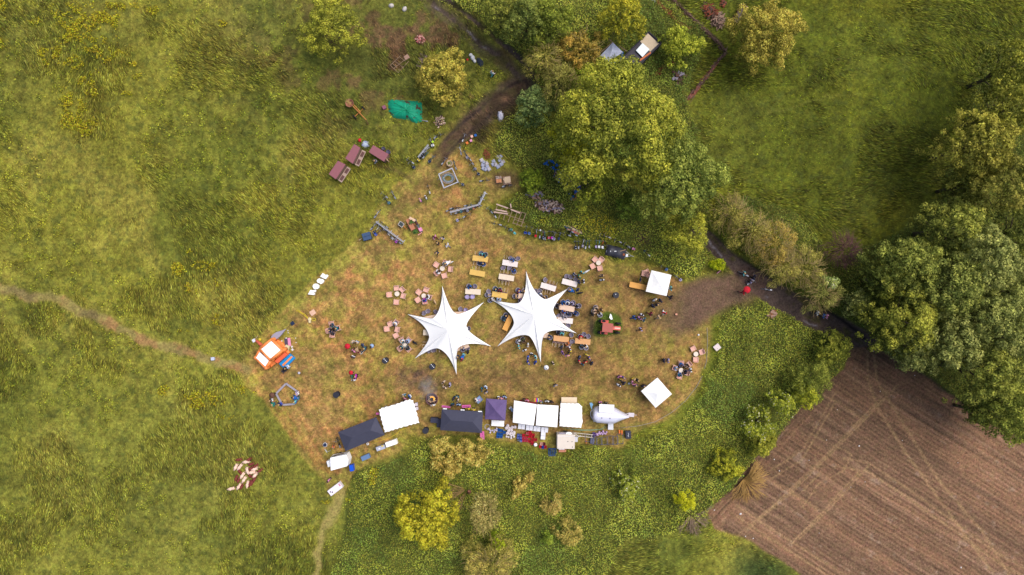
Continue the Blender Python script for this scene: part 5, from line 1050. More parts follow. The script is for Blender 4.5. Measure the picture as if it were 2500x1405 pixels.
# dogs and pigs
def quad(L,H,w,col,head,name,tail,fat=1.0):
    n={'ch':(0,L*.24,H*.66),'mid':(0,0,H*.66),'hip':(0,-L*.26,H*.68),'nk':(0,L*.40,H*.80),'hd':(0,L*.52,H*.86),'mz':(0,L*.68,H*.76)}
    R={'ch':w*.5*fat,'mid':w*.47*fat,'hip':w*.48*fat,'nk':w*.33*fat,'hd':w*.27,'mz':w*.14}
    if name=='pig': n['nk']=(0,L*.38,H*.68); n['hd']=(0,L*.50,H*.62); n['mz']=(0,L*.66,H*.50); R['nk']=w*.42
    E=[('mid','ch'),('mid','hip'),('ch','nk'),('nk','hd'),('hd','mz')]
    for s,sx in (('l',-1),('r',1)):
        n['s'+s]=(sx*w*.3,L*.24,H*.50); n['e'+s]=(sx*w*.3,L*.20,H*.28); n['f'+s]=(sx*w*.3,L*.22,.03); n['h'+s]=(sx*w*.3,-L*.28,H*.52); n['k'+s]=(sx*w*.32,-L*.20,H*.40); n['j'+s]=(sx*w*.3,-L*.36,H*.22); n['g'+s]=(sx*w*.3,-L*.30,.03)
        E+=[('ch','s'+s),('s'+s,'e'+s),('e'+s,'f'+s),('hip','h'+s),('h'+s,'k'+s),('k'+s,'j'+s),('j'+s,'g'+s)]
        R.update({'s'+s:w*.20,'e'+s:w*.12,'f'+s:w*.09,'h'+s:w*.24,'k'+s:w*.18,'j'+s:w*.10,'g'+s:w*.09})
    me=skin({k:n[k] for k in ['mid']+[k for k in n if k!='mid']},E,R,1)
    f=MB()
    for sx in (-1,1): f.prism([(sx*w*.12,L*.50),(sx*w*.34,L*.46),(sx*w*.20,L*.40)],n['hd'][2]+w*.1,n['hd'][2]+w*.28,.6)
    f.tube([(0,-L*.34,H*.78),(0,-L*.46,H*(.95 if tail else .72)),(0,-L*.56,H*(1.05 if tail else .6))],[w*.08,w*.05,w*.03],5)
    merge(me,f); return mkobj(name,me,mc(col))
C['pigpink']=(255,214,190); C['pigbrown']=(130,58,50)
PIG=quad(1.12,.66,.40,'pigpink',0,'pig',False,1.08); DOG=quad(.85,.62,.26,'white',0,'dog',True)
pz=lambda a,b_:(540+a/11.706,1090+b_/11.706)
PK=[(415,580,245),(530,585,232),(725,450,187),(735,680,285),(970,650,200),(885,750,188),(980,815,225),(605,830,238),(655,945,238),(750,1075,258),(510,1140,235),(295,1215,192)]
for a,b_,g_ in PK:
    px,py=pz(a,b_); x,y=P(px,py,.5); o=place(PIG,x,y,0,math.radians(g_)-PI/2); o.scale=(1.05,1.0,1); lab(o,'pink pig in the herd',px,py,'pig','pink pigs on the meadow',False)
BRN=[(510,385,190),(805,370,215),(870,510,200),(990,560,215),(860,625,215),(515,725,310),(425,910,250),(820,855,330),(1120,690,210),(945,935,250),(820,1060,255),(585,1140,240),(875,1030,250),(500,960,240)]
for a,b_,g_ in BRN:
    px,py=pz(a,b_); x,y=P(px,py,.5); o=place(PIG,x,y,0,math.radians(g_)-PI/2); setmat(o,mc('pigbrown')); o.scale=(.95,.92,.95); lab(o,'smaller dark brown pig in the herd',px,py,'pig','brown pigs on the meadow',False)
tag(o,None)
for a,b_,g_,c_,l in ((1431,664,30,'white','white dog beside the person in turquoise top'),(1414.5,716,10,'black','long black dog lying near the tipped table'),(1012,837,-35,'black','dark dog right of the pale blue sitter'),(1061,736,-60,'tan','brown dog right of the side table by left star'),(1098,642,20,'white','white dog near the topmost lounge chairs'),(1205,184,60,'black','small dark dog by the walker at the top')):
    x,y=P(a,b_,.4); o=place(DOG,x,y,0,math.radians(g_)-PI/2); setmat(o,mc(c_)); tag(o,l,'dog','dogs on the clearing')
# ------------------------------------------------------------------ bicycles (x, y, angle, frame, bag, seat, helmet)
BK=[(1033,372,-42,'silver','black',0,0),(1039,377,-40,'teal',0,0,0),(1042,366,-46,'white',0,0,0),(1028,384,-44,'black','yellow',0,0),(1061,339,-30,'silver',0,'lime',0),(1070,332,-60,'black',0,0,0),(1054,346,20,'grey','white',0,0),(1131,334,-20,'silver',0,0,0),(1125,366,12,'white',0,0,0),(1137,376,25,'teal','grey',0,0),(1143,384,35,'grey',0,0,0),(1150,392,38,'black',0,0,0),(1155,405,40,'black','grey',0,0),(1162,418,42,'black','navy',0,0),(1000,394,55,'black',0,0,0),(1004,402,45,'black','navy',0,0),(1055,388,-40,'teal','navy',0,0),(1045,462,15,'black',0,0,0),(1085,392,-38,'grey',0,0,0),(1111,402,20,'teal',0,0,0),(1122,446,60,'teal','navy',0,0),(1078,442,25,'black',0,0,0),
(944,488,45,'black','teal',0,0),(937,476,50,'navy',0,0,0),(960,475,30,'grey',0,0,0),(920,522,-35,'white',0,0,0),(912,552,-40,'silver',0,0,0),(918,560,-45,'white','black',0,0),(923,566,-50,'navy','royal',0,0),(930,556,50,'black',0,0,0),(938,549,48,'black',0,0,0),(944,562,50,'navy',0,0,0),(951,577,40,'white',0,0,0),(962,583,45,'silver','magenta',0,0),(971,587,48,'lilac',0,0,0),(1019,545,25,'teal',0,0,0),(1025,555,30,'green',0,0,0),
(1100,511,-75,'teal',0,0,0),(1110,508,-80,'black',0,0,0),(1122,518,-72,'green',0,0,0),(1134,512,-75,'black','teal',0,0),(1145,502,-78,'teal',0,0,0),(1150,512,-70,'green','grey',0,0),(1164,506,-70,'maroon','orange',0,0),(1172,488,-20,'silver',0,0,0),(1178,483,-28,'white',0,0,0),(1124,533,-65,'grey','lilac',0,0),(1140,524,-60,'navy',0,0,0),
(1195,512,45,'teal',0,0,0),(1205,522,30,'black',0,0,0),(1213,547,75,'black',0,0,0),(1240,558,65,'black','green',0,0),(1250,563,55,'teal',0,'turquoise',0),(1285,560,-10,'navy','royal',0,0),(1296,562,-25,'navy','blue',0,0),(1311,568,-10,'silver',0,'red',0),(1319,570,-5,'black',0,0,'white'),(1325,572,0,'maroon','navy',0,0),(1332,574,5,'teal',0,0,0),(1341,572,-5,'black','red',0,0),(1348,572,-5,'black','magenta',0,0),(1354,575,-12,'grey','lilac',0,0),(1367,575,-15,'blue',0,'navy',0),
(1391,561,60,'silver',0,0,0),(1383,571,70,'black',0,0,0),(1400,570,65,'navy',0,0,0),(1404,596,5,'black','navy',0,0),(1413,596,0,'navy',0,0,0),(1423,592,-12,'white',0,'grey',0),(1431,596,-8,'teal',0,0,0),(1440,594,0,'teal',0,0,0),(1456,594,-5,'teal',0,'lilac',0),(1463,594,-8,'turquoise',0,'white',0),(1470,595,-10,'orange',0,'white',0),(1471,574,75,'black',0,0,0),(1480,578,60,'black',0,0,0),(1507,587,70,'black',0,0,0),(1482,606,10,'black',0,0,0),(1529,599,60,'black',0,0,0),(1538,604,70,'black',0,'pink',0),(1577,619,50,'black',0,0,'navy'),(1621,652,55,'black','blue',0,0),(1655,678,50,'grey','lilac',0,0),(1574,713,-60,'teal',0,0,0),(1183,441,-80,'black',0,0,0),(1238,455,-75,'black',0,0,0),
(1058,1026,0,'black',0,0,0),(815,1083,-20,'black','orange',0,0),(826,1082,20,'black',0,0,0),(1817,669,60,'white',0,0,0),(1842,678,-15,'black',0,0,0),(1873,708,80,'white',0,0,0),(1835,688,-60,'white',0,0,0)]
for t_ in BK:
    if t_[0]==1058 or t_[0]==1574: continue
    bike(t_[0],t_[1],t_[2],t_[3],t_[4] or None,t_[5] or None,t_[6] or None)
for a,b_,t_ in ((1817,669,'turquoise'),(1842,678,'navy'),(1835,688,'lilac')): person(a,b_,'w',t_,'black',None,(a-8,b_-6),'beside bicycle',group='walkers on the dark track')
# ------------------------------------------------------------------ steel frames and rails
def rail(p0,p1,h,label,name='steel_rail',posts=3,cross=True):
    a=P(*p0,h); c=P(*p1,h); r=empty(name,(a[0],a[1],0),math.atan2(c[1]-a[1],c[0]-a[0])); L=math.hypot(c[0]-a[0],c[1]-a[1]); m=M('galvanised',(190,190,200),.4,.05,metal=.3)
    b=MB(); b.box((L/2,0,h),(L,.09,.06)); b.box((L/2,.14,h-.05),(L,.05,.05)); b.build('top_bar',m,r)
    b=MB(); b.box((L/2,0,.25),(L-.1,.05,.05)); b.build('lower_bar',m,r)
    for k in range(posts): x=.06+(L-.12)*k/(posts-1); q=MB(); q.box((x,.03,(h-.03)/2),(.06,.06,h-.03)); q.box((x,.05,.03),(.08,.6,.04)); q.build('post',m,r)
    r['label']=label; r['category']='rail'; return r
rail((917,542),(983,591),1.0,'long steel bicycle rail left of the flower cart',posts=5); rail((1098.4,519),(1168.9,501.2),1.0,'long steel bicycle rail in the middle row',posts=5); rail((1170.3,500),(1186,469.2),1.0,'short steel bicycle rail running up to the right',posts=3); rail((1021.5,384.7),(1046.5,354.2),1.0,'steel bicycle rail beside the muddy track',posts=3)
x,y=P(1095,436,1.1); r=empty('steel_enclosure',(x,y,0)); sq=[(1103.9,410.6),(1118.7,444.9),(1083.5,459.7),(1070.6,425.4)]; m_=M('galvanised',(190,190,200),.4,.05,metal=.3)
for i in range(4):
    a=P(*sq[i],1.1); c=P(*sq[(i+1)%4],1.1); L=math.hypot(c[0]-a[0],c[1]-a[1]); b=MB(); b.box(((a[0]+c[0])/2-x,(a[1]+c[1])/2-y,1.1),(L-.1,.1,.08),rz=math.atan2(c[1]-a[1],c[0]-a[0])); b.box((((a[0]+c[0])/2-x)*.93,((a[1]+c[1])/2-y)*.93,1.02),(L-.2,.05,.05),rz=math.atan2(c[1]-a[1],c[0]-a[0])); b.build('top_bar',m_,r)
    q=MB(); q.box((a[0]-x,a[1]-y,.52),(.09,.09,1.04)); q.build('post',m_,r)
r['label']='square steel frame around a coil of hoses'; r['category']='frame'
x,y=P(1094,436); rd=random.Random(3)
for k in range(7):
    b=MB(); pts=[]; R0=.45+.07*k; ph=rd.uniform(0,6)
    for i in range(22): a=ph+2*PI*i/20; pts.append((R0*1.15*math.cos(a)+rd.uniform(-.03,.03),R0*.9*math.sin(a),.05+.04*k))
    b.tube(pts,.022,5); o=b.build('hose',mc(['turquoise','grey','white','blue','turquoise','orange','silver'][k]),None,True); o.location=(x,y,0); tag(o,None,'hose','hoses coiled inside the steel frame'); PEND.append((o,['turquoise','grey','white','blue','pale turquoise','orange','silver'][k]+' hose coiled inside the square steel frame',1094+k,436))
x,y=P(1097.4,399,.7); r=empty('barrel_planter',(x,y,0)); b=MB(); b.lathe([(.38,0),(.46,.35),(.44,.70),(.38,.70),(.36,.55),(.02,.55)],n=18); b.build('barrel',M('cream_rim',(206,180,150)),r,True); b=MB()
for k in range(40): a=random.uniform(0,6.28); q=random.uniform(0,.3); b.box((q*math.cos(a),q*math.sin(a),.62+random.uniform(0,.1)),(.12,.05,.02),rz=a,rx=random.uniform(-.5,.5))
b.build('plants',M('planter_leaves',(104,120,40)),r); r['label']='round barrel planter with green leaves above the steel frame'; r['category']='planter'
# ------------------------------------------------------------------ sheds
def shed(c,label,wall_side,wwin=True):
    h=1.9; pts=[P(a,b_,h) for a,b_ in c]; cx=sum(p[0] for p in pts)/4; cy=sum(p[1] for p in pts)/4; r=empty('wooden_shed',(cx,cy,0)); q=[(p[0]-cx,p[1]-cy) for p in pts]
    b=MB(); b.prism([(x*.93,y*.93) for x,y in q],0,h-.05); b.build('body',M('shed_wood',(150,118,104),.8,.15,scale=3),r)
    b=MB(); b.prism(q,h-.04,h+.06,1.0); b.build('roof',M('red_brown_felt',(156,98,104),.85,.07,scale=5),r)
    i=wall_side; a=Vector(q[i]); d=Vector(q[(i+1)%4]); u=(d-a); L=u.length; u=u/L; nrm=Vector((u.y,-u.x)); 
    if nrm.dot((a+d)/2)<0: nrm=-nrm
    ang=math.atan2(u.y,u.x); mid=(a+d)/2
    b=MB(); b.box((mid.x*.93+nrm.x*.42,mid.y*.93+nrm.y*.42,.95),(L*.94,.62,.06),rz=ang); b.build('front_shelf',M('pale_frame',(186,158,142)),r)
    for s_ in (-.24,.24):
        w=MB(); w.box((mid.x*.93+nrm.x*.42+u.x*L*s_,mid.y*.93+nrm.y*.42+u.y*L*s_,1.0),(L*.30,.42,.05),rz=ang); w.build('window',M('shed_window',(104,70,66),.5,.2),r)
    r['label']=label; r['category']='shed'; return r
shed([(825.3,393),(843.9,402.3),(819.8,438.4),(802.8,425.4)],'lowest reddish wooden shed with two windows, left meadow',1); shed([(865,352.3),(880,361.6),(861.4,400.5),(843,387.5)],'middle reddish wooden shed with two windows beside grey dome',1)
def shed3():
    r=shed([(911.4,355),(949.3,377.3),(937.3,395),(900.3,371.8)],'reddish long shed with pale end, rightmost of three',1)
    for c in list(r.children):
        if c.name.startswith(('window','front_shelf')): bpy.data.objects.remove(c)
    b=MB(); b.box((.95,-.55,.9),(.08,1.0,1.5),rz=.5); b.build('end_wall',M('pale_end',(222,184,150)),r)
shed3()
for a,b_,R in ((935.5,362.5,.27),(947,370.8,.32)):
    x,y=P(a,b_,.8); b=MB(); b.lathe([(R*.9,0),(R,.4),(R*.9,.8),(R*.8,.8),(R*.75,.7),(.02,.7)],n=16); o=single('barrel',b,M('grey_barrel',(84,80,100)),x,y,0,0,('smaller' if R<.3 else 'larger')+' grey barrel behind the long shed','barrel','grey barrels',True)
x,y=P(890.7,352.3,.6); r=empty('play_dome',(x,y,0)); b=MB(); b.ball((0,0,.0),.62,16,1,1,.95); b.build('shell',M('dome_grey',(186,196,212)),r,True)
for a in (1.2,3.6,5.6): q=MB(); q.ball((.30*math.cos(a),.30*math.sin(a),.40),.22,10,1,1,.7); q.build('panel',M('dome_panel',(150,156,190)),r,True)
r['label']='pale grey dome with round panels beside the middle shed'; r['category']='dome'
b=MB(); b.ball((0,0,.28),.28,14); single('ball',b,mc('red'),*P(878.5,343,.3),0,0,'shiny red ball beside the grey dome','ball',smooth=True)
# ------------------------------------------------------------------ green tarpaulin pile
def tarp(poly,h,mat,label,name='tarpaulin',seed=1,cat='tarpaulin',spread=.25):
    pp=[P(a,b_,h*.4) for a,b_ in poly]; cx=sum(p[0] for p in pp)/len(pp); cy=sum(p[1] for p in pp)/len(pp); q=[(p[0]-cx,p[1]-cy) for p in pp]; R=8; n=48; ring=[]
    per=[]; 
    for i in range(len(q)):
        x0,y0=q[i]; x1,y1=q[(i+1)%len(q)]
        for k in range(8): per.append((x0+(x1-x0)*k/8,y0+(y1-y0)*k/8))
    m=len(per); vs=[(0,0,h)]; rd=random.Random(seed)
    for r_ in range(1,R+1):
        t=r_/R
        for j,(x,y) in enumerate(per):
            nz=math.sin(j*1.7+seed)*math.sin(t*5+j*.5)*.12*h+rd.uniform(-.06,.06)*h; e=1+(rd.uniform(-.04,.03) if r_==R else 0); vs.append((x*t*e,y*t*e,max(.03,h*(1-t**3)+nz*(1-t*.5))))
    fs=[(0,1+j,1+(j+1)%m) for j in range(m)]
    for r_ in range(R-1):
        for j in range(m): fs.append((1+r_*m+j,1+(r_+1)*m+j,1+(r_+1)*m+(j+1)%m,1+r_*m+(j+1)%m))
    b=MB(); b.add(vs,fs); return single(name,b,mat,cx,cy,0,0,label,cat,smooth=True)
def splotch(name,base,dark,scale,thr,w=.03):
    m=M(name,base,.6,.05,bump=.3); nt=m.node_tree; b=nt.nodes['Principled BSDF']; src=b.inputs['Base Color'].links[0].from_socket
    tc=nt.nodes.new('ShaderNodeTexCoord'); nz=nt.nodes.new('ShaderNodeTexNoise'); nz.inputs['Scale'].default_value=scale; nz.inputs['Detail'].default_value=5; nz.inputs['Distortion'].default_value=.6
    rp=nt.nodes.new('ShaderNodeValToRGB'); rp.color_ramp.elements[0].position=thr; rp.color_ramp.elements[1].position=thr+w; mx=nt.nodes.new('ShaderNodeMix'); mx.data_type='RGBA'
    nt.links.new(tc.outputs['Object'],nz.inputs['Vector']); nt.links.new(nz.outputs['Fac'],rp.inputs['Fac']); nt.links.new(rp.outputs['Color'],mx.inputs[0]); nt.links.new(src,mx.inputs[6]); mx.inputs[7].default_value=alb(dark)+(1,); nt.links.new(mx.outputs[2],b.inputs['Base Color']); return m
tarp([(943.8,245),(950,241),(985,243),(1020.6,246),(1031.7,250),(1031,275),(1031,297),(1015,301.4),(1000,294),(975,290),(959.5,288),(948,272)],1.1,splotch('green_tarpaulin',(20,172,130),(96,72,54),1.1,.60),'large green tarpaulin with brown tears over a heap')
b=MB(); b.box((0,0,.3),(.5,.5,.6)); single('crate',b,M('mauve_box',(150,90,110)),*P(938,262.6,.5),0,.5,'small mauve box at the left end of the green tarpaulin','box')
b=MB(); b.tube([(0,0,.25),(.8,-.15,.2)],.06,6); single('pipe',b,mc('silver'),*P(1031,294,.3),0,0,'grey pipe end sticking out of the green tarpaulin','pipe')
# ------------------------------------------------------------------ spreader
def spreader():
    x,y=P(866,262,.8); k=.992/S; r=empty('spreader',(x,y,0)); OR=M('machine_orange',(206,132,66),.6,.12)
    L=lambda a,b_:((a-866)*k,-(b_-262)*k)
    b=MB(); b.lathe([(.25,.5),(.62,1.05),(.60,1.08),(.22,.62),(.02,.6)],L(854,253)+(0,),8); b.build('hopper',M('rusty_hopper',(176,116,96),.8,.15),r)
    b=MB()
    for i in range(60): a=random.uniform(0,6.28); q=random.uniform(0,.5); b.box((L(851,251)[0]+q*math.cos(a),L(851,251)[1]+q*math.sin(a),1.0+random.uniform(0,.12)),(.2,.03,.02),rz=a)
    b.build('straw',M('straw',(186,160,96),.9,.2),r)
    b=MB(); b.tube([L(858,256)+(.8,),L(893,292)+(.5,)],.07,6); b.tube([L(862,254)+(.75,),L(880,274)+(.6,)],.05,6); b.build('drawbar',OR,r)
    b=MB(); b.tube([L(885.5,263.5)+(.4,),L(864.2,283.9)+(.4,)],.06,6); b.build('axle',OR,r)
    for p in ((886,263),(864,284.5)): w_=MB(); w_.torus((0,0,.38),.28,.10,18,6,'y'); w_o=w_.build('wheel',mc('black'),r); w_o.location=L(*p)+(0,); w_o.rotation_euler.z=math.radians(-45)
    b=MB(); b.tube([L(893,292)+(.5,),L(897,303)+(.1,)],.04,6); b.build('jack',M('rusty',(120,80,60)),r)
    r['label']='orange two wheeled farm spreader with rusty hopper'; r['category']='farm machine'
spreader()
# ------------------------------------------------------------------ heaps
def heap(px,py,rx,ry,n,sz,mats,label,name='rubble_heap',h=.5,long=2.5,ang=0,cat='heap'):
    rd=random.Random(int(px)); x,y=P(px,py,.2); r=empty(name,(x,y,0),math.radians(-ang)); bs=[MB() for _ in mats]
    for i in range(n):
        a=rd.uniform(0,6.28); q=math.sqrt(rd.random()); X=q*rx/S*math.cos(a); Y=q*ry/S*math.sin(a); z=h*(1-q*q)*rd.uniform(.3,1)+.06+max(0,float(tz(x,y))); s_=sz*rd.uniform(.6,1.4)
        rd.choice(bs).box((X,Y,z),(s_*rd.uniform(1,long),s_*.6,s_*.35),rz=rd.uniform(0,3.1),rx=rd.uniform(-.4,.4),ry=rd.uniform(-.3,.3))
    for b,m in zip(bs,mats):
        o=b.build('pieces',m,r); o['kind']='stuff'
    r['label']=label; r['category']=cat; return r
W1=M('old_wood',(170,136,116),.9,.2); W2=M('pale_wood',(220,190,168),.9,.15); W3=M('dark_wood',(92,68,58),.9,.2); ST=M('stone_lilac',(150,140,156),.9,.12); BRK=M('brick_pink',(196,110,108),.9,.2); BLT=mc('blue')
heap(1340,505,34,16,150,.28,[W1,W2,W3,ST],'long heap of split logs and rubble',h=.5,ang=10); heap(1305,478,18,12,45,.3,[ST,W1,W3],'small heap of grey slabs above the log heap',h=.3)
heap(1378,440,30,14,60,.22,[W3,W1,BLT],'dark timber heap mixed with blue sheeting, upper part',h=.4,ang=35); heap(1405,470,12,22,36,.24,[W3,BLT,BRK],'dark timber heap mixed with blue sheeting, lower part',h=.4,ang=20)
heap(1352,408,26,9,18,.26,[BLT],'torn blue sheeting in the nettles below big tree','blue_sheeting',h=.4,ang=30,cat='sheeting')
heap(1026,97,12,11,90,.16,[BRK,M('brick_pale',(226,176,160)),M('brick_dark',(150,84,84))],'round pile of pink bricks',h=.35,long=1.8); heap(1073,296,11,13,70,.20,[W1,W2,W3],'small firewood pile beside the muddy track',h=.4,long=3)
heap(1189,376,9,14,90,.14,[M('orange_soil',(150,84,56),.95,.2)],'heap of orange-brown bark mulch',h=.5,long=1.2); heap(1733,30,15,26,160,.22,[M('rust_brush',(140,74,50),.9,.2),W3],'rust coloured brush pile at top right',h=.7,long=5,ang=-50); heap(1752,50,15,18,130,.2,[W1,M('grey_brush',(140,116,98)),W3],'grey twiggy brush pile at top right',h=.7,long=6); heap(1766,8,6,9,40,.2,[W3,M('rust_brush',(140,74,50),.9,.2)],'small dark brush pile at the top edge',h=.4,long=3)
heap(1882,766,9,11,20,.35,[M('stump_orange',(170,112,70)),W1],'orange sawn stump pieces in the nettles below track',h=.5); heap(1421,190,7,10,40,.2,[M('red_leaf',(130,60,44))],'reddish heap showing between the trees',h=.4)
heap(1655,190,9,11,16,.5,[ST,W3],'stack of grey planks right of the largest tree',h=.4,long=3)
x,y=P(1361.4,513.3,.4); b=MB(); b.box((0,0,.5),(.75,.7,.06),rx=.2); b.box((.3,.1,.25),(.06,.06,.5)); single('panel',b,ST,x,y,0,-.3,'pale lilac panel lying on the log heap','panel')
# brushwood fence
fp=[(1636,-6),(1660,14),(1688,42),(1720,72),(1748,98),(1770,124),(1768,132),(1752,150),(1733,176),(1712,204),(1693,228),(1677,244)]
bs=[MB(),MB(),MB()]; rd=random.Random(9)
for (a,b_),(c_,d_) in zip(fp[:-1],fp[1:]):
    L=math.hypot(c_-a,d_-b_)/S; ang=math.atan2(-(d_-b_),c_-a); wd=.48 if b_<110 else .36
    for k in range(int(L*26)):
        t=rd.random(); x,y=P(a+(c_-a)*t,b_+(d_-b_)*t,.6); o_=rd.gauss(0,wd*.55); x+=-math.sin(ang)*o_; y+=math.cos(ang)*o_; l=rd.uniform(.5,1.5); aa=ang+rd.gauss(0,.16); z=max(.08,.75-abs(o_)*.9)*rd.uniform(.5,1)
        rd.choice(bs[:2] if b_<140 else bs).tube([(x-l/2*math.cos(aa),y-l/2*math.sin(aa),z),(x+l/2*math.cos(aa),y+l/2*math.sin(aa),z+rd.uniform(-.06,.06))],[.035,.02],4)
r=empty('brushwood_fence',P3(1720,100)); 
for b,m in zip(bs,[W3,M('brush_mid',(136,104,92),.9,.2),M('brush_red',(176,96,84),.9,.2)]):
    o=b.build('brushwood',m,r); o.location=(-r.location.x,-r.location.y,0); o['kind']='stuff'
for (a,b_) in fp[1:-1:1]: q=MB(); x,y=P(a,b_,.6); q.tube([(x-r.location.x,y-r.location.y,0),(x-r.location.x,y-r.location.y,1.0)],.05,6); q.build('stake',W1,r)
r['label']='long brushwood fence bending beside the top right meadow'; r['category']='fence'
# timber frame
x,y=P(1240,525,1); r=empty('timber_truss',(x,y,0)); L=lambda a,b_,h=1:(P(a,b_,h)[0]-x,P(a,b_,h)[1]-y,h); TW=M('weathered_beam',(168,138,112),.85,.12)
for a,c_ in (((1214,503),(1205.5,530)),((1226,508),(1217,535)),((1236,512),(1229,538)),((1250,516),(1240.4,543)),((1262,520),(1251.5,547)),((1274,518),(1261,551)),((1284,521),(1272,554))): b=MB(); b.tube([L(*a,1.0),L(*c_,.8)],.06,4); b.build('rafter',TW,r)
for a,c_ in (((1220,520),(1278,538)),((1252,545),(1276,553)),((1213,500),(1284,522)),((1256,536),(1281,545)),((1207,512),(1245,521))): b=MB(); b.tube([L(*a,.9),L(*c_,.9)],.05,4); b.build('batten',TW,r)
for a,c_ in (((1205,518),(1240,523)),((1212,499),(1240,509)),((1247,512),(1270,521)),((1246,498),(1248,508)),((1210,512),(1238,518))): b=MB(); b.tube([L(*a,1.15),L(*c_,1.15)],.12,4); b.build('plank',M('pinkish_plank',(222,186,168),.8,.1),r)
r['label']='weathered timber roof frame with loose planks beside bicycles'; r['category']='timber frame'
x,y=P(963,158,.5); r=empty('broken_pallet',(x,y,0)); L=lambda a,b_,h=.5:(P(a,b_,h)[0]-x,P(a,b_,h)[1]-y,h)
for a,c_ in (((953,160),(978,136)),((961,168),(990,145)),((972,178),(998,150)),((953,160),(972,178)),((965,150),(985,166)),((958,156),(976,172)),((976,140),(990,150))): b=MB(); b.tube([L(*a),L(*c_)],.035,4); b.build('slat',TW,r)
b=MB(); b.box(L(993,140,.55),(.7,.6,.08),rz=.6); b.build('board',W1,r); r['label']='old wooden pallet frame with brown board in the weeds'; r['category']='frame'
for i,(a,b_) in enumerate(((1034,137),(1031,146),(1029,155),(1026,163))): q=MB(); q.box((0,0,.12),(1.1,.42,.1)); single('plank',q,M('grey_pink_plank',(150,124,120)),*P(a,b_),0,-.35,'x','plank'); o=COL.objects[-1]; PEND.append((o,'grey-pink plank in the weeds left of the golden tree',a,b_)); o['group']='planks left of the golden tree'
for i,(a,b_,l) in enumerate(((955,13.6,'angular pale stone at the top edge'),(987.4,21.6,'rounded pale stone at the top edge'))): q=MB(); q.ball((0,0,.2),.38,8,1.1,.85,.7); single('stone',q,M('pale_stone',(206,196,190)),*P(a,b_,.3),0,i,l,'stone')
b=MB(); b.ball((0,0,.3),.42,10,.75,1,.8); b.ball((.12,-.5,.22),.32,8,.8,1,.8); b.ball((-.15,.5,.2),.3,8,1,.8,.8); single('rubbish_bag',b,M('white_bag',(230,226,226)),*P(1154,141,.4),0,.3,'white rubbish bags at left of the dumped pile','bag',smooth=True)
tarp([(1162,140),(1172,141),(1181,150),(1180,162),(1172,164),(1164,154)],.5,M('dark_sheet',(52,60,74)),'dark plastic sheet beside the white rubbish bags',seed=4,cat='sheet')
b=MB(); b.ball((0,0,.15),.18,8); single('bucket',b,mc('red'),*P(1141,146,.2),0,0,'small red bucket left of the rubbish bags','bucket')
tarp([(1216,272),(1224,270),(1230,276),(1231,288),(1226,297),(1218,298),(1213,286)],.7,M('white_sack',(226,222,236)),'white builder sack on the dark soil','builder_sack',6,'sack')
# container and grey tent
cc=[(1584,77),(1616,106),(1552,170),(1520,141)]; pts=[P(a,b_,2.6) for a,b_ in cc]; cx=sum(p[0] for p in pts)/4; cy=sum(p[1] for p in pts)/4; r=empty('shipping_container',(cx,cy,0)); q=[(p[0]-cx,p[1]-cy) for p in pts]
b=MB(); b.prism(q,.1,2.52); b.build('body',M('dark_container',(62,58,70),.6,.1),r); b=MB()
for i in range(4):
    a,c_=q[i],q[(i+1)%4]; L_=math.hypot(c_[0]-a[0],c_[1]-a[1]); b.box(((a[0]+c_[0])/2*.97,(a[1]+c_[1])/2*.97,2.62),(L_-.16,.12,.16),rz=math.atan2(c_[1]-a[1],c_[0]-a[0]))
b.build('roof_edge',M('dark_edge',(48,44,56)),r); LL=lambda a,b_:(P(a,b_,2.6)[0]-cx,P(a,b_,2.6)[1]-cy)
b=MB(); b.prism([LL(1582,82),LL(1608,107),LL(1587,127),LL(1563,102)],2.54,2.60); b.build('roof_deck',M('beige_deck',(206,184,156),.8,.08),r)
b=MB(); b.prism([LL(1568,107),LL(1585,122),LL(1568,141),LL(1552,125)],2.75,2.82); b.build('skylight',M('skylight',(236,246,252),.3,.02),r)
b=MB(); b.prism([LL(1588,127),LL(1589,131),LL(1562,151),LL(1560,147)],2.62,2.70); b.build('rust_strip',M('rust_strip',(206,116,72)),r)
r['label']='dark shipping container with beige roof deck and skylight'; r['category']='container'
canopy([(1496,104),(1521,128),(1484,151),(1466,136)],2.4,2.9,M('grey_canvas',(200,204,226)),'grey tarpaulin tent with blue edge beside the container')
o=COL.objects['canopy.005'] if 'canopy.005' in COL.objects else None
b=MB(); t0=P(1521,128,2.2); b.tube([(0,0,0),(-.1,-1.0,-.1),(-1.2,-1.6,-.1),(-2.2,-1.4,-.1)],[.15,.2,.2,.12],6); single('blue_sheet',b,mc('blue'),P(1520,126,2.2)[0],P(1520,126,2.2)[1],2.1,0,'blue sheet hanging from the grey tarpaulin tent','sheet',smooth=True)
r=empty('tent_poles',P3(1480,130)); 
for a,c_ in (((1460,134),(1496,103)),((1487,96),(1499,107)),((1456,132),(1470,146)),((1510,112),(1531,126))): b=MB(); p0=P(*a,2.3); p1=P(*c_,2.3); b.tube([(p0[0]-r.location.x,p0[1]-r.location.y,2.3),(p1[0]-r.location.x,p1[1]-r.location.y,2.3)],.05,5); b.tube([(p0[0]-r.location.x,p0[1]-r.location.y,0),(p0[0]-r.location.x,p0[1]-r.location.y,2.3)],.05,5); b.build('pole',W1,r)
r['label']='wooden pole frame holding up the grey tarpaulin tent'; r['category']='frame'
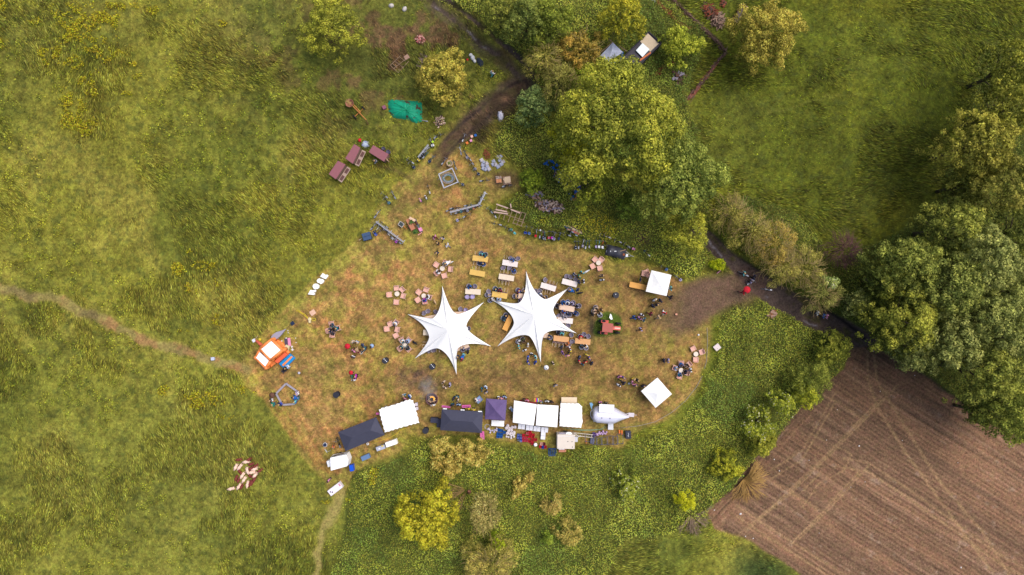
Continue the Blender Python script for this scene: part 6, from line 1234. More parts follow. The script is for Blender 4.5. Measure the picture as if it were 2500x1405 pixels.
def cart():
    x,y=P(1806,37,.8); k=.99/S; r=empty('farm_cart',(x,y,0),math.radians(58)); b=MB(); b.box((0,0,.65),(46*k,17*k,.1)); b.build('bed',M('cart_grey',(104,92,84)),r)
    for d in ((0,8.5*k,46*k,.08),(0,-8.5*k,46*k,.08)): b=MB(); b.box((d[0],d[1],.95),(d[2],d[3],.5)); b.build('side_board',W3,r)
    for s_ in (-1,1): b=MB(); b.box((s_*23*k,0,.95),(.08,17*k-.1,.5)); b.build('end_board',W1,r)
    for sx in (-.6,.6):
        for s_ in (-1,1): w_=MB(); w_.torus((sx,s_*10*k,.35),.26,.08,16,6,'y'); w_.build('wheel',M('rusty_wheel',(110,66,58)),r)
    b=MB(); b.tube([(23*k,0,.6),(33*k,0,.5)],.05,5); b.build('drawbar',W3,r); r['label']='old brown farm cart left of the golden tree at top right'; r['category']='cart'
cart()
boxthing('trough',1594,2,12,6,30,.0,.4,mc('silver'),'small silver trough cut by the top picture edge','trough')
# ------------------------------------------------------------------ smaller things round the clearing
def covered():
    x,y=P(1505,615,1.2); k=.988/S; r=empty('covered_trailer',(x,y,0),math.radians(-14)); b=MB()
    nx,ny=12,7; vs=[]; rd=random.Random(2)
    for i in range(nx):
        for j in range(ny):
            u=i/(nx-1)*2-1; v=j/(ny-1)*2-1; z=.35+.85*(1-abs(u)**6)*(1-abs(v)**4)+rd.uniform(-.03,.03)+(.10*math.sin(u*7)); vs.append((u*25*k,v*13.5*k,z))
    b.add(vs,[(i*ny+j,(i+1)*ny+j,(i+1)*ny+j+1,i*ny+j+1) for i in range(nx-1) for j in range(ny-1)]); b.build('tarpaulin',M('black_tarp',(70,70,80),.5,.1,bump=.5),r,True)
    b=MB(); b.tube([(24*k,8*k,.5),(40*k,0,.45),(24*k,-8*k,.5)],.045,6); b.tube([(38*k,0,.45),(46*k,0,.45)],.04,6); b.build('drawbar',M('galvanised',(190,190,200),.4,.05,metal=.3),r)
    b=MB(); b.box((28*k,-2*k,.6),(5.5*k,7*k,.3)); b.build('tool_box',WH2,r); 
    for s_ in (-1,1): w_=MB(); w_.torus((0,s_*13*k,.32),.24,.08,16,6,'y'); w_.build('wheel',mc('black'),r)
    r['label']='trailer covered with black tarpaulin and grey drawbar'; r['category']='trailer'
covered()
for a,b_,w_,c_,l in ((1490.5,614,2,'white','small white cup on the black covered trailer'),(1502.5,614,5,'white','white carton on the black covered trailer')): q=MB(); q.box((0,0,1.26),(w_/S,.14,.08)); single('carton',q,mc(c_),*P(a,b_,1.3),0,0,l,'carton')
q=MB(); q.tube([(-.4,-.12,1.27),(.4,.12,1.3)],.05,6); single('wood_stick',q,mc('tan'),*P(1521,612,1.3),0,0,'tan stick lying on the black covered trailer','stick')
q=MB(); q.torus((0,0,1.2),.1,.04,10,5); single('tape_roll',q,mc('orange'),*P(1523,622,1.2),0,0,'orange tape roll on the black covered trailer','roll')
def flower_cart():
    x,y=P(1010,548,.8); k=.992/S; r=empty('flower_cart',(x,y,0)); L=lambda a,b_,h:((a-1010)*k,-(b_-548)*k,h)
    b=MB(); b.box(L(1002,548,.55),(11*k,30*k,.4),rz=math.radians(28)); b.build('box',M('terracotta_wood',(196,128,96),.8,.12),r)
    b=MB(); b.box(L(1007,536,.85),(16*k,6*k,.3),rz=math.radians(-28)); b.build('end_board',M('pale_board',(238,198,166)),r)
    for a,c_ in (((1005,541),(1027,568)),((1012,538),(1031,565))): b=MB(); b.tube([L(*a,.9),L(*c_,.7)],.05,5); b.build('shaft',M('dark_red_shaft',(120,60,60)),r)
    b=MB(); b.box(L(1025,571,.6),(12*k,2*k,.1),rz=math.radians(35)); b.build('crossbar',M('pink_bar',(232,160,150)),r)
    b=MB(); b.box(L(1027,561,.9),(8*k,9*k,.25),rz=math.radians(30)); b.build('pink_bucket',mc('pink'),r)
    for s_ in ((998,556),(1014,545)): w_=MB(); w_.torus((0,0,.35),.28,.05,16,5,'x'); o=w_.build('wheel',W3,r); o.location=L(*s_,0); o.rotation_euler.z=math.radians(28)
    rd=random.Random(5)
    for c0 in ((1004,543),(1014,566)):
      b=MB()
      for i in range(85): a=rd.uniform(0,6.28); q=rd.uniform(0,.35); b.box((L(*c0,0)[0]+q*math.cos(a),L(*c0,0)[1]+q*math.sin(a),rd.uniform(.3,1.1)),(.2,.07,.02),rz=a,rx=rd.uniform(-.6,.6),ry=rd.uniform(-.6,.6))
      b.build('plants',M('cart_leaves',(84,120,50),.8,.3),r); r['label']='wooden cart planted with greenery and a pink bucket'; r['category']='cart'
flower_cart()
def handcart():
    x,y=P(979,548,.6); k=.994/S; r=empty('bicycle_trailer',(x,y,0),math.radians(-35)); b=MB(); b.box((0,0,.35),(12*k,10*k,.3)); b.build('box',M('trailer_dark',(64,74,74)),r)
    b=MB(); [b.box((sx*6*k,0,.52),(.06,10.5*k,.05)) for sx in (-1,1)]; [b.box((0,sy*5*k,.52),(12*k-.08,.06,.05)) for sy in (-1,1)]; b.build('rim_bar',M('pale_bar',(222,206,196)),r)
    for s_ in (-1,1): w_=MB(); w_.torus((0,s_*6.5*k,.22),.18,.03,14,5,'y'); w_.build('wheel',mc('black'),r)
    b=MB(); b.tube([(6*k,0,.4),(18*k,-2*k,.5)],.03,5); b.build('drawbar',mc('orange'),r); r['label']='small bicycle trailer with pale rim left of the flower cart'; r['category']='trailer'
handcart()
boxthing('storage_box',894.5,577.4,20,18,-16,.0,.9,M('dark_blue_lid',(62,86,120),.6,.06),'dark blue storage box at the left edge of the clearing','box',bevel=.05)
o=[o for o in COL.objects if o.name=='storage_box'][0]; q=MB(); q.box((0,0,.92),(1.0,.04,.05)); q.build('lid_seam',mc('navy'),o)
q=MB(); q.box((0,0,.05),(.4,.08,.06)); single('board',q,W2,*P(880,585),0,.6,'small pale board left of the dark blue box','board')
# slabs, pallets
rd=random.Random(8)
for i,(a,b_,g_) in enumerate(((1176,392,30),(1182,398,20),(1179,404,-10),(1188,400,40),(1190,408,15),(1186,414,25),(1194,414,30),(1180,412,60),(1205,395,28),(1210,403,30),(1216,408,28),(1204,402,30),(1215,384,30),(1222,383,35),(1220,392,30),(1228,396,32),(1224,402,30))):
    q=MB(); q.box((0,0,.14),(.52,.48,.10),rz=math.radians(g_)); q.box((.02,.02,.26),(.42,.42,.08),rz=math.radians(g_+8)); o=single('stone_slab',q,M('slab_'+('a' if i%3 else 'b'),(178,180,200) if i%3 else (206,196,200),.8,.15),*P(a,b_),0,0,'x','slab','grey stone slabs stacked beside the bicycles'); o['kind']='thing'; PEND.append((o,'grey stone slabs stacked beside the bicycles',a,b_))
r,w_,d_=boxthing('pallet',1217.5,439.3,15,17,-5,.0,.18,W1,'pallet carrying orange tiles and pebbles','pallet'); q=MB(); q.box((-.18,-.2,.3),(.36,.5,.24)); q.box((.2,-.2,.3),(.36,.5,.22)); q.build('tile_stack',M('tiles_orange',(226,152,104)),r); q=MB()
for i in range(40): q.ball((rd.uniform(-.38,.38),rd.uniform(.12,.5),.24+rd.uniform(0,.08)),.06,6)
q.build('pebbles',M('pebbles',(214,190,172)),r)
r,w_,d_=boxthing('pallet',1237.5,441,19,20,-8,.0,.18,W1,'pallet carrying a stack of pale plywood sheets','pallet'); q=MB()
for i in range(6): q.box((rd.uniform(-.12,.12),rd.uniform(-.12,.12),.22+i*.05),(rd.uniform(.6,1.1),rd.uniform(.3,1.0),.04),rz=rd.uniform(-.2,.6))
q.build('plywood',M('plywood',(228,196,160)),r)
for a,b_,c_,l in ((1152,334,'salmon','small terracotta box in the weeds'),(1150,344,'pink','pale pink box in the weeds'),(1161,331,'blue','tiny blue box in the weeds'),(1140.5,350,'orange','small orange box in the weeds')): q=MB(); q.box((0,0,.35),(.30,.30,.3)); q.box((0,0,.51),(.34,.34,.04)); single('box',q,mc(c_),*P(a,b_,.4),0,.4,l,'box')
# plank pile
r=empty('plank_pile',P3(1400,560)); 
for a,c_,m in (((1377,549.5),(1422,570),W2),((1384,558),(1414,572),BRK),((1395,551),(1421,566),W3),((1379,552),(1396,560),mc('blue'))): p0=P(*a,.6); p1=P(*c_,.6); b=MB(); b.box(((p0[0]+p1[0])/2-r.location.x,(p0[1]+p1[1])/2-r.location.y,.55),(math.hypot(p1[0]-p0[0],p1[1]-p0[1]),.26,.06),rz=math.atan2(p1[1]-p0[1],p1[0]-p0[0])); b.build('plank',m,r)
q=MB(); q.box((0,0,.25),(.5,1.2,.5),rz=.9); q.build('trestle',W3,r); r['label']='pale planks leaning over the row of bicycles'; r['category']='planks'
# salmon chairs stacked by the entrance canopy
for i,(a,b_) in enumerate(((1579,664),(1573,668.5),(1581,671))): x,y=P(a,b_,.6); o=place(ARM,x,y,.0,.4+i); tag(o,['topmost','leftmost','lowest'][i]+' of three salmon chairs pushed against the entrance canopy','chair','salmon lounge chairs')
boxthing('board',1751,848.5,15,14,-38,.5,.58,M('white_board',(236,218,214)),'flat white board at the right edge of the clearing','board')
boxthing('crate',1651.4,768,5,4,0,.0,.3,M('salmon_crate',(236,170,140)),'small salmon crate alone near the entrance','crate')
q=MB(); q.prism([(-.05,.45),(.12,.3),(.3,-.35),(.05,-.42),(-.2,-.1)],.0,.06); single('white_sign',q,WH2,*P(1490.7,774,.5),.5,0,'white pennant above the red tractor','pennant'); 
q=MB(); q.prism([(-.25,.4),(.05,.45),(.28,.2),(.1,-.1),(.12,-.6),(-.05,-.3),(-.15,0)],.0,.04); single('pennant',q,M('sky_blue',(130,180,216)),*P(1443.7,991.2,1),1.0,0,'light blue pennant left of the silver trailer','pennant')
q=MB(); q.box((0,0,.45),(.75,.05,.5),rz=.7); q.tube([(0,0,0),(0,0,.3)],.03,5); single('sign_board',q,mc('pink'),*P(1755,664,.5),0,0,'pink sign board beside the entrance track','sign')
q=MB(); q.ball((0,0,.15),.14,8); single('pot',q,WH2,*P(1705.6,818,.2),0,0,'tiny white pot near the right clearing edge','pot')
q=MB(); q.ball((0,0,.18),.17,8); single('pot',q,mc('silver'),*P(1535.5,936.7,.2),0,0,'small silver pot between the talking pairs','pot')
q=MB(); q.box((0,0,.05),(.8,.7,.03),rz=.4); q.box((-.25,.1,.08),(.3,.3,.03)); single('cloth',q,M('peach_cloth',(236,190,160)),*P(763.6,763.7),0,.2,'peach cloth beside the yellow hose','cloth')
pts=[(726,761),(724,758.5),(728,757.5),(735,763),(745,768),(752,777),(756,779),(764,777.5),(770,777.5),(771.5,781),(768,783.5),(758,781),(752,779),(744,771),(734,764),(727,761)]
q=MB(); q.tube([P(a,b_)+(.08,) for a,b_ in pts],.045,6); o=q.build('hose',mc('yellow'),None,True); tag(o,'looped yellow hose on the grass above the bouncy castle','hose')
q=MB(); q.ball((0,0,.15),.28,10,1,1,.6); q.box((.05,-.35,.15),(.3,.3,.25)); single('pump',q,M('cream_pump',(238,216,170)),*P(755.5,780,.2),0,0,'cream pump in the middle of the yellow hose','pump')
q=MB(); q.box((0,0,.25),(.45,.42,.5)); q.box((0,0,.52),(.48,.45,.04)); single('box',q,M('white_meter',(206,210,230)),*P(519,876.5,.5),0,.1,'small white box beside the left footpath','box')
def long_line(pts,r_,mat,label,name,cat,z=.03):
    q=MB(); q.tube([P(a,b_)+(z,) for a,b_ in pts],r_,5); o=q.build(name,mat,None,True); tag(o,label,cat)
long_line([(1726,800),(1727,840),(1725,880),(1716,915),(1700,945),(1672,980),(1640,1007),(1600,1030),(1560,1040),(1515,1045)],.03,M('grey_rope',(176,166,160)),'long grey rope round the right edge of the clearing','rope','rope',.05)
long_line([(1370,1043),(1400,1050),(1440,1052),(1472,1048),(1480,1044),(1477,1041),(1465,1049),(1420,1050),(1395,1047)],.035,M('green_hose',(130,170,140)),'green hose between the third stall and silver trailer','hose','hose')
long_line([(905,1081),(930,1076),(950,1070),(968,1060),(975,1052),(992,1046)],.035,mc('yellow'),'yellow cable running behind the scalloped tent','cable','cable')
q=MB(); q.torus((0,0,.08),.38,.04,22,6); q.torus((.06,.02,.15),.34,.04,22,6); single('hose_coil',q,M('pale_hose',(196,186,176)),*P(1189.4,1042.4),0,0,'coiled pale hose below the long black canopy','hose')
q=MB(); q.torus((0,0,.08),.14,.05,16,6); single('hose_coil',q,WH2,*P(898,1084),0,0,'white hose ring at the lower edge of tilted canopy','hose')
# boxes behind the stalls
for a in (('chest_freezer',955,1083,28,12,-19,.0,.9,WH,'white chest freezer below the tilted black canopy','freezer'),('metal_sink',929,1094.5,22,10,-19,.0,.8,M('steel_sink',(190,192,208),.4,.06),'grey metal sink table joined to the white freezer','sink'),('storage_box',892,1117.5,21,11,-24,.0,.7,M('slate_lid',(104,134,176),.6,.05),'slate blue storage box below the tilted canopy','box'),('water_tank',857.8,1143.6,9,15,-8,.0,.9,M('tank_blue',(20,90,220),.4,.05),'bright blue water tank beside the white caravan','tank'),('long_chest',818,1195,36,15.5,-37,.0,.8,M('white_lid',(238,228,238),.5,.03,k=1.15),'long white chest with two round lids, lower left','chest'),('flight_case',1060,1027,18,12,5,.0,.9,M('dark_case',(56,58,80),.6,.1),'dark flight case left of the long black canopy','case'),('flight_case',1071,1034,9,20,3,.0,.8,M('dark_case',(56,58,80),.6,.1),'narrow dark flight case against the long black canopy','case'),('info_table',1168.7,977,15,13,-42,.0,.75,M('table_blue',(136,160,196),.6,.08),'blue-grey info table left of the purple canopy','table'),('black_chest',1534,1062.3,13,19,-3,.0,.6,M('black_lid',(46,48,66),.5,.06),'black chest at the right end of the stall row','chest'),('brown_box',1373,1101,18,7,0,.0,.5,M('salmon_box',(228,150,120)),'salmon box behind the beige trailer','box'),('white_carton',1371,1097,14,3,0,.5,.7,WH2,'white paper bundles on the salmon box','carton')):
    r,w_,d_=boxthing(*a)
    if a[0]=='long_chest':
        for s_ in (-.36,-.26): q=MB(); q.lathe([(.09,.8),(.09,.84)],(s_*w_,.1 if s_<-.3 else -.1,0),12); q.build('lid',mc('black'),r)
        q=MB(); q.box((.42*w_,.12,.82),(.2,.4,.04)); q.build('label_plate',M('label_pink',(220,150,170)),r)
    if a[0]=='black_chest': q=MB(); q.tube([(-.02,.3,.62),(.06,.1,.62),(-.05,-.1,.62),(.03,-.3,.62)],.03,5); q.build('scribble',mc('white'),r)
    if a[0]=='metal_sink': q=MB(); q.lathe([(.12,.80),(.14,.86)],(-.2,0,0),12); q.build('bowl',mc('white'),r); q=MB(); q.box((.35,.2,.83),(.3,.15,.06)); q.build('sponge',mc('yellow'),r)
    if a[0]=='info_table':
        for u,v,c_ in ((-.2,.1,'white'),(.1,-.1,'pink'),(.2,.2,'paleblue')): q=MB(); q.box((u,v,.77),(.22,.16,.02)); q.build('leaflet',mc(c_),r)
# pink boards with lettering bars
def board(px,py,w_,d_,ang,lb,z=.9,vert=False):
    r,W,D=boxthing('pink_board',px,py,w_,d_,ang,z-.05,z,M('hot_pink_board',(232,110,180),.6,.05),lb,'board')
    n=9 if not vert else 4
    q=MB(); rd=random.Random(int(px))
    if vert: q.box((W*.2,0,z+.009),(.04,D*.66,.012))
    for k in range(n):
        if vert: q.box((0,D*(.3-.2*k),z+.01),(W*.35,.05,.015))
        else: q.box((W*(-.38+.095*k),0,z+.01),(W*.06,D*rd.uniform(.3,.55),.015))
    q.build('lettering',M('dark_lettering',(130,40,110)),r)
    for sx in (-1,1): l=MB(); l.tube([(sx*W*.4,0,0),(sx*W*.4,0,z-.05)],.025,5); l.build('leg',mc('black'),r)
board(1089,993.7,21,5,6,'pink menu board, left, at the long black canopy'); board(1138.5,992.6,21,6.5,-2,'pink menu board, right, at the long black canopy'); board(1177.3,1063.8,10,20,-3,'upright pink board at lower corner of the black canopy',.9,True)
boxthing('pink_board',922,1010.5,8,5,0,.8,.85,M('hot_pink_board',(232,110,180),.6,.05),'small pink board at the left side of scalloped tent','board')
for i,(a,b_) in enumerate(((1086.5,998.5),(1129.5,1001.3),(1172,1005))): q=MB(); q.box((0,0,2.28),(.55,.10,.10)); q.box((0,.05,2.2),(.55,.03,.12)); o=single('strip_lamp',q,WH2,*P(a,b_,2.2),0,-.06,'x','lamp','white strip lamps on the black canopy'); PEND.append((o,'white strip lamp on the long black canopy edge',a,b_))
for i,(a,b_) in enumerate(((1016,988),(1017,998))): q=MB(); q.box((0,0,.4),(.36,.40,.6)); q.box((0,0,.72),(.4,.44,.04)); single('bin',q,M('pale_bin',(226,214,226)),*P(a,b_,.7),0,.2,['upper','lower'][i]+' pale bin at the right side of the scalloped tent','bin')
# counters and rainbow screen
r,_,_=boxthing('stall_counter',1290,984,40,4,8,.0,.9,M('red_counter',(170,60,66)),'red counter in front of the first white stall','counter')
q=MB(); x,y=P(1310.4,977,1.8)
r=empty('rainbow_flag',(x,y,0)); 
for k,c_ in enumerate(('yellow','orange','red','magenta','blue','turquoise','yellow')): b=MB(); b.box((-.26+k*.087,0,1.8+.01*k),(.083,.52,.03)); b.build('stripe',mc(c_),r)
b=MB(); b.tube([(0,0,0),(0,0,1.78)],.02,6); b.build('pole',mc('black'),r); r['label']='small rainbow striped flag between the two white stalls'; r['category']='flag'
# kegs
rd=random.Random(12)
def balls(lst,R,col,lb,name,cat,group):
    pr=empty(name); b=MB(); b.lathe([(R*.8,0),(R,.06),(R,.32),(R*.9,.40),(R*.3,.42)],n=14); b.build('shell',M(name+'_shell',col,.45,.06),pr,True); b=MB(); b.lathe([(R*.25,.42),(R*.2,.46)],n=8); b.build('tap',mc('grey'),pr)
    for a,b_ in lst:
        x,y=P(a,b_,.4); o=place(pr,x,y,0,rd.uniform(0,6)); tag(o,None,cat,group); PEND.append((o,lb,a,b_))
za=lambda a,b_:(1020+a/7.025,920+b_/7.025)
balls([za(*p) for p in ((1215,895),(1250,930),(1283,925),(1320,918),(1352,893),(1350,925),(1240,962),(1308,952),(1200,905),(1228,915))],.13,(214,204,224),'small pale keg left of the blue crates','small_keg','keg','small pale kegs')
balls([za(*p) for p in ((1542,843),(1518,885),(1567,888),(1618,873),(1667,868),(1555,932),(1605,922),(1535,975),(1582,982),(1650,960))],.23,(238,222,222),'large white keg right of the blue crates','large_keg','keg','large white kegs')
balls([za(*p) for p in ((1613,970),(1655,985),(1520,1030),(1555,1040),(1600,1020),(1640,1010),(1600,1056),(1648,1034),(1628,1002))],.15,(240,228,228),'smaller white keg right of the blue crates','white_keg','keg','smaller white kegs')
# crates
CRP={}
def crate(px,py,w_,d_,col,lb,fill=None,z=0,h=.32,ang=8,name='bottle_crate'):
    key=(w_,d_,col,fill)
    if key not in CRP:
        W=w_/S; D=d_/S; r=empty(name); b=MB()
        for s_ in (-1,1): b.box((s_*(W/2-.02),0,h/2+.02),(.04,D,h)); b.box((0,s_*(D/2-.02),h/2+.02),(W-.09,.04,h))
        b.box((0,0,.03),(W-.1,D-.1,.03)); b.build('shell',mc(col),r)
        b=MB(); nx=max(2,int(W/.16)); ny=max(2,int(D/.16))
        for i in range(1,nx): b.box((-W/2+W*i/nx,0,h*.7),(.015,D-.1,.04))
        for j in range(1,ny): b.box((0,-D/2+D*j/ny,h*.8),(W-.1,.015,.04))
        b.build('divider',mc(col,k=.8) if False else mc(col),r)
        if fill:
            b=MB()
            for i in range(nx):
                for j in range(ny): b.lathe([(.045,.06),(.045,h*.8),(.02,h+.04)],(-W/2+W*(i+.5)/nx,-D/2+D*(j+.5)/ny,0),6)
            b.build('bottles',mc(fill),r)['kind']='stuff' if nx*ny>100 else 'part'
        CRP[key]=r
    x,y=P(px,py,z+h); o=place(CRP[key],x,y,z,math.radians(-ang)); tag(o,None,'crate','bottle crates behind the stalls'); PEND.append((o,lb,px,py)); return o
ze=lambda a,b_:(1240+a/7.806,940+b_/7.806)
for i,(a,b_) in enumerate(((1385,920),(1440,930),(1485,960),(1380,985),(1435,995),(1375,1030),(1430,1030))): crate(*za(a,b_),7.5,6.5,'blue','blue crate in the block between the kegs',ang=8)
for a,b_,c_,f_ in ((200,960,'royal','white'),(245,965,'navy','white'),(195,1010,'royal','white'),(245,1015,'royal','white'),(205,1055,'navy','white'),(250,1070,'royal','white')): crate(*ze(a,b_),5.6,5.2,c_,'blue and white crate left of the red crates',f_)
for a,b_,f_ in ((300,965,None),(370,930,'white'),(430,935,None),(485,960,None),(300,1010,'pink'),(360,1010,'pink'),(420,990,None),(475,1000,'brown'),(300,1065,'pink'),(360,1065,'pink'),(415,1080,'brown'),(470,1060,'brown'),(530,1050,'navy'),(470,1120,'navy'),(420,900,None)): crate(*ze(a,b_),7,6,'red','red crate in the pile behind the stalls',f_)
x,y=P(*ze(525,1145),.5); q=MB(); q.ball((0,0,.4),.28,10,1,1,.7); single('white_sack',q,WH2,x,y,0,0,'round white sack on the lowest red crate','sack',smooth=True)
for a,b_,c_,f_ in ((620,1180,'red',None),(665,1190,'royal','blue'),(715,1190,'red','brown'),(640,1130,'salmon',None),(690,1130,'maroon','black')): crate(*ze(a,b_),6.5,6.5,c_,{'red':'red','royal':'blue','salmon':'salmon','maroon':'dark red'}[c_]+' crate in the small mixed block',f_)
for i in range(4): crate(1341.5+i*4.6,1104.8,5,18,'blue','large blue crate below the mixed crates',None,ang=3)
WHC=M('white_crate',(242,240,246),.5,.03,k=1.1)
for i,(a,b_,w_,d_) in enumerate(((1273.4,1042.4,17,12),(1292.6,1045.3,17,12),(1311,1047.6,17,12),(1329.6,1050,17,12),(1326,1064.5,11,18))):
    r,W,D=boxthing('styrofoam_box',a,b_,w_,d_,6 if i<4 else 4,.0,.45,WHC,'x','box',group='white boxes behind the stalls'); 
    q=MB(); q.box((0,0,.46),(.03,D*.96,.03)) if i<4 else q.box((0,0,.46),(W*.96,.03,.03)); q.build('lid_seam',mc('grey'),r)
    if i<4: PEND.append((r,'white lidded box in the row behind the stalls',a,b_))
    else: r['label']='single white lidded box below the row of boxes'
# truss, purple baskets, scaffold frames
r=empty('lattice_truss',P3(1423,1061)); p0=P(1400,1059,.5); p1=P(1447,1064,.5); ang=math.atan2(p1[1]-p0[1],p1[0]-p0[0]); r.rotation_euler.z=ang; m_=M('cream_truss',(236,222,206),.5,.05)
for s_ in (-.2,.2): b=MB(); b.box((0,s_,.5),(2.8,.06,.06)); b.build('rail',m_,r)
for k in range(10): b=MB(); b.box((-1.25+k*.28,0,.5),(.05,.34,.05)); b.build('rung',M('truss_dark',(150,140,134)),r)
for sx in (-1,1): b=MB(); b.box((sx*1.2,0,.23),(.06,.3,.46)); b.build('foot',m_,r)
r['label']='cream lattice ladder lying beside the beige trailer'; r['category']='ladder'
for a,b_ in ((1640,935),(1660,960),(1640,970)): crate(*ze(a,b_),6,6,'purple','purple crate beside the cream ladder',None,ang=-10)
balls([ze(*p) for p in ((1695,940),(1710,960),(1745,905),(1755,940),(1785,920),(1815,890),(1830,925),(1860,935),(1880,905),(1730,930),(1800,945))],.14,(206,168,206),'pink-lilac keg in the line beside purple crates','lilac_keg','keg','pink-lilac kegs')
for i,(a,b_,w_,h_) in enumerate(((1440,1070,22,17),(1452,1077,11,17),(1463,1078,14,16),(1476,1077,16,18),(1490,1075,16,20),(1502,1076,14,20),(1514,1072,14,24))):
    x,y=P(a,b_,.5); r=empty('scaffold_section',(x,y,0),math.radians(2)); W=w_/S; D=h_/S; m_=M('scaffold',(84,82,96),.5,.1)
    for s_ in (-1,1): b=MB(); b.box((s_*W/2,0,.5),(.07,D,.06)); b.build('side_bar',m_,r); b=MB(); b.box((0,s_*D/2,.45),(W-.1,.06,.06)); b.build('end_bar',m_,r); b=MB(); b.box((s_*W/2,-D/2,.22),(.06,.06,.44)); b.build('foot',mc('silver'),r)
    tag(r,None,'frame','dark scaffold frames stored beside the beige trailer'); PEND.append((r,'dark scaffold frame stored right of the beige trailer',a,b_))
boxthing('drum_case',1446,1077,9,14,3,.0,.5,M('grey_case',(100,100,122)),'grey case among the scaffold frames','case')
for a,b_ in ((1431,1078),(1512,1055),(1518,1056)): q=MB(); q.box((0,0,.1),(.22,.6,.15)); o=single('wooden_block',q,mc('orange') if a>1500 else M('rusty_plate',(176,112,64)),*P(a,b_),0,0,'x','block'); PEND.append((o,'orange-brown block among the scaffold frames',a,b_))
# barbecue
x,y=P(793,1087,.9); r=empty('barbecue',(x,y,0)); b=MB(); b.ball((0,0,.85),.27,14,1,1,.8); b.build('lid',mc('navy'),r,True); b=MB(); b.torus((0,0,.82),.29,.03,18,6); b.build('rim',mc('white'),r)
for k in range(3): a=2*PI*k/3; q=MB(); q.tube([(.15*math.cos(a),.15*math.sin(a),.75),(.3*math.cos(a),.3*math.sin(a),0)],.02,5); q.build('leg',mc('silver'),r)
r['label']='kettle barbecue with navy lid left of the tilted canopy'; r['category']='barbecue'
r=empty('tripod_stand',P3(802,1101)); 
for k in range(3): a=.3+2*PI*k/3; q=MB(); q.tube([(0,0,.9),(.35*math.cos(a),.35*math.sin(a),0)],.02,5); q.build('leg',mc('silver'),r)
q=MB(); q.tube([(0,0,.9),(-.3,.5,.95)],.03,5); q.build('arm',mc('white'),r); r['label']='silver tripod stand above the white caravan'; r['category']='stand'
# fire pit with smoke
x,y=P(1054,975.5,.4); r=empty('fire_pit',(x,y,0)); b=MB(); b.torus((0,0,.35),.82,.07,32,8); b.lathe([(.75,0),(.84,.32)],n=32,cap=False); b.build('ring',M('rusty_ring',(116,78,84),.8,.15),r,True)
b=MB(); b.lathe([(.76,.05),(.5,.18),(.02,.22)],n=24); b.build('ash',M('ash',(96,76,76),.95,.2),r,True)
b=MB(); rd=random.Random(4)
for k in range(26): a=rd.uniform(0,6.28); q=rd.uniform(.25,.6); b.tube([(q*math.cos(a)-.12,q*math.sin(a),.3),(q*math.cos(a)+.14,q*math.sin(a)+rd.uniform(-.15,.15),.36)],.035,5)
b.build('logs',M('logs_pale',(222,180,140),.9,.2),r)
for k in range(6): a=-.4+k*.5; q=MB(); q.lathe([(.10,.30),(.07,.40),(.01,.52)],(.34*math.cos(a),.30*math.sin(a)+.05,0),7); q.build('flame',M('flame',(250,180,60),.9,.1,emit=1.3),r)
b=MB(); b.lathe([(.12,.3),(.2,.36),(.2,.46),(.1,.44)],n=14); b.build('kettle',mc('black'),r)
r['label']='round fire pit with logs and small flames'; r['category']='fire pit'
sm_=MB(); sm_.ball((0,0,0),1,14,1,1,1); so_=sm_.build('smoke',M('tmp_smoke',(200,200,200)),None,True); so_.location=P(1043,950,2.2)+(2.2,); so_.scale=(1.6,2.2,1.9)
mm=bpy.data.materials.new('smoke_volume'); mm.use_nodes=True; nt=mm.node_tree; nt.nodes.remove(nt.nodes['Principled BSDF']); vol=nt.nodes.new('ShaderNodeVolumePrincipled'); vol.inputs['Color'].default_value=(.82,.86,.95,1)
tc=nt.nodes.new('ShaderNodeTexCoord'); nz=nt.nodes.new('ShaderNodeTexNoise'); nz.inputs['Scale'].default_value=1.6; nz.inputs['Detail'].default_value=3; gr=nt.nodes.new('ShaderNodeVectorMath'); gr.operation='LENGTH'; mr=nt.nodes.new('ShaderNodeMapRange'); mr.inputs['From Min'].default_value=1; mr.inputs['From Max'].default_value=.1; mr.inputs['To Max'].default_value=.42; rp=nt.nodes.new('ShaderNodeMapRange'); rp.inputs['From Min'].default_value=.42; rp.inputs['From Max'].default_value=.65; mu_=nt.nodes.new('ShaderNodeMath'); mu_.operation='MULTIPLY'
nt.links.new(tc.outputs['Object'],nz.inputs['Vector']); nt.links.new(tc.outputs['Object'],gr.inputs[0]); nt.links.new(gr.outputs['Value'],mr.inputs['Value']); nt.links.new(nz.outputs['Fac'],rp.inputs['Value']); nt.links.new(mr.outputs['Result'],mu_.inputs[0]); nt.links.new(rp.outputs['Result'],mu_.inputs[1]); nt.links.new(mu_.outputs[0],vol.inputs['Density']); nt.links.new(vol.outputs[0],nt.nodes['Material Output'].inputs['Volume'])
so_.data.materials.clear(); so_.data.materials.append(mm); tag(so_,'thin pale smoke drifting up from the fire pit','smoke',None,'stuff')
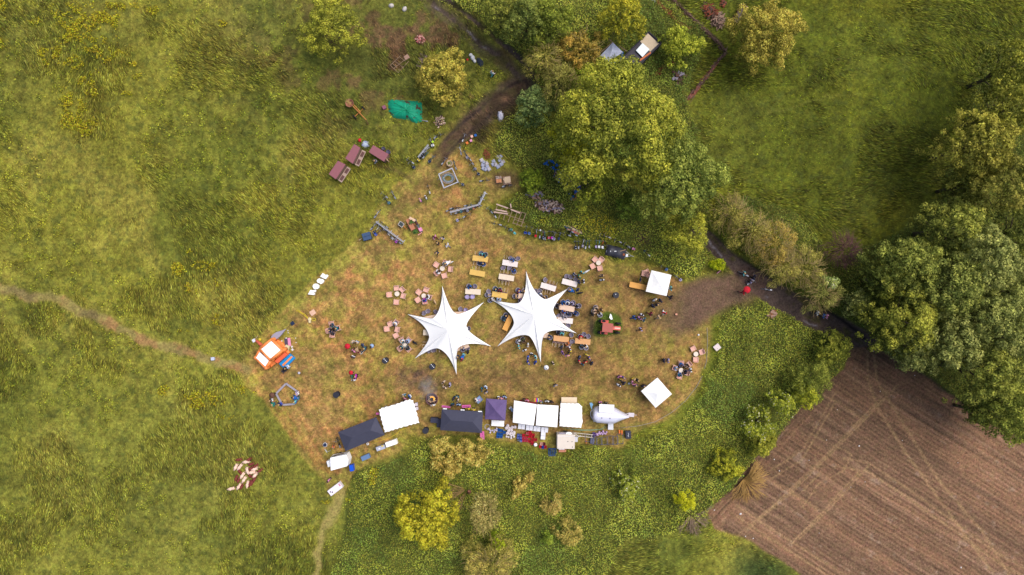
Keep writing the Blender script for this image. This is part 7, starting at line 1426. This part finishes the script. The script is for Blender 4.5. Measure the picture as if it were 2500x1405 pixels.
# field stones and litter
rd=random.Random(21)
LS=[(1808,1255,6),(1890,1122,3),(1903,1150,3),(2077,1190,2),(2097,1089,4),(2018,1075,2),(1933,1018,4),(2203,1076,2),(1820,1310,3),(1839,1315,3),(1744,1246,3),(2346,1386,4),(2044,1001,2),(2112,1177,2),(2134,858,2),(2233,917,2),(1850,1284,2),(1886,1342,2),(2000,1302,2),(2338,1130,2),(1975,1124,2),(2149,956,2)]
for a,b_,s_ in LS: q=MB(); q.ball((0,0,.04),s_*.035,6,1,.8,.6); o=single('white_stone',q,M('flint',(236,228,224)),*P(a,b_),float(tz(*P(a,b_))),rd.uniform(0,3),'x','stone','white stones on the ploughed field'); PEND.append((o,'small white flint stone on the ploughed field',a,b_))
finish_labels()
for k,t in list(TAB.items()): pass
# ------------------------------------------------------------------ light, sky and camera
w = bpy.data.worlds.new('World'); scene.world = w; w.use_nodes = True
nt = w.node_tree; bg = nt.nodes['Background']
sk = nt.nodes.new('ShaderNodeTexSky'); sk.sky_type = 'NISHITA'; sk.sun_disc = False
EL, AZ = math.radians(60), math.radians(62)     # azimuth counted clockwise from the top of the picture
sk.sun_elevation = EL; sk.sun_rotation = AZ; sk.air_density = 1.0; sk.dust_density = 3.5; sk.ozone_density = .6
nt.links.new(sk.outputs['Color'], bg.inputs['Color']); bg.inputs['Strength'].default_value = 0.15
sl = bpy.data.lights.new('sun','SUN'); sl.energy = 2.9; sl.angle = math.radians(48); sl.color = (1,.93,.84)
so = bpy.data.objects.new('sun', sl); COL.objects.link(so)
d = Vector((math.sin(AZ)*math.cos(EL), math.cos(AZ)*math.cos(EL), math.sin(EL)))
so.rotation_euler = d.to_track_quat('Z','Y').to_euler(); so.location = (60,40,80)
cd = bpy.data.cameras.new('camera'); cd.sensor_width = 36; cd.lens = 18*100/(1250/S); cd.clip_end = 2000; cd.clip_start = 1
co = bpy.data.objects.new('camera', cd); COL.objects.link(co); co.location = (0,0,100); co.rotation_euler = (0,0,0)
scene.camera = co
scene.view_settings.view_transform = 'Standard'; scene.view_settings.look = 'None'; scene.view_settings.exposure = 0
scene.render.engine = 'CYCLES'
scene.cycles.max_bounces = 5; scene.cycles.diffuse_bounces = 3; scene.cycles.transparent_max_bounces = 6
